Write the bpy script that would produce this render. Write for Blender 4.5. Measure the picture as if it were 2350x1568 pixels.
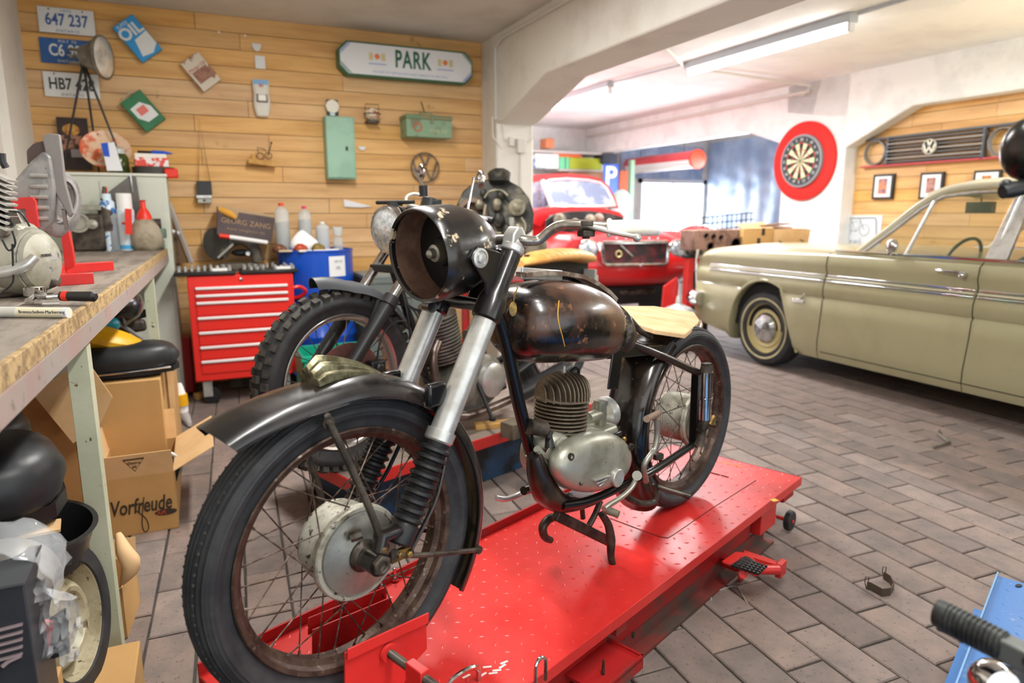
import bpy, bmesh, math, random
from mathutils import Vector as V, Matrix as M
R=math.radians
rnd=random.Random(7)
for o in list(bpy.data.objects): bpy.data.objects.remove(o)
COL=bpy.context.scene.collection
SC=bpy.context.scene
# ---------------------------------------------------------------- camera
CH=1.23;CF=1567.;CA=R(24.4);CP=math.atan(297/1567.)
fw=V((math.sin(CA)*math.cos(CP),math.cos(CA)*math.cos(CP),-math.sin(CP)))
rt=V((math.cos(CA),-math.sin(CA),0)); upv=rt.cross(fw)
cd=bpy.data.cameras.new('camera'); cam=bpy.data.objects.new('camera',cd); COL.objects.link(cam)
cam.matrix_world=M(((rt.x,upv.x,-fw.x,0),(rt.y,upv.y,-fw.y,0),(rt.z,upv.z,-fw.z,CH),(0,0,0,1)))
cd.sensor_width=36; cd.lens=36*CF/2350; cd.clip_start=.02
cd.dof.use_dof=True; cd.dof.focus_distance=1.75; cd.dof.aperture_fstop=2.6
SC.camera=cam
SC.view_settings.view_transform='Standard'; SC.view_settings.look='None'
SC.view_settings.exposure=0.22; SC.view_settings.gamma=1; SC.view_settings.use_curve_mapping=False
# ---------------------------------------------------------------- world and lamps
w=bpy.data.worlds.new('daylight'); SC.world=w; w.use_nodes=True
w.node_tree.nodes['Background'].inputs[0].default_value=(.93,.97,1,1)
w.node_tree.nodes['Background'].inputs[1].default_value=1.9
def area(name,loc,sx,sy,power,col=(1,1,1),rot=(0,0,0)):
    l=bpy.data.lights.new(name,'AREA'); l.shape='RECTANGLE'; l.size=sx; l.size_y=sy; l.energy=power; l.color=col
    o=bpy.data.objects.new(name,l); COL.objects.link(o); o.location=loc; o.rotation_euler=rot; o['kind']='structure'; return o
area('tube_light',(5.2,1.7,2.44),.12,1.5,95,(.97,.99,1))
area('tube_light',(4.0,5.1,2.40),.12,1.5,72,(.97,.99,1))
area('tube_light',(3.4,7.9,2.40),.12,1.5,100,(.95,.97,1))
area('tube_light',(.75,.3,2.46),.12,1.5,66,(1,.98,.94))
area('tube_light',(.75,2.9,2.46),.12,1.5,64,(1,.98,.94))
area('window_light',(6.80,7.3,1.3),1.3,2.0,110,(.9,.95,1),(0,R(90),0))
# ---------------------------------------------------------------- pixel to world
def ray(x,y): return fw+rt*((x-1175)/CF)+upv*((784-y)/CF)
def at(x,y,X=None,Y=None,Z=None,D=None):
    r=ray(x,y)
    t=X/r.x if X is not None else Y/r.y if Y is not None else (Z-CH)/r.z if Z is not None else D
    return V((0,0,CH))+r*t
# ---------------------------------------------------------------- materials
def lin(h):
    if isinstance(h,str):
        h=h.lstrip('#'); h=[int(h[i:i+2],16)/255 for i in (0,2,4)]
        return tuple((c/12.92 if c<=.04045 else ((c+.055)/1.055)**2.4) for c in h)+(1,)
    return tuple(h)+(1,)
MT={}
def mat(name,c,r=.5,m=0,c2=None,s=18,lo=.45,hi=.6,r2=None,b=0,bs=60,coat=0,c3=None,s3=60,lo3=.6,hi3=.66,st=(1,1,1),tr=0,al=1,em=0,co='Object',rand=0,spec=.5,ior=1.45):
    if name in MT: return MT[name]
    k=bpy.data.materials.new(name); k.use_nodes=True; nt=k.node_tree; N=nt.nodes; L=nt.links
    p=N['Principled BSDF']; p.inputs['Roughness'].default_value=r; p.inputs['Metallic'].default_value=m
    p.inputs['Coat Weight'].default_value=coat; p.inputs['Coat Roughness'].default_value=.15
    p.inputs['Specular IOR Level'].default_value=spec; p.inputs['IOR'].default_value=ior
    p.inputs['Transmission Weight'].default_value=tr; p.inputs['Alpha'].default_value=al
    p.inputs['Base Color'].default_value=lin(c)
    if em: p.inputs['Emission Color'].default_value=lin(c); p.inputs['Emission Strength'].default_value=em
    def crd(st=(1,1,1)):
        if co=='World': g=N.new('ShaderNodeNewGeometry'); out=g.outputs['Position']
        else: g=N.new('ShaderNodeTexCoord'); out=g.outputs['Object']
        mp=N.new('ShaderNodeMapping'); mp.inputs['Scale'].default_value=st; L.new(out,mp.inputs[0]); return mp.outputs[0]
    cur=None
    def layer(cc,sc,l,h,cur,stt):
        n=N.new('ShaderNodeTexNoise'); n.inputs['Scale'].default_value=sc; n.inputs['Detail'].default_value=5; n.inputs['Roughness'].default_value=.62
        L.new(crd(stt),n.inputs['Vector'])
        rp=N.new('ShaderNodeMapRange'); rp.inputs[1].default_value=l; rp.inputs[2].default_value=h; L.new(n.outputs[0],rp.inputs[0])
        mx=N.new('ShaderNodeMix'); mx.data_type='RGBA'
        if cur is None: mx.inputs[6].default_value=lin(c)
        else: L.new(cur,mx.inputs[6])
        mx.inputs[7].default_value=lin(cc); L.new(rp.outputs[0],mx.inputs[0])
        return mx.outputs[2],rp.outputs[0]
    if c2 is not None:
        cur,f=layer(c2,s,lo,hi,cur,st)
        if r2 is not None:
            q=N.new('ShaderNodeMapRange'); q.inputs[3].default_value=r; q.inputs[4].default_value=r2; L.new(f,q.inputs[0]); L.new(q.outputs[0],p.inputs['Roughness'])
    if c3 is not None: cur,f=layer(c3,s3,lo3,hi3,cur,(1,1,1))
    if rand:
        oi=N.new('ShaderNodeObjectInfo'); hs=N.new('ShaderNodeHueSaturation')
        q=N.new('ShaderNodeMapRange'); q.inputs[3].default_value=1-rand; q.inputs[4].default_value=1+rand*.45; L.new(oi.outputs['Random'],q.inputs[0]); L.new(q.outputs[0],hs.inputs['Value'])
        mu=N.new('ShaderNodeMath'); mu.operation='MULTIPLY'; mu.inputs[1].default_value=7.31; L.new(oi.outputs['Random'],mu.inputs[0])
        fr=N.new('ShaderNodeMath'); fr.operation='FRACT'; L.new(mu.outputs[0],fr.inputs[0])
        q2=N.new('ShaderNodeMapRange'); q2.inputs[3].default_value=.82; q2.inputs[4].default_value=1.03; L.new(fr.outputs[0],q2.inputs[0]); L.new(q2.outputs[0],hs.inputs['Saturation'])
        if cur is None: hs.inputs['Color'].default_value=lin(c)
        else: L.new(cur,hs.inputs['Color'])
        cur=hs.outputs[0]
    if cur is not None: L.new(cur,p.inputs['Base Color'])
    if b:
        n=N.new('ShaderNodeTexNoise'); n.inputs['Scale'].default_value=bs; n.inputs['Detail'].default_value=3; L.new(crd(st),n.inputs['Vector'])
        bu=N.new('ShaderNodeBump'); bu.inputs['Strength'].default_value=min(1,b); bu.inputs['Distance'].default_value=.002; L.new(n.outputs[0],bu.inputs['Height']); L.new(bu.outputs[0],p.inputs['Normal'])
    MT[name]=k; return k
# ---------------------------------------------------------------- mesh builder
WM={}
def fr(z,x=None):
    z=V(z).normalized(); a=V(x) if x is not None else (V((0,0,1)) if abs(z.z)<.95 else V((1,0,0)))
    ex=(a-z*a.dot(z)).normalized(); return ex,z.cross(ex),z
class G:
    def __init__(s,T=None): s.v=[];s.f=[];s.T=T
    def add(s,vs,fs):
        n=len(s.v); s.v+=[s.T@V(q) for q in vs] if s.T else [V(q) for q in vs]; s.f+=[tuple(i+n for i in q) for q in fs]; return s
    def box(s,c,d,rot=None):
        c=V(c); vs=[]
        for x in (-.5,.5):
            for y in (-.5,.5):
                for z in (-.5,.5):
                    q=V((x*d[0],y*d[1],z*d[2])); vs.append(c+(rot@q if rot else q))
        return s.add(vs,[(0,1,3,2),(4,6,7,5),(0,4,5,1),(2,3,7,6),(0,2,6,4),(1,5,7,3)])
    def bx(s,a,b): return s.box([(a[i]+b[i])/2 for i in range(3)],[abs(b[i]-a[i]) for i in range(3)])
    def bar(s,p,q,w,h,up=None):
        p=V(p);q=V(q);ex,ey,ez=fr(q-p,up); vs=[c+ex*(w*i)+ey*(h*j) for c in (p,q) for i,j in ((-.5,-.5),(.5,-.5),(.5,.5),(-.5,.5))]
        return s.add(vs,[(0,3,2,1),(4,5,6,7)]+[(i,(i+1)%4,4+(i+1)%4,4+i) for i in range(4)])
    def loft(s,rings,cap=True,close=False):
        n=len(rings[0]); vs=[q for r in rings for q in r]; fs=[]
        m=len(rings)
        for k in range(m if close else m-1):
            a=k*n;b=((k+1)%m)*n
            for i in range(n): fs.append((a+i,a+(i+1)%n,b+(i+1)%n,b+i))
        if cap and not close: fs.append(tuple(range(n))[::-1]); fs.append(tuple((m-1)*n+i for i in range(n)))
        return s.add(vs,fs)
    def strip(s,rows):
        n=len(rows[0]); vs=[q for r in rows for q in r]
        return s.add(vs,[(k*n+i,k*n+i+1,(k+1)*n+i+1,(k+1)*n+i) for k in range(len(rows)-1) for i in range(n-1)])
    def lathe(s,p,ax,prof,n=24,cap=True,x=None,sc=(1,1),close=False):
        p=V(p);ex,ey,ez=fr(ax,x); rg=[]
        for h,r in prof: rg.append([p+ez*h+ex*(r*sc[0]*math.cos(2*math.pi*i/n))+ey*(r*sc[1]*math.sin(2*math.pi*i/n)) for i in range(n)])
        return s.loft(rg,cap,close)
    def cyl(s,p,q,r,r2=None,n=16,cap=True):
        p=V(p);q=V(q); return s.lathe(p,q-p,[(0,r),((q-p).length,r if r2 is None else r2)],n,cap)
    def tube(s,pts,r,n=8,sm=0,cap=True,closed=False):
        pts=[V(q) for q in pts]
        rr=list(r) if isinstance(r,(list,tuple)) else [r]*len(pts)
        if sm:
            o=[];orr=[];k=len(pts)
            rng=range(k) if closed else range(k-1)
            for i in rng:
                g=(lambda j: pts[j%k]) if closed else (lambda j: pts[max(0,min(k-1,j))])
                a,b,c,d=g(i-1),g(i),g(i+1),g(i+2)
                for j in range(sm):
                    t=j/sm; o.append(.5*((2*b)+(c-a)*t+(2*a-5*b+4*c-d)*t*t+(3*b-a-3*c+d)*t**3)); orr.append(rr[i]*(1-t)+rr[(i+1)%k]*t)
            if not closed: o.append(pts[-1]);orr.append(rr[-1])
            pts,rr=o,orr
        m=len(pts); rg=[];ex=None
        for i in range(m):
            if closed: d=pts[(i+1)%m]-pts[i-1]
            else: d=pts[min(m-1,i+1)]-pts[max(0,i-1)]
            d=d.normalized() if d.length>1e-9 else V((0,0,1))
            if ex is None: ex=fr(d)[0]
            ex=(ex-d*ex.dot(d)); ex=ex.normalized() if ex.length>1e-6 else fr(d)[0]
            ey=d.cross(ex)
            rg.append([pts[i]+ex*(rr[i]*math.cos(2*math.pi*j/n))+ey*(rr[i]*math.sin(2*math.pi*j/n)) for j in range(n)])
        return s.loft(rg,cap,closed)
    def prism(s,poly,o,ex,ey,d):
        o=V(o);ex=V(ex);ey=V(ey);ez=ex.cross(ey).normalized(); n=len(poly)
        a=[o+ex*x+ey*y for x,y in poly]; b=[q+ez*d for q in a]
        return s.loft([a,b])
    def ball(s,c,r,n=14,sc=(1,1,1),T=None):
        c=V(c);rg=[]
        for i in range(1,n//2):
            a=math.pi*i/(n//2); rg.append([V((r*sc[0]*math.sin(a)*math.cos(2*math.pi*j/n),r*sc[1]*math.sin(a)*math.sin(2*math.pi*j/n),r*sc[2]*math.cos(a))) for j in range(n)])
        vs=[q for g in rg for q in g]+[V((0,0,r*sc[2])),V((0,0,-r*sc[2]))]; fs=[]
        m=len(rg);t=m*n
        for k in range(m-1):
            for j in range(n): fs.append((k*n+j,(k+1)*n+j,(k+1)*n+(j+1)%n,k*n+(j+1)%n))
        for j in range(n): fs.append((t,j,(j+1)%n)); fs.append((t+1,(m-1)*n+(j+1)%n,(m-1)*n+j))
        return s.add([c+(T@q if T else q) for q in vs],fs)
    def sheet(s,rows,t):
        # a thin shell with real thickness t from a grid of points
        nr=len(rows);nc=len(rows[0]); nm=[]
        for i in range(nr):
            r=[]
            for j in range(nc):
                a=rows[min(nr-1,i+1)][j]-rows[max(0,i-1)][j]; b=rows[i][min(nc-1,j+1)]-rows[i][max(0,j-1)]
                c=a.cross(b); r.append(c.normalized() if c.length>1e-9 else V((0,0,1)))
            nm.append(r)
        rg=[]
        for i in range(nr): rg.append([rows[i][j] for j in range(nc)]+[rows[i][j]-nm[i][j]*t for j in range(nc-1,-1,-1)])
        return s.loft(rg)
    def obj(s,name,m,parent=None,bev=0,ang=35,label=None,cat=None,group=None,kind=None,org=None,sub=0,smooth=True,bseg=2,norm=True):
        inv=WM[parent.name].inverted() if parent else (M.Translation(-V(org)) if org is not None else M())
        me=bpy.data.meshes.new(name); me.from_pydata([tuple(inv@q) for q in s.v],[],s.f)
        if norm:
            bm=bmesh.new(); bm.from_mesh(me); bmesh.ops.recalc_face_normals(bm,faces=bm.faces); bm.to_mesh(me); bm.free()
        me.materials.append(m)
        if smooth:
            me.polygons.foreach_set('use_smooth',[True]*len(me.polygons)); me.set_sharp_from_angle(angle=R(ang))
        o=bpy.data.objects.new(name,me); COL.objects.link(o)
        if parent: o.parent=parent; WM[o.name]=WM[parent.name]
        else: o.location=V(org) if org is not None else V((0,0,0)); WM[o.name]=M.Translation(o.location)
        if bev:
            b=o.modifiers.new('bevel','BEVEL'); b.width=bev; b.segments=bseg; b.limit_method='ANGLE'; b.angle_limit=R(40)
        if sub: q=o.modifiers.new('sub','SUBSURF'); q.levels=sub; q.render_levels=sub
        tag(o,label,cat,group,kind); return o
def tag(o,label=None,cat=None,group=None,kind=None):
    for k,q in (('label',label),('category',cat),('group',group),('kind',kind)):
        if q: o[k]=q
    return o
def thing(name,label,cat,loc,rz=0,group=None,kind=None):
    o=bpy.data.objects.new(name,None); COL.objects.link(o); o.empty_display_size=.05
    o.location=loc; o.rotation_euler=(0,0,rz); WM[o.name]=M.Translation(V(loc))@M.Rotation(rz,4,'Z')
    return tag(o,label,cat,group,kind)
def st(name,g,m,**k): return g.obj(name,m,kind='structure',**k)
def dup(o,T,label=None,parent=None,top=True):
    c=o.copy(); COL.objects.link(c)
    if top: c.matrix_world=T; WM[c.name]=T
    else: c.parent=parent; WM[c.name]=WM[parent.name]
    if label: c['label']=label
    for ch in [q for q in bpy.data.objects if q.parent==o]: dup(ch,None,None,c,False)
    return c
def txt(s,size,o,ex,ey,m,parent,name='lettering',shear=0,thick=.0006,sx=1,bold=0,al='CENTER',sp=1):
    cu=bpy.data.curves.new('t','FONT'); cu.body=s; cu.size=size; cu.align_x=al; cu.align_y='CENTER'; cu.extrude=thick; cu.shear=shear; cu.offset=bold; cu.space_character=sp; cu.resolution_u=3
    t=bpy.data.objects.new('t',cu); COL.objects.link(t); dg=bpy.context.evaluated_depsgraph_get(); dg.update()
    me=bpy.data.meshes.new_from_object(t.evaluated_get(dg)); bpy.data.objects.remove(t)
    ex=V(ex).normalized();ey=V(ey).normalized();ez=ex.cross(ey); g=G()
    g.v=[V(o)+ex*(q.co.x*sx)+ey*q.co.y+ez*(q.co.z+thick) for q in me.vertices]; g.f=[tuple(p.vertices) for p in me.polygons]
    bpy.data.meshes.remove(me)
    return g.obj(name,m,parent,smooth=False)
def arc(c,r,a0,a1,n,ex,ey): return [V(c)+V(ex)*(r*math.cos(a0+(a1-a0)*i/n))+V(ey)*(r*math.sin(a0+(a1-a0)*i/n)) for i in range(n+1)]
X1,Y1,Z1=V((1,0,0)),V((0,1,0)),V((0,0,1))
# ================================================================ setting
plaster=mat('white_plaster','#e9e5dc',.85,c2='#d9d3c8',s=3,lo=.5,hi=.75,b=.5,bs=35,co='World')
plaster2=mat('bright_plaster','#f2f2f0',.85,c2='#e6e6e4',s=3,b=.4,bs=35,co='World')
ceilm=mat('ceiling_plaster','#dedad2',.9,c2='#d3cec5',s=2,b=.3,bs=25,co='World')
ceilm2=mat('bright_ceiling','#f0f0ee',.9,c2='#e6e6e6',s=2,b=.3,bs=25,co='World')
wood=mat('pine_plank','#e8b56b',.55,c2='#cf9750',s=3,lo=.42,hi=.68,c3='#8a5a2c',s3=5,lo3=.66,hi3=.78,st=(.5,.5,6),co='World',rand=.10,b=.3,bs=8)
brick=mat('clay_paver','#8f7c72',.75,c2='#746963',s=9,lo=.35,hi=.7,c3='#5d524d',s3=70,lo3=.60,hi3=.68,co='World',rand=.25,b=.6,bs=90)
mortar=mat('floor_grout','#4b4742',.95,c2='#3a3734',s=8,co='World')
# floor
fa=R(2.5); fu=V((math.sin(fa),math.cos(fa),0)); fv=V((math.cos(fa),-math.sin(fa),0))
g=G(); g.bx((-1.1,-2.6,-.2),(9.2,10.2,-.008)); floor=st('floor',g,mortar)
PL,PW,GAP=.270,.136,.007
unit=bpy.data.meshes.new('paver'); bm=bmesh.new(); bmesh.ops.create_cube(bm,size=1)
for q in bm.verts: q.co=V((q.co.x*(PW-GAP),q.co.y*(PL-GAP),q.co.z*.03))
bmesh.ops.bevel(bm,geom=[e for e in bm.edges if all(q.co.z>0 for q in e.verts)],offset=.0035,segments=1,affect='EDGES')
bm.to_mesh(unit); bm.free(); unit.materials.append(brick)
cand=[]
for i in range(-14,62):
    for j in range(-4,44):
        c=fv*(i*PW+.02)+fu*((j+.5*(i%2))*PL+.05)
        if not(-1.0<c.x<8.6 and .2<c.y<9.8): continue
        q=c-V((0,0,CH)); d=q.dot(fw)
        if d<.5: continue
        px=1175+CF*q.dot(rt)/d; py=784-CF*q.dot(upv)/d
        if -150<px<2500 and py<1800: cand.append((d,c,-60<px<2410 and py<1630))
cand.sort(key=lambda t:(not t[2],t[0]))
sg=G()
for k,(d,c,vis) in enumerate(cand):
    dz=rnd.uniform(-.002,.001); rz=-fa+rnd.uniform(-.012,.012)
    if k<300:
        o=bpy.data.objects.new('paver',unit); COL.objects.link(o); o.parent=floor; o.location=(c.x,c.y,-.015+dz); o.rotation_euler=(rnd.uniform(-.004,.004),rnd.uniform(-.004,.004),rz)
    else: sg.box((c.x,c.y,-.015+dz),(PW-GAP,PL-GAP,.03),M.Rotation(rz,3,'Z'))
sg.obj('paver_field',brick,floor,kind='stuff')
# ceilings
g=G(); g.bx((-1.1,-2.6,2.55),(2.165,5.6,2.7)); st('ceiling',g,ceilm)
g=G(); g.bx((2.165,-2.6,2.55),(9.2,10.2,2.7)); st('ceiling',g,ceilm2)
# plank walls
def planks(wall,o,ex,width,ztop,rowh,clip=None,z0=0.0,lens=(.55,1.9),nmax=300):
    um=bpy.data.meshes.new('plank'); b=bmesh.new(); bmesh.ops.create_cube(b,size=1); b.to_mesh(um); b.free(); um.materials.append(wood)
    ex=V(ex); nrm=ex.cross(Z1); z=z0; n=0
    while z<ztop-.01:
        x=0
        h=rowh
        while x<width-.01:
            l=min(width-x,rnd.uniform(*lens)*1.3)
            if width-x-l<.15: l=width-x
            hh=min(h,ztop-z)
            if clip: hh=min(hh,clip(x+l/2)-z)
            if hh>.01:
                q=bpy.data.objects.new('plank',um); COL.objects.link(q); q.parent=wall
                d=rnd.uniform(-.0035,.0035)
                q.matrix_world=M.Translation(V(o)+ex*(x+l/2)+Z1*(z+hh/2)+nrm*(.009+d))@M(((ex.x,nrm.x,0,0),(ex.y,nrm.y,0,0),(0,0,1,0),(0,0,0,1)))@M.Diagonal((l-.003,.02,hh-.004,1)); n+=1
            x+=l
        z+=h
g=G(); g.bx((-1.1,5.37,0),(2.3,5.6,2.56)); wl=st('wall_back',g,mat('dark_gap','#3a2614',.9))
planks(wl,(-.95,5.37,0),(1,0,0),3.11,2.55,.111)
g=G(); g.bx((6.04,-2.6,0),(6.2,5.0,2.56)); wr=st('wall_right',g,MT['dark_gap'])
def cl(x):
    y=5.0-x
    return 1.84+(5.0-y)*.45 if y>4.3 else 2.16+0*x
planks(wr,(6.04,5.0,0),(0,-1,0),4.6,2.22,.111,lens=(.3,1.1))
# left wall, right side beams and columns
g=G(); g.bx((-1.15,-2.6,0),(-.95,5.6,2.56)); st('wall_left',g,plaster)
g=G(); g.bx((-.95,4.75,0),(-.905,5.37,2.55)); st('trim_1',g,plaster)
def haunch(name,x0,x1,prof,m):
    # prof: (y, z) underside outline, filled up to the ceiling
    g=G(); pts=list(prof)+[(prof[-1][0],2.56),(prof[0][0],2.56)]
    a=[V((x0,y,z)) for y,z in pts]; b=[V((x1,y,z)) for y,z in pts]; g.loft([a,b]); return st(name,g,m,bev=.012)
haunch('trim_2',2.16,2.48,[(5.07,1.90),(4.25,2.13),(4.95,1.91)][:1]+[(4.95,1.915),(4.23,2.13),(1.1,2.13),(.4,1.92),(-2.6,1.9)],plaster)
g=G(); g.bx((2.16,5.05,0),(2.48,5.5,2.56)); st('wall_pillar',g,plaster,bev=.015)
g=G(); g.bx((2.48,5.4,0),(2.9,5.5,2.56)); 
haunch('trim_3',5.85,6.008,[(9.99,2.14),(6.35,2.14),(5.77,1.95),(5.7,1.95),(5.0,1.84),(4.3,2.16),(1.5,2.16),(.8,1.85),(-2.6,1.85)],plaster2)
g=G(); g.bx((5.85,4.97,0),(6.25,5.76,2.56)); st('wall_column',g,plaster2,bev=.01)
# bay behind
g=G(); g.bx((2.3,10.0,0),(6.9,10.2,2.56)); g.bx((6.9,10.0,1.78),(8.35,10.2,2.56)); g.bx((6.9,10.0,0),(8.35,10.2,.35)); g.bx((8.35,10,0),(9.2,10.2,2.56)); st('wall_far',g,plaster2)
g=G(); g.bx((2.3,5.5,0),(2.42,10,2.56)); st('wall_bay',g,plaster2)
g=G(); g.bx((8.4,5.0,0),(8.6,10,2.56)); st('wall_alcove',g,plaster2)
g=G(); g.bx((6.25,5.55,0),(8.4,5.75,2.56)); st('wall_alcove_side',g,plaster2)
# garage window in the far wall
g=G(); g.bx((6.9,9.97,.35),(8.35,10.02,.42)); g.bx((6.9,9.97,1.72),(8.35,10.02,1.79)); g.bx((6.9,9.97,.35),(6.97,10.02,1.79)); g.bx((8.28,9.97,.35),(8.35,10.02,1.79)); g.bx((7.6,9.98,.4),(7.64,10.02,1.75))
wn=st('window_1',g,mat('window_frame_white','#e8ecee',.5))
g=G(); g.bx((6.97,10.0,.42),(8.28,10.01,1.72)); g.obj('pane',mat('daylit_pane','#eef5ff',.4,em=5.5),wn)
# foil sheeting on the alcove walls
foil=mat('silver_foil','#b9c6da',.42,.4,c2='#9db0ca',s=2,b=.0)
def foilsheet(o,ex,w_,h_,name,label):
    rows=[]; nn=V(ex).cross(Z1)
    for i in range(26):
        r=[]
        for j in range(64):
            x=w_*j/63; z=h_*i/25; d=.012*math.sin(x*17+1.3*math.sin(z*3))+.006*math.sin(x*41+z*4)+.008*math.sin(z*23+x*9)
            r.append(V(o)+V(ex)*x+Z1*z+nn*(.05+d))
        rows.append(r)
    g=G(); g.sheet(rows,.002); return g.obj(name,foil,None,label=label,cat='foil sheet',org=o)
foilsheet((8.36,9.9,.02),(0,-1,0),4.0,2.4,'foil_sheet','crinkled silver blue foil sheeting covering alcove side wall')
foilsheet((6.5,10.015,1.8),(1,0,0),1.74,.55,'foil_valance','bunched foil strip hanging above the bright alcove window')
# conduits on the beam and ceiling
pipe=mat('painted_conduit','#dcd8d0',.6)
g=G(); g.tube([(2.15,5.04,1.93),(2.15,5.04,2.45),(2.14,4.9,2.49),(2.14,-1,2.49)],.011,8); g.tube([(2.12,5.04,1.95),(2.12,5.03,1.8),(2.19,5.03,1.72)],.006,6)
st('trim_4',g,pipe)
g=G(); g.tube([(2.36,5.04,0.9),(2.36,5.04,1.72)],.008,6); g.tube([(2.2,5.04,1.9),(2.22,5.04,1.78),(2.33,5.04,1.76)],.005,6); g.tube([(2.40,5.04,1.76),(2.47,5.04,1.80),(2.475,5.04,1.95)],.005,6); st('trim_5',g,pipe)
g=G(); g.box((2.28,5.035,1.77),(.05,.03,.07)); g.box((2.36,5.03,1.74),(.075,.04,.11)); st('trim_6',g,pipe,bev=.006)
g=G(); g.tube([(2.5,3.9,2.53),(4.16,5.35,2.53),(5.80,5.42,2.5)],.014,8); st('trim_7',g,pipe)
g=G(); g.tube([(5.82,5.45,2.45),(5.82,9.9,2.42)],.018,8); g.tube([(5.80,5.42,2.50),(5.78,5.5,2.40),(5.81,5.6,2.44)],.006,6); st('trim_8',g,pipe)
# fluorescent battens
hous=mat('batten_housing','#b9bfc4',.5); tubem=mat('lit_tube','#ffffff',.4,em=14); endm=mat('lamp_end','#e8e8e8',.5)
def batten(x,y0,y1,label):
    t=thing('batten_lamp',label,'ceiling lamp',(x,(y0+y1)/2,2.55),0,'fluorescent battens on the ceiling')
    g=G(); g.bx((x-.045,y0-.02,2.49),(x+.045,y1+.02,2.549)); g.obj('housing',hous,t,bev=.006)
    g=G(); g.cyl((x,y0+.01,2.455),(x,y1-.01,2.455),.021,n=14); g.obj('tube',tubem,t)
    for y in (y0,y1):
        g=G(); g.bx((x-.025,y-.012,2.43),(x+.025,y+.012,2.50)); g.obj('tube_holder',endm,t,bev=.004)
batten(4.13,3.55,5.25,'glowing ceiling tube lamp nearest the camera, right of the arched beam')
batten(3.96,6.3,8.1,'far glowing ceiling tube lamp above the red car')
batten(.75,-.5,1.1,'ceiling tube lamp over the near end of the workshop')
batten(5.25,.95,2.45,'ceiling tube lamp above the pale saloon')
g=G(); g.tube([(4.13,3.5,2.535),(4.13,-1,2.535)],.012,8); st('trim_9',g,hous)
g=G(); g.tube([(3.96,6.3,2.53),(4.06,5.3,2.53)],.01,8); st('trim_10',g,hous)
# ================================================================ main motorcycle
black=mat('worn_black_paint','#131110',.28,c2='#1f1613',s=9,lo=.5,hi=.62,c3='#5a4334',s3=38,lo3=.66,hi3=.72,r2=.42,coat=.5,b=.25,bs=30)
blackt=mat('patinated_tank_paint','#0f0c0b',.25,c2='#4a2f21',s=7,lo=.47,hi=.6,c3='#7b5236',s3=26,lo3=.6,hi3=.68,r2=.38,coat=.6,b=.3,bs=25)
blackp=mat('gloss_black_paint','#0c0b0b',.25,coat=.5,b=.15,bs=30)
rubber=mat('tyre_rubber','#26272a',.62,c2='#3a3a3b',s=14,lo=.4,hi=.7,b=.3,bs=120)
rubberd=mat('dusty_tread','#4a4740',.85,c2='#2d2c2a',s=30,lo=.4,hi=.65,b=.4,bs=120)
blackr=mat('black_rubber','#1b1b1c',.45,b=.1)
rust=mat('rusty_rim','#3f2e27',.42,.55,c2='#5f4c40',s=24,lo=.4,hi=.65,c3='#8d8074',s3=60,lo3=.6,hi3=.72,b=.4,bs=90)
rustsp=mat('rusty_spoke','#4a3a31',.5,.6,c2='#7a6b60',s=60)
alu=mat('dull_aluminium','#aaa89d',.38,.75,c2='#8b887c',s=9,lo=.4,hi=.7,c3='#5e594e',s3=34,lo3=.62,hi3=.72,b=.2,bs=60)
alub=mat('brushed_aluminium','#c9c9c6',.34,.7,c2='#aeaca6',s=20,lo=.45,hi=.7,b=.1,bs=80)
aluh=mat('grimy_hub_alloy','#b0ac9e',.5,.45,c2='#77705e',s=16,lo=.5,hi=.68,c3='#3a342c',s3=50,lo3=.6,hi3=.66,b=.3,bs=60,st=(1,1,1))
chrome=mat('chrome','#dcdcdc',.1,1.0,c2='#b9b9b9',s=20)
steel=mat('dark_steel','#5b544c',.42,.7,c2='#3b342d',s=20,b=.2)
greas=mat('greasy_iron','#5b5248',.55,.5,c2='#2c2621',s=18,lo=.4,hi=.65,b=.4,bs=80)
finm=mat('oxidised_fin_metal','#8a7c68',.55,.45,c2='#5a4d3f',s=14,lo=.4,hi=.65,b=.3,bs=70)
brass=mat('brass_tag','#9c7d42',.4,.7,c2='#6b5a3a',s=40)
baz=R(68); BU=V((math.sin(baz),math.cos(baz),0)); BN=V((math.cos(baz),-math.sin(baz),0)); BC=V((.23,1.34,0))
def Bw(u,v,z): return BC+BU*u+BN*v+Z1*z
def B(x,y,v):
    r=ray(x,y); t=(v+BC.dot(BN))/r.dot(BN); return V((0,0,CH))+r*t
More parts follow.
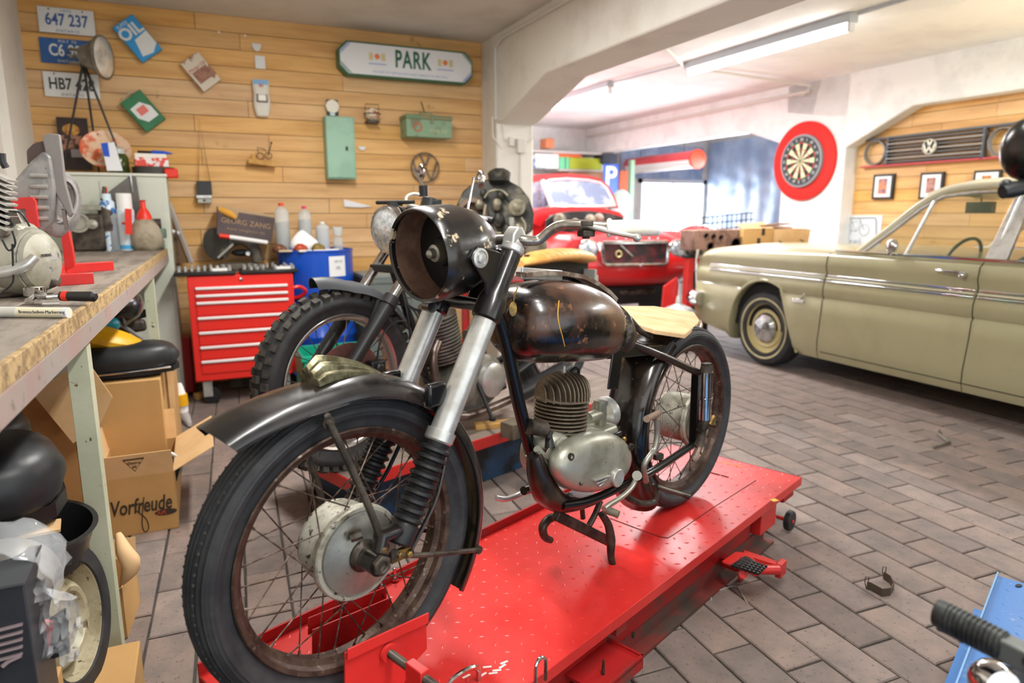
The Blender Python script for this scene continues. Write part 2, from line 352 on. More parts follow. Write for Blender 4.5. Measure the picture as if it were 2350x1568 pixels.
def mk_wheel(root,name,c,U,N,rr,to,tw,rimm,spm,hubm,spokes=36,hubr=.1,hubw=(-.055,.05),rimr=None,spr=.0016,tread='rib',tm=None,tdm=None,flr=None):
    """wheel with rim mesh as the part, tyre, hub and spokes below it. rr rim flange radius, to tyre outer radius"""
    c=V(c)
    P=lambda a,r,v: c+U*(r*math.cos(a))+Z1*(r*math.sin(a))+N*v
    n=72
    hw=tw*.36
    prof=[(rr,-hw),(rr-.003,-hw-.003),(rr-.012,-hw+.001),(rr-.016,-hw*.6),(rr-.027,-hw*.35),(rr-.027,hw*.35),(rr-.016,hw*.6),(rr-.012,hw-.001),(rr-.003,hw+.003),(rr,hw),(rr-.006,hw*.7),(rr-.018,hw*.3),(rr-.018,-hw*.3),(rr-.006,-hw*.7)]
    g=G(); g.loft([[P(2*math.pi*i/n,r,v) for r,v in prof] for i in range(n)],close=True); rim=g.obj(name,rimm,root)
    # tyre
    h=to-rr; tp=[]
    m=22
    for k in range(m+1):
        a=-math.pi/2*1.28+ (math.pi*1.28)*k/m   # from one bead to other
        rad=rr+h*.46+h*.54*math.cos(a) ; vv=tw/2*math.sin(a)*1.0
        if abs(a)>math.pi/2: vv=tw/2*(1-(abs(a)-math.pi/2)/(math.pi*.14)*.26)*(1 if a>0 else -1)
        tp.append((rad,vv))
    tp=[(rr-.004,-hw*.8)]+tp+[(rr-.004,hw*.8)]
    # ridges on the sidewall and grooves on the tread
    o=[]
    for k,(r,v) in enumerate(tp):
        o.append((r,v))
    if tread=='rib':
        fine=[]
        for k in range(len(o)-1):
            for q in range(4):
                t=q/4; fine.append((o[k][0]*(1-t)+o[k+1][0]*t,o[k][1]*(1-t)+o[k+1][1]*t))
        fine.append(o[-1]); L=len(fine)
        def dis(k):
            x=abs(k-L/2)/(L/2)
            if x<.42: return -.003 if (int(k)%6)<2 else .0008
            if .5<x<.8: return .0007 if (k%5)<2 else 0
            return 0
        cr,cv=rr+h*.46,0
        o=[(r+dis(k)*((r-cr)/max(1e-4,math.hypot(r-cr,v-cv))),v+dis(k)*((v-cv)/max(1e-4,math.hypot(r-cr,v-cv)))) for k,(r,v) in enumerate(fine)]
    g=G(); g.loft([[P(2*math.pi*i/n,r,v) for r,v in o] for i in range(n)],close=True); g.obj('tyre',tm or rubber,rim,ang=28)
    if tread=='knob':
        g=G(); nk=46
        for i in range(nk):
            a=2*math.pi*i/nk; t=V((0,0,1))*math.cos(a)-U*math.sin(a); e=U*math.cos(a)+Z1*math.sin(a)
            for row,(v,wd) in enumerate(((-.034,.022),(0,.026),(.034,.022))):
                aa=a+(math.pi/nk if row==1 else 0); e2=U*math.cos(aa)+Z1*math.sin(aa); t2=Z1*math.cos(aa)-U*math.sin(aa)
                ro=to+.001-(.010 if row!=1 else 0); q=c+e2*ro+N*v*1.12
                rot=M((t2,N,e2)).transposed() if row==1 else M((t2,(N-e2*(.5 if v>0 else -.5)).normalized(),(e2+N*(.5 if v>0 else -.5)).normalized())).transposed()
                g.box(q,(.026,wd,.02),rot)
        g.obj('tread_block',tdm or rubberd,rim,smooth=False,kind='stuff')
    else:
        # small cross sipes along the outer ribs
        g=G(); nk=110
        for i in range(nk):
            a=2*math.pi*(i+.2)/nk; e=U*math.cos(a)+Z1*math.sin(a); t=Z1*math.cos(a)-U*math.sin(a)
            for v in (-.019,.019): g.box(c+e*(to-.0050)+N*v,(.004,.008,.004),M((t,N,e)).transposed())
        g.obj('tread_sipe',tdm or rubberd,rim,smooth=False,kind='stuff')
    # hub
    a0,b0=hubw; hr=hubr
    g=G(); pr=[(a0,.03),(a0,hr*.80),(a0+.004,hr*.84),(a0+.010,hr*.84),(a0+.014,hr*.80)]
    k=a0+.016
    while k<b0-.022: pr+=[(k,hr*.83),(k+.0035,hr*.87),(k+.007,hr*.83)]; k+=.007
    pr+=[(b0-.018,hr*.92),(b0-.016,hr),(b0-.004,hr),(b0,hr*.97),(b0,hr*.90),(b0-.003,hr*.89),(b0-.003,hr*.6),(b0+.004,hr*.3),(b0+.004,.015)]
    g.lathe(c,N,pr,48); hub=g.obj('hub',hubm,rim)
    g=G(); g.lathe(c,N,[(b0-.0025,hr*.865),(b0+.002,hr*.85),(b0+.006,hr*.5),(b0+.012,hr*.34),(b0+.013,hr*.2),(b0+.013,.01)],40); g.obj('brake_plate',alu,rim)
    # spokes
    for i in range(spokes):
        side=1 if i%2 else -1; q=i//2; lean=(1 if q%2 else -1)
        ah=2*math.pi*i/spokes; ar=ah+lean*.62
        vh=(b0-.012) if side>0 else (a0+.008); rh=hr*.97 if side>0 else hr*.84
        p0=P(ar,rh,vh); p1=P(ah,rr-.02,side*.004)
        g=G(); g.tube([p0,p1],spr,5); d=(p0-p1).normalized(); g.cyl(p1,p1+d*.016,.0034,.0028,6); g.obj('spoke',spm,rim)
    return rim
t=thing('motorcycle','old black motorcycle with empty headlamp shell standing on the red lift','motorcycle',(BC.x,BC.y,.21),math.atan2(BU.y,BU.x))
moto=t
FW=Bw(0,0,.55); RW=Bw(1.35,0,.53)
f1=mk_wheel(t,'front_wheel',FW,BU,BN,.2575,.325,.088,rust,rustsp,aluh)
f2=mk_wheel(t,'rear_wheel',RW,BU,BN,.2575,.319,.088,rust,rustsp,aluh,hubr=.095,hubw=(-.06,.07))
# brake anchor lug and axle on the front hub
g=G(); g.lathe(FW,BN,[(.06,.034),(.066,.034),(.07,.030),(.074,.024),(.09,.02),(.115,.018)],24); g.tube([FW+BN*.064+Z1*.05-BU*.03,FW+BN*.075+Z1*.055-BU*.01],.011,8); g.obj('axle_boss',steel,t)
g=G(); g.lathe(FW+BN*.098,BN,[(0,.021),(.03,.021),(.031,.012),(.022,.011),(.022,.0)],6); g.obj('axle_nut',greas,t,bev=.002)
# fork
FA=B(1113,735,.088); FB=B(1010,1000,.088)
fdir=(FB-FA).normalized(); fdn=fdir
def fk(s,v): # point on the fork axis at distance s down from FA, side v
    p=FA+fdir*s; return p+BN*(v-.088)
Lt=(FB-FA).length; TT=.168
for v in (.088,-.088):
    g=G(); g.cyl(fk(-.01,v),fk(Lt+.0,v),.0265,n=28); g.lathe(fk(Lt-.012,v),fdir,[(0,.0275),(.001,.032),(.022,.032),(.026,.029)],28); g.obj('fork_tube',alub,t)
    # black shroud at the top yoke
    g=G(); g.lathe(fk(-TT,v),fdir,[(0,.023),(.01,.0245),(TT-.085,.0245),(TT-.06,.029),(TT-.045,.033),(TT-.005,.033),(TT,.028)],28); g.obj('fork_shroud',black,t)
    # gaiter
    pr=[(0,.029)]; n=9; L=.168
    for k in range(n):
        a=.012+L*k/n; pr+=[(a,.026-.002*k/n),(a+L/n*.25,.034-.004*k/n),(a+L/n*.55,.035-.004*k/n),(a+L/n*.8,.027-.002*k/n)]
    pr+=[(L+.016,.029),(L+.05,.029),(L+.055,.025)]
    g=G(); g.lathe(fk(Lt+.012,v),fdir,pr,28); g.obj('fork_gaiter',blackr,t)
    # lower leg to axle
    ax=FW+BN*(v*1.16)
    g=G(); g.tube([fk(Lt+.05,v),fk(Lt+.2,v),ax+BU*.014+Z1*.05,ax+BU*.004],[.018,.0185,.0175,.015],18); g.cyl(ax-BN*.016,ax+BN*.016,.024,n=20); g.obj('fork_leg',black,t)
# upper yoke with handlebar clamps
for v in (.088,-.088):
    g=G(); g.lathe(fk(-TT-.035,v),fdir,[(0,.012),(.004,.02),(.016,.022),(.022,.027),(.038,.027)],20); q=fk(-TT-.025,v)
    pl=[(-.03,-.012),(-.022,.02),(-.006,.036),(.008,.034),(.022,.012),(.032,-.012)]
    g.loft([[q+BU*a+Z1*b+BN*w for a,b in pl] for w in (-.017,.017)])
    g.obj('bar_clamp',alub,t,bev=.004)
g=G(); g.bar(fk(-TT,-.09),fk(-TT,.09),.05,.014,BU); g.obj('top_yoke',blackp,t,bev=.004)
g=G(); g.tube([fk(-.035,-.088),fk(-.03,0)+BU*.02,fk(-.035,.088)],.016,14,sm=4); g.cyl(fk(-.02,-.09)-BU*.03,fk(-.02,-.06)-BU*.035,.013,n=14); g.obj('lower_yoke',blackp,t)
# steering head
g=G(); g.cyl(fk(-TT-.01,0)+BU*.045,fk(-.02,0)+BU*.045,.027,n=20); g.obj('steering_head',black,t)
# headlamp ears
for s_ in (1,-1):
    v=.088*s_
    a=fk(-TT+.005,v); b=fk(-.045,v); eye=B(1097,592,.105)+BN*(0 if s_>0 else -.21)
    g=G(); o=BN*(.003*s_)
    pts=[a-BU*.02, a+(eye-a)*.5+Z1*.012, eye+Z1*.024, eye-BU*.024, eye-Z1*.024-BU*.004, b+(eye-b)*.45-BU*.004, b-BU*.02-Z1*.02, b+BU*.018, a+BU*.018]
    g.loft([[q-BN*.004 for q in pts],[q+BN*.004 for q in pts]]); g.obj('lamp_ear',black,t,bev=.003)
    g=G(); g.lathe(eye+BN*.004*s_,BN*s_,[(0,.021),(.006,.021),(.007,.016),(.004,.015)],20); g.lathe(eye+BN*.006*s_,BN*s_,[(0,.011),(.008,.011),(.009,.006)],6); g.obj('ear_bolt',alub,t)
# headlamp shell: open and empty
lc=B(961,588,0); la=(BU+Z1*.10).normalized()
ex,ey,ez=fr(la)
pr=[(0,.094),(-.004,.099),(.004,.103),(.03,.1045),(.034,.1035),(.09,.102),(.14,.088),(.18,.062),(.205,.034),(.215,.008),(.209,.006),(.198,.032),(.174,.058),(.135,.083),(.088,.097),(.03,.0995),(.008,.096)]
g=G(); g.lathe(lc,la,pr,56,cap=False,close=True); g.obj('headlamp_shell',mat('chipped_lamp_paint','#141312',.3,c2='#2a241f',s=10,c3='#b9a98f',s3=26,lo3=.60,hi3=.64,coat=.4,b=.2),t,ang=50)
g=G(); g.lathe(lc+la*.062,la,[(0,.0),(0,.028),(.008,.034),(.02,.094),(.024,.094)],36,cap=False); g.obj('back_plate',mat('lamp_back_black','#0b0a0a',.7),t)  # even black disc closing the back of the shell
g=G(); g.lathe(lc+la*.062,-la,[(0,.022),(.02,.019),(.022,.012),(.034,.010),(.038,.006),(.040,0)],20); g.obj('bulb_holder',alu,t)
inm=mat('rusty_shell_lining','#8a6a58',.45,.2,c2='#6d5142',s=20,lo=.4,hi=.6)
g=G(); g.lathe(lc,la,[(.012,.0965),(.03,.0985),(.088,.096),(.134,.082),(.172,.057),(.172,.0565),(.133,.0815),(.088,.0955),(.03,.098)],40,cap=False,close=True); g.obj('shell_lining',inm,t)
# handlebar
p=[fk(-TT-.025,-.088)-BN*.26+Z1*.03+BU*.14,fk(-TT-.025,-.088)-BN*.1+Z1*.035+BU*.02,fk(-TT-.018,-.088)+Z1*.012,fk(-TT-.018,.088)+Z1*.012,B(1232,552,.115),B(1262,530,.14),B(1288,517,.165),B(1330,516,.2),B(1400,521,.255)]
g=G(); g.tube(p,.0115,16,sm=5); hb=g.obj('handlebar',mat('tarnished_chrome','#b3aca2',.3,.85,c2='#7d746a',s=24,lo=.45,hi=.65),t)
gp=[B(1392,523,.25),B(1455,523,.30),B(1516,524,.345)]
g=G(); gd=(gp[2]-gp[0]); g.lathe(gp[0],gd,[(0,.017),(.003,.021),(.008,.021),(.012,.017),(gd.length*.5,.0185),(gd.length-.004,.0165),(gd.length,.013)],24); g.obj('grip',mat('white_grip','#f1eee4',.45,c2='#e2dccb',s=20),hb)
g=G(); g.tube([B(1330,513,.20),B(1395,530,.26),B(1440,540,.30),B(1466,545,.325)],[.007,.0065,.006,.005],10,sm=4); g.ball(B(1462,546,.325),.0095,12); g.obj('lever',alub,hb)
g=G(); g.box(B(1345,512,.21),(.05,.026,.012),M.Rotation(baz,3,'Z')); g.cyl(B(1345,522,.21),B(1345,548,.21),.009,n=10); g.box(B(1345,536,.212),(.03,.03,.014)); g.obj('dip_switch',greas,hb,bev=.002)
# cable stub on the bar
# ---- front fender: arc over the wheel
def fender(root,name,c,r0,a0,a1,hw,dep,m,n=40,fl=None,bead=True):
    rows=[]
    for i in range(n+1):
        a=a0+(a1-a0)*i/n; row=[]
        t=i/n; k=12
        for j in range(k+1):
            b=-math.pi/2+math.pi*j/k
            w_=hw; d_=dep
            if fl: w_,d_,rr_=fl(t,hw,dep,r0)
            else: rr_=r0
            row.append(c+(BU*math.cos(a)+Z1*math.sin(a))*(rr_+d_*math.cos(b)**.8)+BN*(w_*math.sin(b)))
        rows.append(row)
    g=G(); g.sheet(rows,-.0025)
    if bead:
        for j in (0,k): g.tube([r[j] for r in rows],.0028,6)
    return g.obj(name,m,root,ang=60)
def ffl(t,hw,dep,r0):
    rr_=r0; dd=dep
    if t<.2: rr_=r0+.05*((.2-t)/.2)**1.6; dd=dep-.0*(.2-t)/.2
    return hw,dd,rr_
fender(t,'front_fender',FW+Z1*.005,.318,R(131),R(-37),.066,.042,black,fl=ffl)
# fender ornament: ribbed wing badge
om=mat('cast_badge','#8f8a6e',.35,.8,c2='#5c573f',s=30,b=.3,bs=60)
g=G()
for k,(v0,hh) in enumerate(((.0,.056),(.014,.042),(-.014,.042),(.028,.022),(-.028,.022))):
    rows=[]
    for i in range(9):
        tt=i/8; a=R(100)-R(28)*tt; q=FW+(BU*math.cos(a)+Z1*math.sin(a))*(.362-.004*tt)
        hgt=hh*(1-tt)**.9*min(1,.62+tt*4)+.003; wd=.0085*(1-.7*tt); vv=v0*(1-.75*tt)
        e=(BU*math.cos(a)+Z1*math.sin(a))
        rows.append([q+BN*(vv-wd),q+BN*(vv-wd*.9)+e*hgt*.8,q+BN*vv+e*hgt,q+BN*(vv+wd*.9)+e*hgt*.8,q+BN*(vv+wd)])
    g.loft(rows)
g.obj('fender_badge',om,t,bev=.0015)
# fender stays
def stay(pts,r=.0065,m=None,n='fender_stay'):
    g=G(); g.tube(pts,r,10,sm=3)
    for q in (pts[0],pts[-1]): g.cyl(q-BN*.004,q+BN*.004,r*1.7,n=12)
    return g.obj(n,m or greas,t)
for s_ in (1,-1):
    mv=lambda q: q if s_>0 else q-BN*(2*((q-BC).dot(BN)))
    stay([mv(B(752,970,.07)),mv(B(765,990,.078)),mv(B(845,1160,.095)),mv(B(880,1258,.108))],.0075)
    stay([mv(B(1098,1262,.068)),mv(B(1060,1266,.078)),mv(B(960,1275,.1)),mv(B(905,1272,.105))],.006)
    stay([mv(B(1030,1000,.07)),mv(B(1005,1130,.09)),mv(B(968,1215,.1)),mv(B(940,1268,.105))],.005,blackp)
    g=G(); g.box(mv(B(918,1272,.10)),(.05,.012,.022),M.Rotation(math.atan2(BU.y,BU.x),3,'Z')); 
    for q in (B(917,1274,.108),B(938,1272,.108),B(878,1262,.112)): g.lathe(mv(q),BN*s_,[(0,.0075),(.006,.0075),(.007,.005)],6)
    g.obj('stay_bracket',brass,t,bev=.001)
    g=G(); g.box(mv(B(1000,905,.078)),(.05,.02,.05),M.Rotation(math.atan2(BU.y,BU.x),3,'Z')); g.obj('fender_bracket',blackp,t,bev=.006)
# fender bolts
for q in (B(748,955,.066),B(975,928,.066)):
    g=G(); g.lathe(q,BN,[(0,.008),(.006,.008),(.008,.004)],6); g.obj('bolt',steel,t)
# speedometer cable stay on far side hidden
# ---- tank: teardrop body
def tank_ring(u,zc,hz,hw,n=32,pw=.9):
    o=[]
    for i in range(n):
        a=2*math.pi*i/n; ca,sa=math.cos(a),math.sin(a)
        o.append(Bw(u,hw*abs(ca)**pw*(1 if ca>0 else -1),zc+hz*abs(sa)**pw*(1 if sa>0 else -1)))
    return o
TS=[(.47,.955,.045,.05),(.485,.955,.075,.085),(.52,.955,.098,.11),(.58,.952,.107,.13),(.66,.947,.112,.138),(.74,.935,.111,.133),(.82,.917,.102,.118),(.88,.900,.090,.100)]
TE=[(.884,.899,.091,.101),(.92,.888,.079,.085),(.96,.873,.062,.066),(.99,.861,.046,.048),(1.015,.852,.028,.03),(1.026,.848,.01,.012)]
def dens(T,k=3):
    o=[]
    for i in range(len(T)-1):
        for j in range(k):
            t_=j/k; o.append(tuple(T[i][q]*(1-t_)+T[i+1][q]*t_ for q in range(4)))
    return o+[T[-1]]
g=G(); g.loft([tank_ring(*q) for q in TS]); tk=g.obj('fuel_tank',blackt,t,sub=1,ang=80)
g=G(); g.loft([tank_ring(*q) for q in TE]); g.obj('tank_end_cap',mat('worn_cap_paint','#2a221b',.35,c2='#6d5a40',s=16,lo=.45,hi=.6,c3='#8c7a4e',s3=40,lo3=.64,hi3=.7,coat=.4),t,sub=1,ang=80)
for q in (B(1402,752,.085),B(1441,762,.055)):
    g=G(); g.ball(q,.006,8); g.obj('cap_rivet',om,t)
# tank top strap (leather/rubber trim along the ridge) and lever
rows=[]
for i,(x_,y_) in enumerate([(1196,636),(1240,631),(1290,633),(1330,640),(1362,656),(1388,675),(1404,692)]):
    q=B(x_,y_,.0); rows.append([q+BN*w for w in (-.018,-.009,0,.009,.018)])
g=G(); g.sheet(rows,.012); g.obj('tank_strap',mat('old_leather','#5a4538',.7,c2='#8b7f72',s=20,lo=.45,hi=.6),t)
g=G(); g.bar(B(1196,627,0),B(1290,634,0),.03,.006,Z1); g.obj('knee_lever',alub,t,bev=.003)
# yellow chalk crack on the tank side
# ---- frame
fm=blackp
def ft(pts,r,name='frame_tube',m=None,sm=4,n=14): g=G(); g.tube(pts,r,n,sm=sm); return g.obj(name,m or fm,t)
ft([fk(-.08,0)+BU*.05,B(1158,775,.0),B(1190,925,.0),B(1222,1050,.0)],.0175,'down_tube')
ft([B(1160,770,-.03),B(1195,925,-.03),B(1224,1048,-.03)],.012,'down_tube')
# cradle: cast lower section
rg=[]
for (x_,y_,w_,h_) in ((1226,1044,.026,.03),(1236,1090,.032,.034),(1252,1128,.036,.036),(1284,1152,.034,.03),(1330,1156,.028,.02),(1375,1142,.022,.016)):
    q=B(x_,y_,.045); rg.append((q,w_,h_))
g=G(); g.tube([q for q,_,_ in rg],[.020,.031,.037,.030,.018,.014],16,sm=4); g.obj('engine_cradle',mat('dark_cradle_paint','#1b120f',.3,c2='#2e2419',s=12,coat=.4),t)
g=G(); g.lathe(B(1221,1046,0),fdir,[(0,.0175),(.002,.021),(.007,.021),(.009,.0175)],18); g.obj('tube_collar',chrome,t)
for s_ in (1,-1):
    mv=lambda q: q if s_>0 else q-BN*(2*((q-BC).dot(BN)))
    ft([mv(B(1290,1160,.07)),mv(B(1350,1150,.085)),mv(B(1420,1120,.10)),mv(B(1500,1080,.095)),mv(B(1588,1022,.11))],.0125,'lower_frame_tube')
    ft([mv(B(1380,770,.03)),mv(B(1450,790,.05)),mv(B(1530,822,.085)),mv(B(1600,855,.11))],.0125,'upper_frame_tube',rust if 0 else mat('brown_black_paint','#1d1310',.35,coat=.4,c2='#33241d',s=14))
    # plunger rear suspension
    a=mv(B(1600,848,.105)); b=mv(B(1592,1025,.105))
    g=G(); g.bar(a,b,.032,.022,BN); g.obj('rear_upright',fm,t,bev=.005)
    a=mv(B(1621,852,.135)); b=mv(B(1616,962,.135)); c_=mv(B(1606,1022,.13))
    d=(b-a); g=G(); g.lathe(a,d,[(0,.016),(.002,.0215),(d.length*.54,.0215),(d.length*.545,.0235),(d.length*.57,.0235),(d.length*.575,.0205),(d.length,.0205)],24); g.obj('plunger_sleeve',chrome,t)
    g=G(); g.lathe(b,c_-b,[(0,.018),(.03,.018),(.032,.014),((c_-b).length*.8,.014),((c_-b).length,.02)],16); g.cyl(b+(c_-b)*.35-BU*.02,b+(c_-b)*.35+BU*.03,.011,n=12); g.obj('plunger_spindle',greas,t)
    g=G(); g.lathe(a-Z1*0-d.normalized()*.022,d,[(0,.006),(.004,.018),(.016,.02),(.024,.02)],16); g.box(a-d.normalized()*.02,(.03,.02,.012)); g.obj('plunger_cap',greas,t)
    g=G(); g.box(mv(B(1632,968,.145)),(.02,.02,.02)); g.cyl(mv(B(1628,975,.15)),mv(B(1638,955,.15)),.006,n=8); g.obj('adjuster',brass,t)
g=G(); g.cyl(RW-BN*.14,RW+BN*.14,.012,n=14); g.obj('rear_axle',steel,t)
# rear fender
fender(t,'rear_fender',RW,.335,R(222),R(122),.075,.045,mat('scuffed_fender_paint','#0e0c0c',.2,c2='#2a2017',s=8,lo=.5,hi=.66,c3='#6f6252',s3=60,lo3=.66,hi3=.72,coat=.6),n=40)
g=G(); q0=B(1378,800,.07)
g.box(B(1412,845,.085),(.05,.006,.12),M.Rotation(math.atan2(BU.y,BU.x),3,'Z')@M.Rotation(R(10),3,'Y')); g.obj('fender_side_plate',fm,t,bev=.01)
g=G(); g.box(B(1425,800,.0),(.30,.12,.035),M.Rotation(math.atan2(BU.y,BU.x),3,'Z')@M.Rotation(R(6),3,'Y')); g.obj('seat_subframe',fm,t,bev=.006)
# plywood seat blank
zz=.895
sb=[at(1427,703,Z=.93),at(1500,703,Z=.925),at(1590,715,Z=.915),at(1607,735,Z=.905),at(1570,767,Z=.888),at(1500,757,Z=.898),at(1455,742,Z=.905)]
g=G(); sbb=[(B(1425,702,-.06)),B(1500,702,-.1),B(1592,716,-.1),B(1607,737,-.03),B(1572,768,.08),B(1503,757,.09),B(1452,741,.05)]
g.loft([sbb,[q-Z1*.014 for q in sbb]]); g.obj('plywood_seat',mat('plywood','#dcb98b',.7,c2='#c49c69',s=5,st=(1,12,1),lo=.4,hi=.7),t,bev=.002)
ft([B(1606,738,-.02),B(1609,748,.0),B(1601,765,.03),B(1597,772,.035)],.006,'seat_loop',mat('tarnished_chrome','#b3aca2'),3)
ft([B(1445,732,.06),B(1470,760,.065),B(1492,772,.06),B(1488,775,.03)],.009,'seat_spring_bracket',steel,3)
# ---- engine
ec=B(1291,940,0.0)
cyA=B(1282,1010,0); cyB=B(1289,918,0); cyC=B(1293,868,0)
cd_=(cyB-cyA).normalized()
g=G(); L=(cyB-cyA).length; pr=[(0,.04)]; n=11
for k in range(n): 
    a=L*(k+.15)/n; r_=.066+.010*min(1,k/4); pr+=[(a,.045),(a,r_),(a+L/n*.35,r_),(a+L/n*.35,.045)]
pr.append((L,.045)); g.lathe(cyA,cd_,pr,40); g.obj('cylinder_barrel',finm,t,ang=30)
# head: vertical fins across a dome
exx=BN; eyy=cd_.cross(exx).normalized()
hd=G(); hub_=cyB+cd_*.004; HL=(cyC-cyB).length
hd.lathe(hub_,cd_,[(0,.077),(.005,.077),(.006,.05),(HL*.45,.03),(HL*.5,.01)],40)
for k in range(-6,7):
    w_=k*.0120; hwid=math.sqrt(max(.0006,.077**2-w_**2)); pl=[]
    hh=HL*1.15*math.sqrt(max(.05,1-(w_/.095)**2))
    for i in range(15):
        a=math.pi*i/14; pl.append((hwid*math.cos(a),.004+hh*math.sin(a)**.75))
    ax1=(BU*math.cos(R(15))+BN*math.sin(R(15))); ax2=(BN*math.cos(R(15))-BU*math.sin(R(15))); c0=hub_+ax1*w_
    a_=[c0+ax2*x_+cd_*y_-ax1*.0018 for x_,y_ in pl]; b_=[q+ax1*.0036 for q in a_]; hd.loft([a_,b_])
hd.obj('cylinder_head',finm,t,ang=30)
g=G(); sp=cyC+cd_*.006; g.cyl(sp-cd_*.02,sp+cd_*.012,.0075,n=6); g.cyl(sp+cd_*.012,sp+cd_*.028,.0045,n=10); g.obj('spark_plug',alub,t)
g=G(); g.tube([B(1303,872,.01),B(1312,852,.01),B(1322,845,.01),B(1328,852,.01),B(1327,868,.01)],.0042,8,sm=4); g.obj('plug_lead',blackr,t)
# crankcase + primary cover
casem=mat('engine_case_alloy','#b1b0a3',.4,.6,c2='#8f8d7d',s=10,lo=.42,hi=.66,c3='#5b5748',s3=30,lo3=.63,hi3=.74,b=.15,bs=40)
def oval(cx,cy,a,b,rot,v,n=36,pw=1,egg=0):
    c=B(cx,cy,v); o=[]
    for i in range(n):
        q=2*math.pi*i/n; x_=a*math.cos(q); y_=b*math.sin(q)*(1-egg*math.cos(q)); o.append(c+BU*(x_*math.cos(rot)-y_*math.sin(rot))+Z1*(x_*math.sin(rot)+y_*math.cos(rot)))
    return o
C0=(.728,.556); rot=R(-14)
def ov(v,a,b,du=0,dz=0,n=40,egg=.06):
    o=[]
    for i in range(n):
        q=2*math.pi*i/n; x_=a*math.cos(q); y_=b*math.sin(q)*(1+egg*math.cos(q)); o.append(Bw(C0[0]+du+x_*math.cos(rot)-y_*math.sin(rot),v,C0[1]+dz+x_*math.sin(rot)+y_*math.cos(rot)))
    return o
g=G(); g.loft([ov(.055,.178,.086),ov(.085,.178,.086),ov(.098,.175,.084),ov(.112,.165,.076),ov(.122,.135,.058),ov(.126,.07,.03)]); g.obj('engine_side_cover',casem,t,ang=60,sub=1)
g=G(); g.loft([ov(-.07,.130,.078,.02),ov(-.068,.138,.084,.02),ov(.03,.15,.088,.015),ov(.056,.175,.088),ov(.057,.173,.086)]); g.lathe(Bw(.70,-.06,.56),-BN,[(0,.075),(.03,.075),(.04,.06),(.042,.02)],30); g.obj('crankcase',casem,t,ang=50)
g=G(); g.lathe(Bw(.64,0,.60)-cd_*0,cd_,[(0,.07),(.03,.066),(.055,.05)],30); g.box(Bw(.80,0.01,.585),(.19,.10,.07),M.Rotation(math.atan2(BU.y,BU.x),3,'Z')); g.obj('gearbox_top',casem,t,bev=.015,bseg=3)
# emblem on the side cover: winged roundel
ce=B(1420,1098,.131)
g=G(); g.lathe(ce,BN,[(-.01,.026),(0,.026),(.002,.024),(.001,.021),(.001,.0)],28); g.obj('cover_emblem',alub,t)
g=G()
for k in range(3):
    a=B(1398-k*7,1092+k*8,.130); b=B(1372-k*-2,1100+k*7,.127); g.bar(a,b+(b-a)*.35,.005,.010,Z1)
g.obj('emblem_wing',alub,t,bev=.001)
for (x_,y_) in ((1395,1034),(1330,1105),(1308,1048),(1446,1025)):
    g=G(); g.lathe(B(x_,y_,.112),BN,[(0,.010),(.007,.010),(.008,.006),(.003,.005),(.003,0)],10); g.obj('cover_screw',steel,t)
# carburettor and air filter
g=G(); cb=B(1378,950,.02); g.lathe(cb+Z1*.045,-Z1,[(0,.01),(.003,.02),(.012,.021),(.02,.018),(.075,.018),(.085,.012),(.1,.008),(.104,.004)],20); g.cyl(cb-BU*.06,cb+BU*.01,.017,n=16); g.obj('carburettor',casem,t)
g=G(); g.lathe(B(1388,948,-.02),BU,[(-.015,.0),(-.015,.045),(.0,.05),(.012,.05),(.016,.042),(.018,0)],28); g.obj('air_filter',alub,t)
# exhaust port stub on the near front + black filler
g=G(); g.cyl(B(1250,985,.03),B(1225,975,.02)-BU*.02,.021,n=16); g.obj('exhaust_port',greas,t)
g=G(); g.tube([B(1260,1000,.04),B(1262,1028,.05)],[.009,.014],12); g.cyl(B(1258,1006,.05),B(1266,990,.05),.006,n=8); g.obj('horn_lead',blackr,t)
g=G(); g.tube([B(1232,1030,.05),B(1246,1046,.05),B(1268,1052,.055),B(1292,1025,.05)],.010,10,sm=4); g.obj('case_rib',casem,t)
g=G(); g.box(B(1405,1010,.05),(.06,.03,.05),M.Rotation(math.atan2(BU.y,BU.x),3,'Z')); g.obj('clutch_bracket',fm,t,bev=.004)
for q in ((1395,1000),(1430,1008),(1425,1022)):
    g=G(); g.lathe(B(*q,.07),BN,[(0,.008),(.008,.008),(.01,.004)],6); g.obj('bracket_bolt',brass,t)
# kick starter
ft([B(1483,1105,.12),B(1478,1070,.135),B(1492,1045,.14),B(1502,1030,.14),B(1508,1000,.14),B(1507,962,.14)],.0085,'kickstart_lever',alu,5)
g=G(); g.cyl(B(1510,942,.135),B(1508,965,.14),.010,n=12); g.cyl(B(1484,962,.20),B(1512,948,.13),.0095,n=14); g.obj('kickstart_pedal',mat('worn_pedal','#8d7767',.5,.3),t)
# gear shift
ft([B(1462,1092,.13),B(1450,1118,.15),B(1428,1140,.165),B(1400,1158,.18),B(1386,1168,.185)],.0075,'gear_lever',alu,4)
g=G(); g.cyl(B(1462,1092,.10),B(1462,1092,.145),.014,n=16); g.obj('gear_spindle',alu,t)
g=G(); g.tube([B(1385,1168,.175),B(1420,1181,.215)],[.0115,.0095],14); g.obj('gear_pedal_rubber',mat('grimy_rubber','#6d6656',.7,c2='#565042',s=30),t)
# foot rest loop
ft([B(1420,1120,.09),B(1440,1142,.1),B(1470,1156,.11),B(1496,1154,.12),B(1505,1140,.125),B(1503,1112,.125)],.010,'footrest_hanger',steel,4)
g=G(); g.tube([B(1497,1113,.115),B(1582,1139,.215)],[.0085,.0085],12); g.cyl(B(1573,1136,.205),B(1584,1140,.218),.0105,n=14); g.obj('footrest',steel,t)
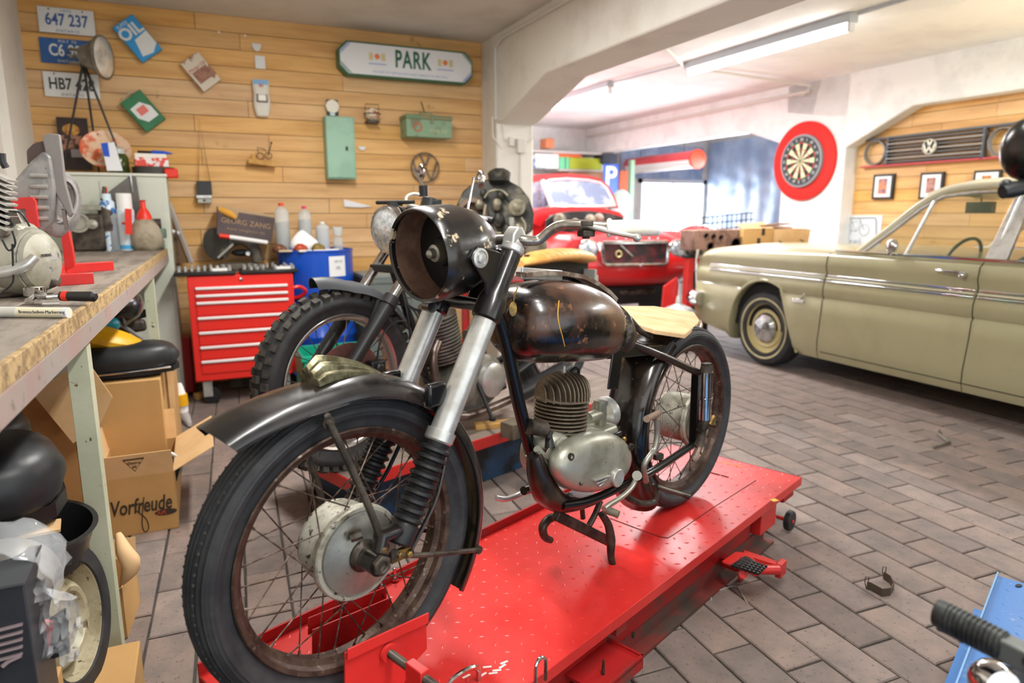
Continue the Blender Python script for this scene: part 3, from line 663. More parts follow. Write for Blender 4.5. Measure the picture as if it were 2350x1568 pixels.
# brake rod lug
g=G(); g.cyl(B(1510,1040,.07),B(1520,1070,.08),.006,n=8); g.box(B(1511,1048,.075),(.03,.015,.018)); g.obj('stop_switch',greas,t)
# centre stand
sm_=mat('bare_cast_steel','#4f463e',.45,.65,c2='#332b25',s=18,b=.3)
g=G(); g.bar(B(1275,1182,.04),B(1392,1240,.04),.03,.022,Z1); g.obj('stand_crossbar',sm_,t,bev=.004)
g=G(); g.tube([B(1292,1185,-.05),B(1262,1190,-.05),B(1246,1210,-.05),B(1250,1232,-.05),B(1264,1240,-.05)],[.011,.013,.013,.012,.010],12,sm=4); g.obj('stand_foot',sm_,t)
g=G(); g.tube([B(1380,1180,.07),B(1396,1205,.075),B(1402,1240,.08),B(1402,1275,.085),B(1408,1300,.09),B(1418,1308,.09)],[.010,.012,.014,.011,.010,.008],12,sm=4); g.obj('stand_foot',sm_,t)
g=G(); g.tube([B(1412,1296,.09),B(1458,1316,.13)],.006,8); g.obj('stand_tang',sm_,t)
g=G(); g.tube([B(1378,1150,.05),B(1366,1180,.05),B(1352,1206,.045)],.009,10,sm=3); g.obj('stand_strut',sm_,t)
g=G(); g.tube([B(1335,1160,-.02),B(1338,1190,-.02)],.008,8); g.obj('stand_strut',sm_,t)
# battery tray, exhaust on the far side
ft([B(1138,1143,-.16),B(1160,1146,-.15),B(1190,1136,-.14),B(1215,1122,-.12)],.008,'brake_pedal_arm',alub,4)
g=G(); g.box(B(1330,1140,.02),(.09,.08,.006),M.Rotation(math.atan2(BU.y,BU.x),3,'Z')); g.obj('base_plate',blackp,t)
g=G(); g.lathe(B(1304,1137,.05),BN,[(0,.009),(.01,.009)],6); g.obj('base_bolt',alub,t)
# key tag hanging from the yoke
g=G(); g.tube([B(1188,660,.1),B(1180,680,.1),B(1178,700,.1)],.0018,6); g.lathe(B(1177,709,.1),BN*.8-BU*.6,[(0,.0),(0,.010),(.002,.010),(.002,0)],16,sc=(1.7,.9)); g.obj('key_tag',brass,t)
g=G(); g.tube([B(1283,690,.13),B(1280,720,.137),B(1283,745,.14),B(1290,770,.137),B(1296,795,.125)],.0014,5,sm=3); g.obj('gold_pinstripe',mat('gold_paint','#d9a83c',.5),t)
# ================================================================ red lift under the motorcycle
red=mat('red_lift_paint','#cf302c',.33,c2='#bd2321',s=4,lo=.45,hi=.7,r2=.28,c3='#d9807a',s3=30,lo3=.74,hi3=.82,b=.12,bs=20)
redd=mat('dirty_red_paint','#a51a1a',.5,c2='#6d3b34',s=9,lo=.5,hi=.66,b=.2)
redb=mat('scuffed_red_plate','#b01818',.4,c2='#3a1512',s=14,lo=.56,hi=.6)
laz=R(67); LU=V((math.sin(laz),math.cos(laz),0)); LN=V((math.cos(laz),-math.sin(laz),0))
def Lw(u,n,z): return LU*u+LN*n+Z1*z
LR=M((LU,LN*-1,Z1)).transposed()
u0,u1,n0,n1=.53,2.63,-1.442,-.876
t=thing('motorcycle_lift','red steel motorcycle lift with tread plate deck under the black motorcycle','lift',Lw((u0+u1)/2,(n0+n1)/2,0),math.atan2(LU.y,LU.x))
def lbox(g,a,b): g.box(Lw((a[0]+b[0])/2,(a[1]+b[1])/2,(a[2]+b[2])/2),(abs(b[0]-a[0]),abs(b[1]-a[1]),abs(b[2]-a[2])),LR)
g=G(); lbox(g,(u0,n0,.203),(u1,n1,.21)); g.obj('deck',red,t)
g=G(); lbox(g,(u0,n1-.004,.178),(u1,n1+.001,.2095)); g.obj('deck_skirt',red,t,bev=.001)
g=G(); lbox(g,(u0,n0-.004,.175),(u1-.25,n0+.003,.237)); g.obj('side_rail',redd,t)
g=G(); lbox(g,(u1-.005,n0,.178),(u1,n1,.21)); g.obj('deck_skirt',redd,t)
# teardrop tread pattern
g=G()
for i in range(46):
    for j in range(13):
        u=u0+.03+i*.0455; n=n0+.02+j*.0437
        if u>u1-.02 or 1.98<u<2.4 and n>-1.3 and False: continue
        a=(1 if (i+j)%2 else -1)*R(45); d=LU*math.cos(a)+LN*math.sin(a); c=Lw(u,n,.2095); w_=d.cross(Z1)
        g.add([c-d*.013,c+w_*.005,c+d*.013,c-w_*.005,c+Z1*.0032],[(0,1,4),(1,2,4),(2,3,4),(3,0,4)])
g.obj('tread_pattern',red,t,kind='stuff',ang=80)
# cut line of the removable rear panel
sm2=mat('seam_shadow_gap','#2a0d0c',.8)
g=G(); q=[at(1735,1103,Z=.2105),at(1640,1163,Z=.2105),at(1545,1228,Z=.2105),at(1533,1235,Z=.2105),at(1515,1233,Z=.2105),at(1400,1190,Z=.2105)]
g.tube(q,.0016,4); g.obj('panel_seam',sm2,t)
g=G(); g.tube([at(1618,1082,Z=.2105),at(1672,1096,Z=.2105)],.003,5); g.obj('slot',sm2,t)
# base frame with channel flange
g=G(); lbox(g,(u0+.1,n1-.085,.03),(u1-.32,n1-.06,.178)); g.obj('scissor_side',redd,t)
g=G(); lbox(g,(u0+.05,n1-.06,.0),(u1-.20,n1-.015,.012)); lbox(g,(u0+.05,n1-.062,.0),(u1-.20,n1-.056,.055)); g.obj('base_channel',mat('greasy_red_channel','#7a2f2a',.55,c2='#4b4038',s=10,lo=.42,hi=.6),t)
g=G(); lbox(g,(u0+.05,n0+.02,.0),(u1-.25,n0+.06,.05)); g.obj('base_channel',redd,t)
g=G(); lbox(g,(u1-.30,n1-.07,.06),(u1-.16,n1-.03,.178)); g.obj('rear_post',red,t,bev=.003)
g=G(); lbox(g,(u1-.12,n1-.05,.135),(u1-.02,n1-.02,.178)); g.obj('rear_bracket',redd,t)
g=G(); lbox(g,(u0+.85,n1-.05,.13),(u0+.90,n1-.02,.178)); g.obj('gusset',redd,t)
g=G(); lbox(g,(u0+.30,n0+.05,.0),(u1-.5,n0+.50,.02)); g.obj('base_plate',MT['greasy_red_channel'],t)
cw=at(1812,1195,Z=.045)
g=G(); g.lathe(cw-LN*.012,LN,[(0,.015),(0,.036),(.004,.04),(.020,.04),(.024,.036),(.024,.012)],24); g.obj('caster',blackr,t)
g=G(); g.cyl(cw+LN*.011,cw+LN*.016,.007,n=10); g.cyl(cw-LN*.05,cw,.008,n=10); g.obj('caster_axle',red,t)
for q in (at(1443,1452,Z=.05),):
    g=G(); g.cyl(q-LN*.02,q+LN*.02,.008,n=8); g.obj('latch_bolt',steel,t)
# front jaw clamp
def plate(g,pts,th,n=None):
    n=n or BN; g.loft([[q for q in pts],[q+n*th for q in pts]])
v1=.085
a,b_,c_,d_=B(789,1497,v1),B(975,1413,v1),B(976,1500,v1),B(789,1640,v1)
g=G(); plate(g,[a,b_,B(977,1488,v1),B(955,1512,v1),B(905,1600,v1),d_],.005); g.bar(a+BN*.012,b_+BN*.012,.024,.004,Z1); jw=g.obj('clamp_jaw',red,t,bev=.001)
v2=-.075
g=G(); plate(g,[B(718,1447,v2),B(898,1372,v2),B(897,1455,v2),B(718,1512,v2)],-.005); g.bar(B(718,1447,v2)-BN*.02,B(898,1372,v2)-BN*.02,.04,.004,Z1); g.obj('clamp_jaw',redb,t,bev=.001)
p0=B(888,1495,v1+.004); dn=(BN*1).normalized()
g=G(); g.lathe(p0,dn,[(0,.019),(.006,.021),(.012,.019)],18); g.obj('screw_flange',red,t)
pr=[(0,.0085)]; k=0
while k<.26: pr+=[(k,.0085),(k+.0012,.0095),(k+.0024,.0085)]; k+=.0026
g=G(); g.lathe(p0,dn,pr,12); g.obj('clamp_screw',steel,t)
g=G(); q=p0+dn*.10; g.box(q-Z1*.02,(.022,.05,.075),M((BU,BN,Z1)).transposed()); g.obj('screw_block',red,t,bev=.002)
g=G(); q=at(1060,1560,Z=.24); g.tube([q-BU*.05-Z1*.03,q-BU*.04+Z1*.008,q+BU*.0+Z1*.016,q+BU*.045+Z1*.006,q+BU*.05-Z1*.03],.006,8,sm=3); g.obj('crank_handle',chrome,t)
for (x_,y_) in ((1240,1568),):
    q=at(x_,y_+2,Z=.21); g=G(); g.tube([q-LU*.017,q-LU*.017+Z1*.045,q-LU*.012+Z1*.058,q+Z1*.064,q+LU*.012+Z1*.058,q+LU*.017+Z1*.045,q+LU*.017],.0042,8,sm=2); g.obj('tie_down_loop',chrome,t)
# side bracket at the lower right of the frame
q=at(1330,1545,Z=.1); g=G(); lbox(g,(LU.dot(q)-.02,n1-.06,.085),(LU.dot(q)+.17,n1+.05,.093)); lbox(g,(LU.dot(q)+.165,n1-.06,.06),(LU.dot(q)+.17,n1+.05,.1)); lbox(g,(LU.dot(q)-.02,n1+.045,.06),(LU.dot(q)+.17,n1+.05,.1)); g.obj('side_bracket',redd,t)
g=G(); q=at(1384,1548,Z=.093); g.tube([q,q+Z1*.04],[.005,.003],8); g.obj('bracket_pin',steel,t)
for x_,y_ in ((876,1345),(906,1330)):
    g=G(); q=at(x_,y_,Z=.215); g.lathe(q,Z1,[(0,.012),(.004,.012),(.0045,.005),(.035,.005),(.036,.003)],8); g.obj('anchor_bolt',chrome,t)
g=G()
for i in range(9):
    q=at(rnd.uniform(1060,1165),1530+rnd.uniform(-16,26),Z=.2108); g.box(q,(.02,.006,.0004),M.Rotation(rnd.uniform(-.4,.4),3,'Z'))
g.obj('paint_scrape',mat('bare_scrape','#d9c6c0',.6),t,kind='stuff')
g=G()
for i in range(8):
    q=at(1632+i*10+rnd.uniform(-3,3),1057+i*1.9,Z=.2108); g.box(q,(.018,.004,.0004),M.Rotation(-.3,3,'Z'))
g.box(at(1777,1148,Z=.2108),(.025,.02,.0006)); g.obj('yellow_marking',mat('yellow_dab','#d7a436',.6),t,kind='stuff')
# foot pedal unit: a separate pump linkage of the lift
PT=thing('foot_pump','red foot pump pedal with black grip pad beside the red lift','foot pump',at(1730,1330,Z=0))
q=at(1700,1282,Z=.11)
g=G(); plate(g,[at(1657,1288,Z=.12),at(1688,1266,Z=.13),at(1720,1270,Z=.13),at(1745,1300,Z=.12),at(1748,1315,Z=.11),at(1735,1320,Z=.108)],-.006,Z1); g.obj('pedal_plate',red,PT,bev=.001)
g=G()
a=at(1690,1290,Z=.127);b_=at(1745,1318,Z=.117);c_=at(1722,1276,Z=.13)
for i in range(7):
    for j in range(5):
        g.box(at(1684+i*9.2+j*4.6,1300+i*2.8-j*4.2,Z=.122),(.007,.007,.008),M.Rotation(.3,3,'Z'))
g.obj('grip_pad',blackr,PT,kind='stuff')
g=G(); plate(g,[at(1676,1300,Z=.119),at(1712,1278,Z=.122),at(1751,1303,Z=.117),at(1744,1320,Z=.113)],.005,Z1); g.obj('pad_base',blackr,PT)
g=G(); g.bar(at(1705,1272,Z=.10),at(1782,1298,Z=.075),.02,.03,Z1); g.obj('pump_arm',red,PT,bev=.003)
g=G(); g.cyl(at(1735,1308,Z=.09),at(1785,1308,Z=.075),.016,n=16); g.obj('pump_tube',red,PT)
g=G(); g.box(at(1792,1305,Z=.065),(.05,.02,.05),LR); g.obj('end_block',red,PT,bev=.003)
g=G(); g.cyl(at(1706,1318,Z=.06),at(1706,1318,Z=.1),.014,n=12); g.cyl(at(1700,1330,Z=.0),at(1700,1322,Z=.07),.01,n=10); g.obj('pivot_post',red,PT)
g=G(); g.bar(at(1700,1300,Z=.08),Lw(LU.dot(at(1640,1310,Z=.0)),n1-.06,.05),.03,.04,Z1); g.obj('linkage',redd,PT)

# ================================================================ second lift (behind)
c0=at(805,1102,Z=.25); dr=(at(1149,993,Z=.25)-c0).normalized(); dl=V((-dr.y,dr.x,0))
R2=M((dr,dl,Z1)).transposed()
def L2(a,b_,z): return V((c0.x,c0.y,0))+dr*a+dl*b_+Z1*z
t=thing('motorcycle_lift','low lift with worn grey board deck and red edging behind the front motorcycle','lift',L2(.9,.3,0),math.atan2(dr.y,dr.x))
def l2b(g,a,b_): g.box(L2((a[0]+b_[0])/2,(a[1]+b_[1])/2,(a[2]+b_[2])/2),[abs(b_[i]-a[i]) for i in range(3)],R2)
g=G(); l2b(g,(.0,.0,.225),(1.95,.60,.25)); g.obj('board_deck',mat('worn_grey_board','#9b8c80',.75,c2='#7f7066',s=4,st=(1,5,1),lo=.4,hi=.65,b=.3),t)
g=G(); l2b(g,(-.008,-.01,.205),(1.95,.0,.252)); g.obj('edge_rail',red,t)
g=G(); l2b(g,(-.01,-.01,.205),(-.001,.61,.252)); g.obj('edge_rail',red,t)
g=G(); l2b(g,(-.008,.60,.205),(1.95,.61,.252)); g.obj('edge_rail',red,t)
g=G(); l2b(g,(.12,.08,.0),(1.8,.14,.205)); l2b(g,(.12,.46,.0),(1.8,.52,.205)); l2b(g,(.12,.1,.0),(.2,.5,.12)); g.obj('base_frame',mat('navy_base_paint','#24405f',.5,c2='#1b1c1f',s=8),t)
# wooden block under the side stand
g=G(); q=at(1137,974,Z=.262); g.box(q,(.20,.06,.024),M.Rotation(R(-8),3,'Z')); g.obj('wood_block',mat('pale_wood','#d9ad6a',.7,c2='#c4924c',s=6),None,label='pale wooden block under the side stand of the rear motorcycle',cat='wood block',org=q-Z1*.012,bev=.002)
g=G(); q=at(1178,985,Z=.285); g.box(q,(.085,.08,.07),M.Rotation(R(20),3,'Z')); g.obj('wood_block',mat('grimy_timber','#6b6050',.8,c2='#4d4437',s=9),None,label='grimy dark timber chunk beside the pale block on the rear lift',cat='wood block',org=q-Z1*.035,bev=.003)

# ================================================================ second motorcycle
m2z=R(63.8); U2=V((math.sin(m2z),math.cos(m2z),0)); N2=V((math.cos(m2z),-math.sin(m2z),0)); C2=V((.43,2.58,0))
def W2(u,v,z): return C2+U2*u+N2*v+Z1*z
def B2(x,y,v):
    r=ray(x,y); k=(v+C2.dot(N2))/r.dot(N2); return V((0,0,CH))+r*k
t=thing('motorcycle','scrambler motorcycle with knobbly front tyre, round chrome headlamp and ribbed tan seat','motorcycle',C2+Z1*.25,math.atan2(U2.y,U2.x))
satb=mat('satin_black','#1a1b1c',.42,b=.1); graphite=mat('satin_graphite_plastic','#3b3d40',.42)
rimal=mat('polished_alloy_rim','#b9b2ae',.25,.85)
F2=B2(778,865,0); R2c=B2(1268,738,0); R2c.z=.25+.325
F2.z=.25+.345
mk_wheel(t,'front_wheel',F2,U2,N2,.262,.345,.105,rimal,steel,satb,hubr=.05,hubw=(-.05,.05),spokes=32,tread='knob',tm=rubber,tdm=rubberd)
mk_wheel(t,'rear_wheel',R2c,U2,N2,.235,.325,.115,rimal,steel,alu,hubr=.08,spokes=32,tm=rubber)
g=G(); g.lathe(F2,N2,[(.058,.085),(.058,.155),(.063,.155),(.063,.085)],48,cap=False,close=True); g.obj('brake_disc',mat('rust_tinted_disc','#8d625a',.4,.7,c2='#6d4f49',s=8),t)
g=G()
for k in range(5):
    a=2*math.pi*k/5; e=U2*math.cos(a)+Z1*math.sin(a); g.bar(F2+N2*.055+e*.03,F2+N2*.06+e*.09,.02,.005,N2)
g.lathe(F2,N2,[(.05,.04),(.062,.04),(.066,.03)],20); g.obj('disc_carrier',mat('golden_carrier','#8d7f5e',.4,.6),t)
for s_,sp in ((1,[(919,652),(898,686),(815,822),(800,848)]),(-1,[(903,598),(859,668),(822,737),(795,774)])):
    v=.10*s_
    if s_>0: p=[B2(*q,v) for q in sp]
    else:
        p=[q-N2*.20 for q in [B2(*r_,.10) for r_ in [(919,652),(898,686),(815,822),(800,848)]]]
    d=(p[1]-p[3]).normalized(); top=p[1]+d*.36
    g=G(); g.cyl(p[1]-d*.02,top,.0205,n=18); g.obj('fork_tube',chrome,t)
    g=G(); g.lathe(p[1],-d,[(-.012,.024),(-.008,.032),(.03,.033),(.034,.028),(.12,.028),((p[1]-p[3]).length,.024),((p[1]-p[3]).length+.03,.026)],20); g.obj('fork_slider',satb,t)
    for k in range(2):
        pass
    if s_>0: FT2=top; FD2=d
g=G(); q=F2+N2*.085+U2*.11-Z1*.0+Z1*.03; g.box(q,(.07,.045,.09),M((U2,N2,Z1)).transposed()); g.cyl(q+N2*.02+Z1*.015,q+N2*.035+Z1*.015,.02,n=14); g.obj('brake_caliper',satb,t,bev=.01)
g=G(); g.tube([q,q+Z1*.12+U2*.03,q+Z1*.18+U2*.10,q+Z1*.17+U2*.18],.004,6,sm=4); g.obj('brake_hose',blackr,t)
g=G(); g.bar(FT2-FD2*.01-N2*.21,FT2-FD2*.01+N2*.01,.05,.02,U2); g.obj('top_yoke',satb,t,bev=.005)
g=G(); g.bar(FT2-FD2*.22-N2*.21,FT2-FD2*.22+N2*.01,.05,.03,U2); g.obj('lower_yoke',satb,t,bev=.005)
# high front fender
rows=[]
for i in range(16):
    a=R(104)-R(80)*i/15; rr_=.382+(.03*max(0,1-i/4)); w_=.028+.04*min(1,i/4); e=U2*math.cos(a)+Z1*math.sin(a)
    rows.append([F2+e*(rr_-.05*(1-math.cos(b)))+N2*(w_*math.sin(b)) for b in [R(-80)+R(160)*j/8 for j in range(9)]])
g=G(); g.sheet(rows,.003); g.obj('front_fender',graphite,t,ang=60)
g=G(); g.tube([B2(870,690,.07),B2(850,745,.075)],.012,8); g.obj('fender_stay',satb,t)
# headlamp
lc=B2(886,528,0); la=(U2+N2*-.0+Z1*.06).normalized()
g=G(); g.lathe(lc,la,[(.0,.088),(.012,.094),(.028,.095),(.032,.09),(.07,.086),(.11,.07),(.14,.03),(.145,.0)],40); g.obj('headlamp_bucket',satb,t)
g=G(); g.lathe(lc,la,[(-.006,.084),(-.002,.092),(.012,.096),(.04,.097),(.042,.094),(.0,.084)],40,cap=False,close=True); g.obj('headlamp_bezel',chrome,t)
gl=mat('headlamp_glass','#dfe6ea',.08,.55,c2='#b9c0c4',s=60,b=.8,bs=90)
g=G(); g.lathe(lc,la,[(-.022,.001),(-.020,.03),(-.012,.06),(-.001,.086),(.004,.086)],40); g.obj('headlamp_lens',gl,t)
g=G(); g.box(lc+la*.05+Z1*.1-N2*.0,(.05,.05,.02)); g.cyl(lc+la*.05+Z1*.105-N2*.11,lc+la*.05+Z1*.105+N2*.11,.008,n=8); g.obj('lamp_bracket',satb,t)
# cockpit
hb_=[B2(905,492,-.22),B2(940,488,-.12),B2(985,482,-.05),B2(1000,487,.02),B2(1040,492,.12),B2(1128,506,.30)]
g=G(); g.tube(hb_,.011,12,sm=4); hbar=g.obj('handlebar',alub,t)
g=G(); g.cyl(B2(1072,497,.18),B2(1130,507,.30),.0165,n=18); g.cyl(B2(1123,505,.286),B2(1132,508,.303),.0175,.0175,n=18); g.obj('grip',blackr,hbar)
g=G(); g.cyl(B2(1126,506,.292),B2(1133,508,.306),.011,n=16); g.obj('bar_end',mat('dark_bore','#0a0a0a',.6),hbar)
g=G(); q=B2(985,475,.0); g.lathe(q-la*.0,(Z1-U2*-.35).normalized(),[(-.03,.02),(-.03,.038),(.03,.038),(.034,.034),(.034,0)],24); g.obj('speedometer',satb,t)
g=G(); q=B2(972,440,-.06); g.cyl(q-Z1*.02,q+Z1*.025,.02,n=14); g.obj('brake_reservoir',satb,t)
g=G(); g.tube([B2(968,448,-.06),B2(950,445,-.09),B2(934,452,-.10),B2(935,468,-.09),B2(960,475,-.06)],.006,8,sm=4); g.obj('cable_loop',mat('pale_hose','#b9b6ad',.5),t)
for pp in ([(900,478,-.18),(930,478,-.15),(960,480,-.1)],[(940,500,-.1),(960,510,-.02),(1000,505,.02)],[(1000,500,.0),(1030,490,.05),(1050,486,.09)]):
    g=G(); g.tube([B2(*q) for q in pp],.006,8,sm=4); g.obj('control_cable',blackr,t)
g=G(); g.box(B2(1000,470,.02),(.04,.05,.04)); g.obj('switch_block',satb,t,bev=.004)
g=G(); g.cyl(B2(935,478,-.12),B2(962,480,-.07),.012,n=10); g.obj('throttle_drum',satb,t)
# mirrors on stalks
mv_=[(B2(976,432,-.06),B2(949,388,-.12),B2(967,395,-.1),.03),(B2(1070,490,.15),B2(1087,408,.12),B2(1103,412,.12),.034)]
for a,b_,c_,r_ in mv_:
    g=G(); g.tube([a,b_],.0055,8); sk=g.obj('mirror_stalk',chrome,t)
    g=G(); g.ball(c_,r_,14,(.45,.7,1.15),M.Rotation(R(30),3,'Z')); g.obj('mirror_head',mat('ornate_chrome','#cfcac6',.12,1,c2='#8b7a74',s=40,b=1,bs=50),sk)
    g=G(); g.ball(a,.009,8); g.cyl(b_,c_,.005,n=8); g.obj('stalk_joint',chrome,sk)
# tank, seat, frame
g=G(); rg=[]
for (u,zc,hz,hw) in ((.36,1.02,.03,.04),(.39,1.0,.07,.085),(.46,.99,.09,.12),(.56,.98,.09,.125),(.66,.96,.075,.11),(.74,.95,.05,.08),(.76,.95,.02,.03)):
    rg.append([W2(u,hw*math.cos(2*math.pi*i/24),zc+hz*math.sin(2*math.pi*i/24)) for i in range(24)])
g.loft(rg); g.obj('fuel_tank',mat('copper_brown_tank','#4a2a1c',.3,.2,c2='#6a4331',s=8,coat=.5),t,sub=1)
sl=mat('tan_leather','#d9a35c',.45,c2='#c98f48',s=8,b=.2)
a=B2(1190,607,0);b_=B2(1352,598,0)
g=G(); rg=[]; n=46
for i in range(n+1):
    x_=i/n; c=a+(b_-a)*x_+Z1*(.03*math.sin(x_*3.1)); e=min(1,(1-x_)*6)**.5*min(1,.25+x_*4)**.5
    rib=.004*math.cos(x_*2*math.pi*14); hw=(.075+.05*x_)*max(.15,e); hz=(.035+.012*x_)*max(.2,e)+rib
    rg.append([c+N2*(hw*math.cos(2*math.pi*k/20))+Z1*(hz*math.sin(2*math.pi*k/20)*(1 if math.sin(2*math.pi*k/20)>0 else .6)) for k in range(20)])
g.loft(rg); g.obj('seat',sl,t,ang=70)
g=G(); g.bar(a+U2*.05-Z1*.045,b_-U2*.02-Z1*.04,.18,.02,Z1); g.obj('seat_pan',satb,t,bev=.005)
g=G(); q=b_+U2*.02-Z1*.12; g.box(B2(1345,648,.02),(.02,.13,.15),M((U2,N2,Z1)).transposed()); g.obj('number_plate_holder',mat('pale_plate_holder','#b9bdb6',.5),t,bev=.004)
g=G(); g.box(B2(1350,655,.03)+U2*.013,(.006,.11,.12),M((U2,N2,Z1)).transposed()); g.obj('number_plate',mat('off_white_plate','#d8dbd6',.5),t,bev=.004)
def f2(pts,r,name='frame_tube',m=None): g=G(); g.tube(pts,r,12,sm=3); return g.obj(name,m or satb,t)
f2([W2(.30,0,1.02),W2(.40,0,.75),W2(.52,0,.42),W2(.70,0,.36),W2(1.0,0,.38)],.018)
f2([W2(.32,0,1.0),W2(.75,0,.9),W2(1.25,0,.86)],.018)
for s_ in (1,-1):
    f2([W2(.85,.09*s_,.88),W2(.95,.1*s_,.6),W2(.98,.1*s_,.42)],.014)
    f2([W2(.98,.09*s_,.46)]+[R2c+N2*(.085*s_)],.018,'swingarm')
    a=W2(1.2,.12*s_,.86); b_=R2c+N2*(.115*s_)-U2*.05+Z1*.03
    g=G(); d=(b_-a); pr=[(0,.012),(.04,.012)]; k=.04
    while k<d.length-.06: pr+=[(k,.022),(k+.006,.028),(k+.012,.022)]; k+=.014
    pr+=[(d.length-.05,.014),(d.length,.014)]; g.lathe(a,d,pr,16); g.obj('shock_absorber',satb,t)
rows=[]
for i in range(10):
    a_=R(150)-R(110)*i/9; q=R2c+(U2*math.cos(a_)+Z1*math.sin(a_))*.36
    rows.append([q+N2*(.075*math.sin(b))-(U2*math.cos(a_)+Z1*math.sin(a_))*(.04*(1-math.cos(b))) for b in [R(-80)+R(160)*j/6 for j in range(7)]])
g=G(); g.sheet(rows,.003); g.obj('rear_fender',satb,t,ang=60)
# engine: finned cylinder, cases, covers, carburettor, exhaust
e2m=mat('grey_engine_alloy','#9b9a93',.4,.65,c2='#6c6a63',s=12,lo=.4,hi=.6,b=.2)
g=G(); cz=W2(.58,0,.58); d=(Z1-U2*.25).normalized(); pr=[(0,.06)]
for k in range(14): pr+=[(.01+k*.0155,.062),(.01+k*.0155,.1),(.016+k*.0155,.1),(.016+k*.0155,.062)]
pr+=[(.24,.07),(.27,.06)]; g.lathe(cz,d,pr,20,sc=(1,.85)); g.obj('engine_cylinder',e2m,t,ang=25)
g=G(); g.lathe(W2(.70,-.10,.47),N2,[(0,.1),(.01,.13),(.19,.13),(.2,.11),(.205,0)],28,sc=(1.0,1.45),x=Z1); g.obj('engine_case',e2m,t)
g=G(); g.lathe(W2(.78,.1,.47),N2,[(0,.085),(.025,.08),(.035,.06),(.037,0)],28); g.obj('clutch_cover',alub,t)
g=G(); g.lathe(W2(.60,.1,.46),N2,[(0,.07),(.02,.066),(.03,.05),(.032,0)],28); g.obj('alternator_cover',e2m,t)
g=G(); g.cyl(W2(.68,.05,.68),W2(.80,.05,.70),.03,n=16); g.cyl(W2(.72,.05,.64),W2(.72,.05,.72),.024,n=14); g.obj('carburettor',alu,t)
g=G(); g.tube([W2(.50,.05,.68),W2(.44,.08,.60),W2(.47,.11,.42),W2(.60,.12,.34),W2(.95,.13,.36)],.02,12,sm=4); g.obj('exhaust_pipe',mat('heat_blued_pipe','#5a4a44',.35,.8,c2='#8b8078',s=6),t)
g=G(); g.cyl(W2(.92,.14,.37),W2(1.3,.17,.44),.042,.048,n=20); g.obj('silencer',satb,t)
for (a_,b2_) in (((1095,878,.10),(1130,962,.2)),):
    g=G(); g.tube([B2(*a_),B2(*b2_)],.008,8); q=B2(*b2_); g.cyl(q-Z1*.006,q+Z1*.004,.016,n=10); g.obj('side_stand',satb,t)
for i in range(5):
    g=G(); g.tube([W2(.30,.05-.02*i,.95-.02*i),W2(.30+.03*i,.09,.8),W2(.33+.02*i,.08,.62),W2(.45,.06,.5+.03*i)],.004,6,sm=4); g.obj('control_cable',blackr,t)
# ================================================================ workbench and left side
benchw=mat('worn_bench_board','#8d8378',.7,c2='#6f675e',s=3,st=(6,1,1),c3='#4f4942',s3=12,lo3=.6,hi3=.75,b=.3,bs=30)
edgew=mat('chipped_board_edge','#b89c6e',.8,c2='#8d7350',s=30,c3='#5b4c38',s3=90,lo3=.56,hi3=.66)
angl=mat('worn_angle_iron','#a89f96',.5,.2,c2='#ad958c',s=4,c3='#6f665c',s3=20,lo3=.6,hi3=.7)
pgreen=mat('rust_spotted_green','#b9bda2',.55,c2='#c5c7ad',s=5,c3='#6a4a2a',s3=46,lo3=.64,hi3=.67,b=.2)
def pf(x,y,Y): return at(x,y,Y=Y)
t=thing('workbench','long grey wooden workbench with steel edge and pale green angle legs','workbench',(-.58,2.9,0))
TB=M.Translation((-.32,0,0))@M.Rotation(-math.atan(.0265),4,'Z')
for i in range(4): g=G(TB); g.bx((-.61+i*.150,.5,.962),(-.462+i*.150,4.93,1.0)); g.obj('bench_board',benchw,t,bev=.002)
g=G(TB); g.bx((-.013,.5,.962),(.0,4.93,1.001)); g.obj('board_edge',edgew,t,bev=.002)
g=G(TB); g.bx((-.006,.5,.915),(.003,4.93,.962)); g.bx((-.05,.5,.955),(-.006,4.93,.9615)); g.obj('edge_angle',angl,t)
for y in (1.97,3.86,.75):
    g=G(TB); g.bx((-.052,y-.025,0),(-.006,y-.020,.955)); g.bx((-.010,y-.025,0),(-.005,y+.025,.955)); g.obj('leg',pgreen,t,bev=.001)
    g=G(TB); g.bx((-.60,y-.025,0),(-.56,y-.020,.955)); g.obj('leg',pgreen,t)
# locker behind the bench end
lk=mat('pale_green_locker','#ccd0c2',.5,c2='#c0c5b5',s=3)
t=thing('locker','tall pale grey-green steel locker behind the bench end','locker',(-.55,5.1,0))
g=G(); g.bx((-.90,4.96,0),(-.16,5.30,1.45)); g.obj('cabinet',lk,t,bev=.008)
g=G(); g.bx((-.905,4.95,1.45),(-.155,5.305,1.468)); g.obj('top_panel',mat('locker_top','#dfe0d2',.5),t,bev=.004)
g=G(); g.bx((-.53,4.953,.04),(-.18,4.96,1.42)); g.obj('door',lk,t,bev=.003)
g=G(); g.bx((-.88,4.953,.04),(-.54,4.96,1.42)); g.obj('door',lk,t,bev=.003)
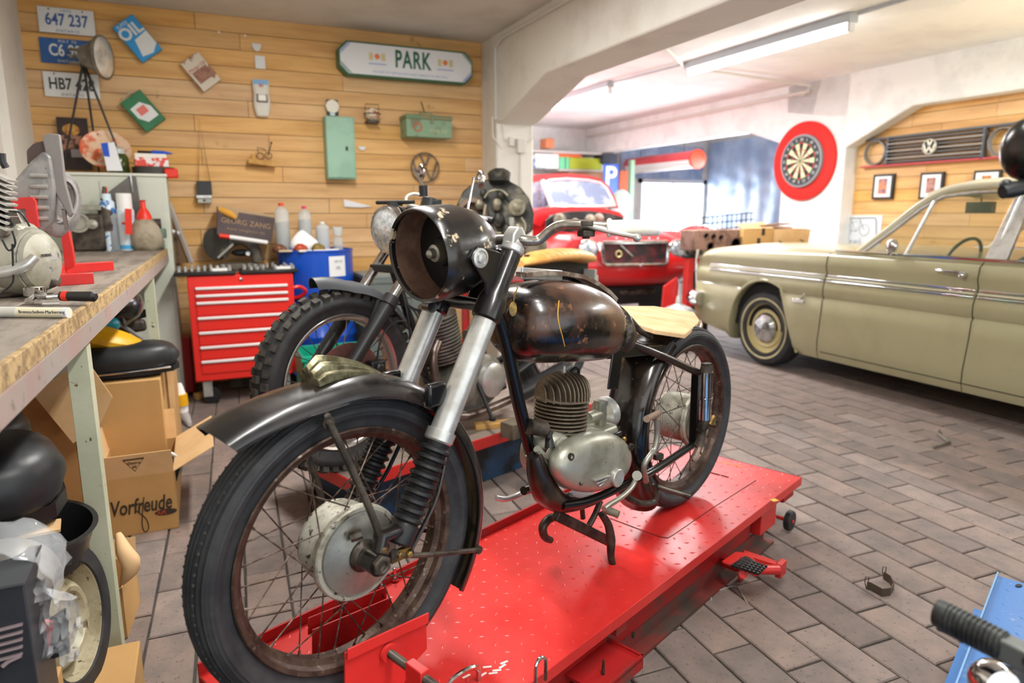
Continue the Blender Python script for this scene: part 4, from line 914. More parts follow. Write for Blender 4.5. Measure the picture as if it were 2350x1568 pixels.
# gearbox casting on red stand
gal=mat('cast_gearbox_alloy','#9a9895',.5,.45,c2='#7b7977',s=8,c3='#54504c',s3=30,lo3=.6,hi3=.7,b=.3,bs=50)
Yg=2.95
def gp_(x,y,d=0): return at(x,y,Y=Yg+d)
t=thing('gearbox','grey cast alloy gearbox with bell housing bolted to red stand','gearbox',at(150,640,Z=1.0))
def poly(name,pts,d0,d1,m,par,bev=.003,Y=None,label=None):
    g=G(); Y=Y if Y is not None else Yg
    g.loft([[at(x,y,Y=Y+d0) for x,y in pts],[at(x,y,Y=Y+d0)+Y1*(d1-d0) for x,y in pts]]); return g.obj(name,m,par,bev=bev,label=label)
poly('gear_case',[(35,410),(70,370),(100,345),(118,360),(128,430),(124,505),(92,540),(62,520),(22,455)],-.06,.12,gal,t,.01)
poly('top_cover',[(60,345),(75,330),(100,322),(112,345),(108,365),(62,378)],-.02,.10,mat('dark_cast_iron','#5d4e4a',.6,.3),t,.006)
poly('housing_flange',[(97,314),(108,306),(137,308),(142,350),(150,420),(168,490),(160,500),(125,440),(106,360)],-.05,-.02,mat('rough_flange','#86827f',.6,.3,b=.4),t,.004)
g=G(); bc=gp_(140,470,.04); n_=V((.75,-.35,-.12)).normalized()
g.lathe(bc-n_*.10,n_,[(0,.03),(.0,.085),(.03,.10),(.085,.112),(.10,.115),(.105,.108),(.105,.07),(.09,.06),(.09,.0)],32,sc=(1.05,1.05)); g.obj('bell_housing',gal,t)
g=G(); g.lathe(bc+n_*.01+Z1*.02,n_,[(0,.08),(.006,.08),(.006,.068),(0,.068)],28,cap=False,close=True); g.obj('flange_ring',alub,t)
for k in range(5):
    q=gp_(82+rnd.uniform(-4,4),405+k*24); g=G(); g.cyl(q-Y1*.07,q-Y1*.07+X1*.05,.008,n=8); g.obj('stud',alub,t)
for k in range(3):
    g=G(); q=bc+n_*.02; a=R(200+k*45); g.bar(q+Z1*.09*math.sin(a)-Y1*.05,q+Z1*.02*math.sin(a)-Y1*.08,.01,.012); g.obj('casting_rib',gal,t)
poly('stand_head',[(25,455),(75,452),(82,462),(88,523),(62,520),(58,480),(25,480)],-.10,-.06,red,t,.002)
poly('stand_post',[(140,545),(158,530),(166,570),(172,612),(150,622)],.0,.04,red,t,.002)
g=G(); a=at(146,617,Z=1.018); b_=at(256,610,Z=1.018); g.bar(a,b_,.036,.036,Z1); g.obj('stand_foot',red,t,bev=.002)
g=G(); a=at(95,645,Z=1.018); b_=at(212,638,Z=1.018); g.bar(a,b_,.036,.036,Z1); g.obj('stand_foot',red,t,bev=.002)
g=G(); a=at(118,632,Z=1.018); b_=at(160,612,Z=1.018); g.bar(a,b_,.036,.036,Z1); g.obj('stand_base',red,t,bev=.002)
# motorcycle engine on the bench, left edge
ea=mat('oil_stained_alloy','#b5b3a6',.42,.5,c2='#97937f',s=9,lo=.45,hi=.62,c3='#4d463a',s3=24,lo3=.6,hi3=.68,b=.2)
Ye=2.25
t=thing('engine','oil stained aluminium engine with large round side cover on the bench','engine',at(60,680,Z=1.0))
oc=at(88,600,Y=Ye); n_=V((.88,-.47,.0)).normalized()
g=G(); g.lathe(oc-n_*.12,n_,[(0,.06),(.0,.085),(.11,.088),(.115,.086),(.12,.084)],32,sc=(1.05,1)); g.obj('cover_drum',ea,t)
g=G(); g.lathe(oc-n_*.002+n_*.004,n_,[(0,.078),(.012,.072),(.020,.05),(.022,0)],32,sc=(1.05,1)); g.obj('side_cover',ea,t)
g=G(); g.bar(oc+n_*.023+Z1*.008-fr(n_)[0]*.0-Y1*.0+V((-.02,-.03,0)),oc+n_*.023+Z1*.010+V((.018,.035,0)),.014,.004,Z1); g.obj('name_badge',alub,t)
txt('BERENS',.011,oc+n_*.0255+Z1*.0165,V((.47,.88,0)),Z1,mat('dark_letter','#3a3834',.6),t)
poly('crankcase',[(-20,520),(30,510),(60,525),(62,610),(75,660),(-20,680)],-.02,.16,ea,t,.012,Y=Ye)
poly('sump',[(-20,640),(70,630),(125,640),(130,658),(90,672),(-20,690)],.0,.10,greas,t,.006,Y=Ye)
g=G(); g.tube([at(-20,628,Y=Ye-.10),at(25,622,Y=Ye-.10),at(60,608,Y=Ye-.10),at(80,590,Y=Ye-.09)],[.015,.016,.014,.012],14,sm=4); g.obj('exhaust_stub',alub,t)
for k in range(9):
    g=G(); a=at(-8,400+k*14,Y=Ye-.02); g.box(a,(.075,.12,.006),M.Rotation(R(28),3,'Y')); g.obj('cooling_fin',mat('fin_alloy','#bab7b0',.5,.5),t)
g=G(); a=at(-14,455,Y=Ye); g.box(a,(.05,.1,.16),M.Rotation(R(-16),3,'Y')); g.obj('cylinder',satb,t,bev=.005)
poly('rocker_box',[(-20,470),(15,478),(22,540),(0,545),(-20,540)],-.05,-.01,mat('sooty_alloy','#8b8178',.6,.3,c2='#5c5048',s=20),t,.005,Y=Ye)
g=G(); g.tube([at(4,352,Y=Ye-.02),at(6,372,Y=Ye-.02),at(14,385,Y=Ye-.02)],.009,8); g.obj('spark_plug',satb,t)
for pts in ([(20,485),(45,488),(60,505),(68,520)],[(28,560),(30,620),(28,650),(0,675)],[(5,550),(20,575),(35,560),(28,530)]):
    g=G(); g.tube([at(x,y,Y=Ye-.11) for x,y in pts],.0025,6,sm=4); g.obj('cable',blackr,t)
# tools on the bench
t=thing('ratchet_wrench','chrome ratchet wrench with red and black handle on the bench edge','wrench',at(140,690,Z=1.0))
z_=1.022
g=G(); g.lathe(at(80,678,Z=1.012),Z1,[(0,.012),(.0,.02),(.022,.02),(.024,.016)],20,sc=(1.3,1)); g.obj('ratchet_head',chrome,t)
g=G(); g.tube([at(90,677,Z=z_),at(112,682,Z=z_),at(140,680,Z=z_)],[.013,.007,.006],10); g.obj('shank',chrome,t)
g=G(); g.tube([at(140,680,Z=z_),at(146,680,Z=z_)],.012,14); g.tube([at(156,680,Z=z_),at(215,681,Z=z_),at(221,681,Z=z_)],[.012,.013,.008],14); g.obj('grip',satb,t)
g=G(); g.tube([at(145,680,Z=z_),at(158,680,Z=z_)],.0128,14); g.obj('grip_band',mat('red_plastic','#e0321f',.4),t)
g=G(); g.tube([at(78,682,Z=1.016),at(66,692,Z=1.010)],.010,12); g.obj('socket',chrome,t)
t=thing('paint_marker','cream paint marker lying flat near the bench corner','marker pen',at(80,714,Z=1.0))
cream=mat('cream_plastic','#e4dcc0',.5)
g=G(); g.cyl(at(-30,716,Z=1.012),at(158,718,Z=1.012),.0115,n=16); g.obj('barrel',cream,t)
g=G(); g.cyl(at(-30,716,Z=1.012),at(42,716.8,Z=1.012),.012,n=16); g.obj('cap',mat('silver_cap','#c9c8c2',.4),t)
g=G(); g.cyl(at(146,718,Z=1.012),at(158,718,Z=1.012),.0122,n=16); g.obj('end_cap',mat('pale_grey_cap','#d5d8d8',.4),t)
dx=(at(158,718,Z=1.02)-at(42,717,Z=1.02)); txt('Bremsscheiben-Markierung',.0098,at(97,716,Z=1.0205)+V((0,-.007,.0005)),dx,V((.1,-.1,1)).cross(dx).cross(dx)*-1 if 0 else Z1,mat('black_print','#2b2a26',.6),t,sx=.95)
g=G(); g.cyl(at(98,698,Z=1.005),at(138,697,Z=1.005),.0035,n=8); g.obj('screw',mat('white_zinc','#dddcd6',.35,.4),None,label='small pale screw on the bench between wrench and marker',cat='screw',org=at(118,698,Z=1.0))
# containers at the far end of the bench: sit on z=1.0
def can(name,label,cat,x,y0,y1,w,col,parts=(),Z=1.0,hole=None,grp=None,m=None):
    base=at(x,y1,Y=4.80 if Z==1.0 else 5.05); base.z=Z; D=(base-V((0,0,CH))).dot(fw); r_=w/2/CF*D*.97; h=(y1-y0)/CF*D
    t=thing(name,label,cat,base,0,grp); return t,base,r_,h
def lathe_part(t,name,base,prof,m,n=24): g=G(); g.lathe(base,Z1,prof,n); return g.obj(name,m,t)
wp=mat('white_plastic','#eeeeec',.4)
t,b0,r_,h=can('spray_can','white spray can with plain cap beside grey bottle on bench','spray can',296,445,573,38,0)
lathe_part(t,'can_body',b0,[(0,r_*.95),(.004,r_),(h*.70,r_),(h*.73,r_*.9)],mat('white_can_print','#dfe9f0',.35,c2='#c9d9e6',s=14))
lathe_part(t,'cap',b0,[(h*.72,r_*.86),(h*.99,r_*.86),(h,r_*.8),(h,0)],wp)
lathe_part(t,'label_band',b0,[(h*.03,r_*1.01),(h*.10,r_*1.01)],mat('sky_blue_print','#4aa7da',.4))
g=G(); g.box(b0+V((.0,-r_,h*.48)),(r_*.8,.004,.012)); g.obj('label_mark',mat('red_plastic','#e0321f'),t)
t,b0,r_,h=can('spray_can','blue and white spray can half hidden behind grey bottle','spray can',256,440,568,32,0,Z=1.0)
lathe_part(t,'can_body',b0,[(0,r_),(h*.85,r_),(h*.88,r_*.85)],mat('blue_white_print','#d5e2ec',.35,c2='#3b76b5',s=24,lo=.52,hi=.55)); lathe_part(t,'cap',b0,[(h*.87,r_*.7),(h,r_*.6),(h,0)],mat('pale_blue_plastic','#cfe3ee',.4))
g=G(); g.tube([b0+V((.005,-.02,h*.88)),b0+V((.01,-.02,h*1.12))],.003,6); g.obj('straw',mat('red_plastic','#e0321f'),t)
t,b0,r_,h=can('oil_bottle','grey plastic bottle with black screw cap on bench','bottle',264,478,574,33,0)
lathe_part(t,'bottle_body',b0,[(0,r_*.9),(.006,r_),(h*.45,r_),(h*.6,r_*.9),(h*.8,r_),(h*.88,r_*.7),(h*.9,r_*.4)],mat('grey_bottle_plastic','#8b9094',.4)); lathe_part(t,'cap',b0,[(h*.89,r_*.45),(h,r_*.45),(h,0)],satb)
t,b0,r_,h=can('jar','low white plastic jar with flat lid on bench','jar',228,549,575,36,0)
lathe_part(t,'jar_body',b0,[(0,r_*.95),(h*.6,r_)],wp); lathe_part(t,'lid',b0,[(h*.6,r_*1.05),(h,r_*1.05),(h,0)],wp)
t,b0,r_,h=can('plastic_tub','translucent pinkish plastic tub behind the red stand','tub',185,510,582,46,0)
clearp=mat('cloudy_plastic','#d9d2cf',.35,al=.62)
lathe_part(t,'tub_wall',b0,[(0,r_*.85),(h*.95,r_),(h,r_*1.12)],clearp); lathe_part(t,'contents',b0,[(.004,r_*.8),(h*.6,r_*.86),(h*.6,0)],mat('dull_pink_fill','#9a7f80',.6))
# beige cloth bag with red funnel, red caulking nozzle
t=thing('cloth_bag','crumpled beige cloth bundle with red funnel on top, bench end','cloth bag',(-.33,4.78,1.0))
b0=at(338,572,Y=4.78); b0.z=1.0; g=G(); rg=[]
for i,(h_,r_) in enumerate(((0,.07),(.03,.085),(.09,.085),(.14,.075),(.18,.05),(.2,.03))):
    rg.append([b0+V((r_*(1+.10*math.sin(5*a+i))*math.cos(a),r_*(1+.1*math.sin(4*a+i*2))*math.sin(a),h_)) for a in [2*math.pi*j/20 for j in range(20)]])
g.loft(rg); g.obj('bag_body',mat('beige_cloth','#a59a86',.9,c2='#8b806c',s=12,b=.8,bs=20),t,ang=80)
g=G(); g.lathe(b0+Z1*.185,Z1,[(0,.045),(.02,.042),(.05,.03),(.07,.016),(.11,.014),(.115,.024),(.118,.0)],16); g.obj('funnel',mat('red_plastic','#e0321f'),t)
g=G(); g.bar(b0+V((-.085,-.07,.10)),b0+V((-.075,-.07,.25)),.035,.02); g.obj('red_card',mat('red_plastic','#e0321f'),t)
# dark metal parts behind (starter, brackets) on bench
t=thing('carburettor_assembly','grimy dark carburettor assembly with round intake at back of bench','engine part',(-.6,4.75,1.0))
b0=at(205,560,Y=4.74); b0.z=1.0
g=G(); g.box(b0+V((0,.04,.11)),(.17,.08,.22)); g.obj('body',greas,t,bev=.015)
g=G(); g.lathe(b0+V((-.04,0,.17)),-Y1,[(0,.06),(.03,.058),(.03,.045),(.01,.04),(.01,0)],24); g.obj('intake_ring',alu,t)
g=G(); g.lathe(b0+V((.03,0,.16)),-Y1,[(0,.03),(.04,.028),(.045,.0)],20); g.obj('intake_ring',alu,t)
g=G(); g.bx(b0+V((-.09,.0,.24)),b0+V((.08,.08,.27))); g.obj('flange',alu,t,bev=.003)
g=G(); g.lathe(b0+V((.10,.06,.12)),Z1,[(0,.05),(.12,.045),(.2,.02),(.26,.008)],16); g.obj('pointed_horn',greas,t)
t=thing('metal_guard','folded dark steel guard plate leaning on the locker','guard',at(300,470,Y=4.93))
poly('guard_panel',[(232,470),(250,440),(300,402),(312,405),(322,470),(320,500),(300,500),(240,500)],0,.012,mat('smoky_steel','#6e6a66',.4,.5,c2='#57524e',s=5),t,Y=4.91)
poly('guard_edge',[(298,402),(301,401),(306,440),(304,445)],-.02,0,chrome,t,.001,Y=4.91)
poly('guard_leg',[(236,495),(250,495),(250,556),(236,556)],0,.012,greas,t,Y=4.91)
t=thing('bench_vice','small grey green bench vice at the bench corner','vice',(-.22,4.82,1.0))
vg=mat('grey_green_cast','#6f8a74',.5,c2='#4c5a50',s=10)
b0=at(366,566,Y=4.82); b0.z=1.0; g=G(); g.box(b0+V((0,.02,.03)),(.06,.08,.06)); g.obj('base',vg,t,bev=.01)
g=G(); g.box(b0+V((0,.02,.10)),(.09,.05,.06)); g.obj('jaw',vg,t,bev=.008)
g=G(); g.lathe(b0+V((-.01,.02,.16)),X1,[(-.03,.03),(.03,.03)],16); g.obj('screw_head',greas,t)
# ---------------- things on the locker top (z 1.468)
LT=1.468
t=thing('tripod_lamp','old metal studio lamp on black tripod standing on the locker','lamp',(-.57,5.15,LT))
hp=at(190,130,Y=5.12); la=V((.93,-.35,-.03)).normalized()
lm=mat('weathered_lamp_alloy','#9a978c',.4,.65,c2='#77746a',s=10)
g=G(); g.lathe(hp+la*.0,la,[(-.01,.03),(0,.06),(.03,.072),(.07,.082),(.075,.10),(.09,.105),(.115,.13),(.125,.13),(.125,.122)],32); g.obj('lamp_housing',lm,t)
for k in range(6):
    g=G(); a=2*math.pi*k/6; g.box(hp-la*.04+V((0,math.cos(a)*.035,math.sin(a)*.045)),(.09,.008,.008),M.Rotation(math.atan2(la.y,la.x),3,'Z')); g.obj('cooling_fin',lm,t)
g=G(); g.lathe(hp+la*.118,la,[(0,.124),(.004,.122),(.024,.08),(.030,.0)],32); g.obj('lens',mat('lamp_lens','#c3c1b8',.15,.3,c2='#eeeeea',s=9,b=.4),t)
for k,(x_,y_) in enumerate(((143,398),(228,398),(292,398))):
    g=G(); e=at(x_,y_,Y=5.12+(.1 if k==1 else 0)); e.z=LT; g.cyl(hp-Z1*.03,e,.008,.005,n=8); g.obj('leg',satb,t)
g=G(); g.cyl(hp-Z1*.06,hp-Z1*.03,.02,n=12); g.obj('tripod_head',satb,t)
pst=mat('dark_poster','#3a2a26',.5,c2='#1f1a18',s=6)
t=thing('tin_poster','dark tin poster with a golden portrait glow behind tripod lamp legs','poster',at(170,392,Y=5.30))
o=at(169,330,Y=5.31); g=G(); g.bx((at(135,330,Y=5.3).x,5.30,at(170,390,Y=5.3).z),(at(206,330,Y=5.3).x,5.306,at(170,270,Y=5.3).z)); g.obj('panel',pst,t,bev=.002)
g=G(); q=at(163,298,Y=5.298); g.lathe(q,-Y1,[(0,.04),(.002,.04)],20,sc=(.9,1.2)); g.obj('golden_disc',mat('amber_print','#d09a45',.5,c2='#8a5327',s=20),t)
g=G(); g.box(at(165,330,Y=5.297),(.12,.003,.10)); g.obj('tan_print',mat('tan_print','#a4745a',.5,c2='#3f2a2a',s=18,lo=.48,hi=.55),t)
g=G(); g.box(at(178,352,Y=5.296),(.07,.003,.05)); g.obj('grey_print',mat('grey_print','#a39da3',.5),t)
t=thing('tin_plate','round orange and cream printed tin plate leaning on locker','plate',at(245,394,Y=5.1))
c=at(243,345,Y=5.12); n_=V((.12,-.9,.42)).normalized(); rz_=.125
g=G(); g.lathe(c,n_,[(-.004,0),(-.004,.11),(.012,.142),(.016,.142),(.0,.108),(0,0)],36,sc=(.92,1)); g.obj('plate_body',mat('orange_tin_print','#e9c7a6',.4,c2='#d9643a',s=8,lo=.46,hi=.54,c3='#8c4a30',s3=18,lo3=.62,hi3=.68),t)
t=thing('leaflet','blue and white leaflet propped on the round tin plate','leaflet',at(245,390,Y=5.0))
g=G(); a=[at(232,330,Y=4.99),at(262,326,Y=4.99),at(282,392,Y=4.99),at(246,392,Y=4.99)]; g.loft([a,[q+Y1*.002 for q in a]]); g.obj('sheet',mat('white_paper','#e9ebee',.7),t)
g=G(); a=[at(231,329,Y=4.987),at(247,327,Y=4.987),at(252,360,Y=4.987),at(238,358,Y=4.987)]; g.loft([a,[q+Y1*.002 for q in a]]); g.obj('blue_panel',mat('blue_ink','#1f55c9',.5),t)
gj=mat('dark_green_glass','#5a6a2c',.15,tr=.5,c2='#3c4a20',s=14)
t,b0,r_,h=can('glass_jar','green glass jar with clear lid on the locker','jar',275,335,396,44,0,Z=LT)
lathe_part(t,'jar_glass',b0,[(0,r_*.9),(.01,r_),(h*.6,r_*.95),(h*.72,r_*.72)],gj); lathe_part(t,'lid',b0,[(h*.72,r_*.75),(h*.9,r_*.7),(h,.01)],mat('frosted_lid','#cfd3cf',.2,al=.8))
t=thing('cardboard_game_box','red and white printed box under blue pens, locker corner','box',at(350,380,Z=LT))
b0=at(350,398,Z=LT); b0.y=5.1
g=G(); g.lathe(b0,Z1,[(0,.12),(.045,.125),(.045,.115),(.01,.11)],30); g.obj('pan',mat('dark_pan','#4c4a48',.5,.4),t)
g=G(); g.box(b0+V((-.01,0,.075)),(.19,.15,.055),M.Rotation(R(6),3,'Z')); g.obj('box_lower',mat('red_white_print','#eee6e2',.5,c2='#df4a3c',s=14,lo=.48,hi=.52),t,bev=.003)
g=G(); g.box(b0+V((-.01,0,.115)),(.18,.14,.025),M.Rotation(R(3),3,'Z')); g.obj('box_upper',mat('cream_card','#f0ebe0',.6),t,bev=.003)
g=G(); g.cyl(b0+V((-.08,-.02,.14)),b0+V((.02,-.03,.138)),.008,n=8); g.obj('pen',satb,t)
g=G(); g.tube([b0+V((.0,-.04,.138)),b0+V((.07,-.05,.136)),b0+V((.12,-.05,.132))],[.012,.012,.003],8); g.obj('pen',mat('blue_ink','#1f55c9'),t)
g=G(); g.box(at(393,398,Y=4.99),(.08,.03,.06)); g.obj('red_strap',mat('red_plastic','#e0321f'),t,bev=.01)
# ================================================================ tool chest
t=thing('tool_chest','red roller tool chest with seven drawers and white handles','tool chest',(.23,4.80,0))
cx0,cx1,cy0,cy1,cz0,cz1=-.089,.546,4.70,4.915,.159,.837
redc=mat('bright_red_enamel','#e5281d',.4,coat=.2)
g=G(); g.bx((cx0,cy0+.004,cz0),(cx1,cy1,cz1)); g.obj('carcass',redc,t,bev=.006)
hy=[663,680.5,697,732,766,800,833]
xs0,xs1=-.047,.507
zs=[at(445,y,Y=cy0).z for y in hy]; tops=[z+.012 for z in zs]
btm=[tops[i+1]+.006 for i in range(6)]+[cz0+.05]
cs=.159
for z,tp_,bt in zip(zs,tops,btm):
    g=G(); g.bx((xs0,cy0-.004,bt),(xs1,cy0+.006,tp_)); d=g.obj('drawer',redc,t,bev=.002)
    g=G(); g.bx((xs0,cy0-.018,z-.009),(xs1,cy0-.004,z+.009)); g.obj('handle',mat('white_handle','#f1eeec',.35),d,bev=.005)
g=G(); g.lathe(at(553,641,Y=cy0),-Y1,[(0,.011),(.006,.010),(.007,.004)],16); g.obj('lock',chrome,t)
for x,y in ((cx0+.06,cy0+.05),(cx1-.09,cy0+.05),(cx0+.06,cy1-.05),(cx1-.09,cy1-.05)):
    g=G(); g.cyl((x+.03,y-.012,.055),(x+.03,y+.012,.055),.054,n=20); w_=g.obj('caster_wheel',blackr,t)
    g=G(); g.bx((x-.02,y-.02,.05),(x+.035,y-.015,.16)); g.bx((x-.02,y-.02,.150),(x+.04,y+.02,.158)); g.obj('caster_fork',alub,w_)
g=G(); g.tube([(cx1,cy0+.08,.73),(cx1+.05,cy0+.08,.735),(cx1+.09,cy0+.1,.70),(cx1+.05,cy0+.14,.66),(cx1,cy0+.16,.655)],.012,8,sm=3); g.obj('push_handle',redc,t)
# socket cases on top
sk=mat('socket_chrome','#d6d8d6',.25,.6,c2='#a9aaa6',s=60,lo=.45,hi=.55)
for k,(xa,xb) in enumerate(((-.16,.195),(.225,.58))):
    lab=['open black socket case on the left of the tool chest top','open black socket case on the right of the tool chest top'][k]
    t=thing('socket_case',lab,'tool case',((xa+xb)/2,4.82,.838))
    g=G(); g.bx((xa,4.69,.838),(xb,4.93,.860)); g.obj('case_tray',satb,t,bev=.006)
    g=G(); g.bx((xa+.01,4.70,.860),(xb-.01,4.92,.864)); g.obj('foam_insert',greas,t)
    n=9
    for i in range(n):
        for j in range(3):
            if rnd.random()<.15: continue
            x=xa+.03+(xb-xa-.06)*i/(n-1); y=4.725+j*.075; r_=.009+.004*rnd.random()
            g=G(); g.cyl((x,y,.864),(x,y,.886+.012*rnd.random()),r_,n=10); g.obj('socket',sk,t)
    g=G(); g.bx((xa+.22,4.70,.864),(xa+.31,4.75,.880)); g.obj('label_card',wp,t)
# bench grinder / welding helmet heap behind the cases
t=thing('angle_grinder_guard','dark dusty machine casting with round black wheel behind socket cases','machine',(.20,5.2,0))
g=G(); g.bx((.12,5.08,0),(.36,5.24,.83)); g.obj('pedestal',mat('dusty_casting','#6a6458',.7,c2='#4a453d',s=10,b=.4),t,bev=.01)
ds=mat('dusty_casting','#6a6458',.7,c2='#4a453d',s=10,b=.4)
g=G(); c=at(495,560,Y=5.15); g.lathe(c,Y1+X1*.9,[(-.01,.10),(.025,.10)],30,sc=(1.1,1)); g.obj('wheel_guard',mat('dark_guard','#4b4844',.6),t,bev=.003)
g=G(); g.tube([at(510,590,Y=5.12),at(525,562,Y=5.12),at(550,550,Y=5.12),at(580,565,Y=5.12),at(592,600,Y=5.12)],[.03,.03,.035,.04,.035],12,sm=3); g.obj('casting_arch',ds,t)
g=G(); g.box((.24,5.17,.855),(.26,.14,.055)); g.obj('machine_base',ds,t,bev=.015)
g=G(); g.ball(at(552,580,Y=5.12),.05,14,(1.2,.8,.5)); g.obj('dark_core',satb,t)
g=G(); g.bar(at(500,592,Y=5.06),at(535,560,Y=5.06),.014,.006); g.obj('lever_arm',alu,t)
g=G(); g.cyl(at(569,582,Y=5.06),at(569,582,Y=5.03),.014,n=10); g.obj('knob',sk,t)
# wine box
t=thing('wine_carton','dark brown wine carton lettered in tan, resting on machine','carton',at(565,560,Y=5.1))
pc=mat('dark_brown_card','#5d5152',.7,c2='#534748',s=6)
A_=[at(500,480,Y=5.06),at(630,500,Y=5.06),at(622,555,Y=5.06),at(498,537,Y=5.06)]
ex=(A_[1]-A_[0]); ey=(A_[0]-A_[3])
g=G(); a=[A_[3],A_[2],A_[1],A_[0]+(A_[1]-A_[0])*.22-Z1*.03,A_[0]]; a=[A_[3],A_[2],A_[1],A_[0]+ex*.36,A_[0]+ex*.33-ey*.28,A_[0]+ex*.25-ey*.25,A_[0]+ex*.18]+[A_[0]]
g.loft([a,[q+Y1*.004 for q in a]]); g.obj('front_panel',pc,t)
g=G(); g.loft([[A_[3],A_[0],A_[0]+Z1*.02],[q+V((.0,.2,.0)) for q in (A_[3],A_[0],A_[0]+Z1*.02)]]); g.obj('side_panel',pc,t)
g=G(); g.loft([[A_[2],A_[1],A_[1]+X1*.004,A_[2]+X1*.004],[q+V((.0,.2,.0)) for q in (A_[2],A_[1],A_[1]+X1*.004,A_[2]+X1*.004)]]); g.obj('side_panel',pc,t)
g=G(); q=[A_[3]+Y1*.2,A_[2]+Y1*.2,A_[1]+Y1*.2+Z1*.02,A_[0]+Y1*.2+Z1*.03]; g.loft([q,[p_+Y1*.004 for p_ in q]]); g.obj('back_panel',mat('tan_card','#c9ab86',.8),t)
g=G(); q=[A_[3],A_[2],A_[2]+Y1*.2,A_[3]+Y1*.2]; g.loft([q,[p_-Z1*.004 for p_ in q]]); g.obj('base_panel',pc,t)
tanl=mat('tan_lettering','#b08f6c',.6)
txt('GEORG ZANG',.05,(A_[0]+A_[2])/2+ey*.10-Y1*.002+ex*.02,ex,ey,tanl,t,sx=.98)
txt('www.zangwein.de',.026,(A_[0]+A_[2])/2-ey*.2-Y1*.002+ex*.02,ex,ey,tanl,t,sp=1.3)
g=G(); g.tube([A_[0]+ex*.02+Z1*.0+Y1*.02,A_[0]+ex*.2-Z1*.02-Y1*.008,A_[0]+ex*.31-ey*.25-Y1*.01],[.02,.025,.012],10,sm=3); g.obj('yellow_glove',mat('ochre_cloth','#dba041',.8),t)
t=thing('marker_rod','white rod with red end wedged under the wine carton','rod',at(560,545,Y=5.03))
g=G(); g.cyl(at(503,541,Y=5.03),at(527,544,Y=5.03),.016,n=12); g.obj('red_end',mat('red_plastic','#e0321f'),t)
g=G(); g.cyl(at(527,544,Y=5.03),at(614,557,Y=5.03),.015,n=12); g.obj('white_rod',wp,t)
t=thing('leaning_panel','pale framed panel leaning against the plank wall beside the locker','panel',at(440,600,Y=5.25))
g=G(); g.bar(at(388,465,Y=5.3),at(440,604,Y=5.2),.02,.02); g.obj('frame_rail',mat('lilac_grey_rail','#b8b1ae',.5),t)
g=G(); a=[at(386,478,Y=5.31),at(434,604,Y=5.22),at(390,604,Y=5.26)]; g.loft([a,[q+Y1*.01 for q in a]]); g.obj('dark_panel',mat('brown_hardboard','#7a5c3c',.8),t)
g=G(); g.cyl(at(404,530,Y=5.18),at(412,622,Y=5.1),.006,n=8); g.obj('rod',steel,t)
g=G(); g.cyl(at(385,528,Y=5.22),at(412,536,Y=5.20),.012,n=8); g.obj('bracket',wp,t)
g=G(); g.bx((-.165,5.0,.02),(-.105,5.2,.40)); t=g.obj('jerry_can',mat('deep_red_paint','#a8141a',.45),None,label='deep red narrow can on floor between locker and tool chest',cat='can',org=(-.135,5.1,.02),bev=.01)
# ================================================================ blue drum with clutter
t=thing('oil_drum','blue steel drum with white label standing by the plank wall','drum',(.752,5.07,0))
bl=mat('drum_blue','#0c4fc0',.35,c2='#0a45ab',s=3,coat=.3)
g=G(); g.bx((.60,4.85,0),(.98,5.30,.09)); g.obj('base_board',MT['pale_wood'],t,bev=.004)
zb,zt,dr_=.095,.972,.262
g=G(); g.lathe((.752,5.07,0),Z1,[(zb,dr_-.006),(zb+.004,dr_+.003),(zb+.012,dr_+.003),(zb+.016,dr_-.003),(.35,dr_-.003),(.36,dr_+.004),(.375,dr_+.004),(.385,dr_-.003),(.63,dr_-.003),(.64,dr_+.005),(.655,dr_+.005),(.665,dr_-.003),(zt-.015,dr_-.003),(zt-.012,dr_+.003),(zt,dr_+.003),(zt,dr_-.005),(zt-.012,dr_-.007),(zt-.012,0)],56); g.obj('drum_shell',bl,t)
def drumlab(a0,a1,z0,z1,m,name):
    rows=[[V((.752+(dr_+.0)*math.cos(a),5.07+(dr_+.0)*math.sin(a),z)) for a in [a0+(a1-a0)*i/8 for i in range(9)]] for z in (z0,z1)]; g=G(); g.sheet(rows,-.002); return g.obj(name,m,t)
drumlab(R(-79),R(-50),.79,.93,mat('label_paper','#e6e9ea',.6),'label')
a=R(-64); txt('GM 10',.022,V((.752+(dr_+.003)*math.cos(a),5.07+(dr_+.003)*math.sin(a),.895)),V((-math.sin(a),math.cos(a),0)),Z1,mat('faded_print','#8f9296',.6),t)
txt('OL',.030,V((.752+(dr_+.003)*math.cos(a),5.07+(dr_+.003)*math.sin(a),.85)),V((-math.sin(a),math.cos(a),0)),Z1,mat('faded_print','#8f9296',.6),t)
a=R(-100); txt('GMB',.075,V((.752,5.07-dr_-.004,.30)),X1,Z1,wp,t)
DT=.962
cl_=mat('clear_plastic','#dfe5e4',.15,al=.45); 
def bottle(label,x,y,h,w_,fill,capc,m=None,cat='bottle'):
    p=at(x,y,Y=5.05); p=V((p.x,p.y,DT)); t=thing('plastic_bottle',label,cat,p)
    g=G(); pr=[(0,w_*.9),(.01,w_),(h*.8,w_),(h*.88,w_*.75),(h*.92,w_*.3),(h*.95,w_*.28)]
    g.lathe(p,Z1,pr,20); g.obj('bottle_body',m or cl_,t)
    if fill: g=G(); g.lathe(p,Z1,[(.004,w_*.9),(h*fill,w_*.95),(h*fill,0)],18); g.obj('bottle_contents',mat('grey_liquid','#9c9c98',.3,al=.8),t)
    g=G(); g.lathe(p+Z1*h*.94,Z1,[(0,w_*.36),(h*.06,w_*.36),(h*.06,0)],14); g.obj('cap',mat(*capc),t)
    return t,p
redcap=('bright_red_cap','#e8402e',.4)
bottle('tall clear bottle with red screw cap, left on the drum',650,556,.33,.05,.6,redcap)
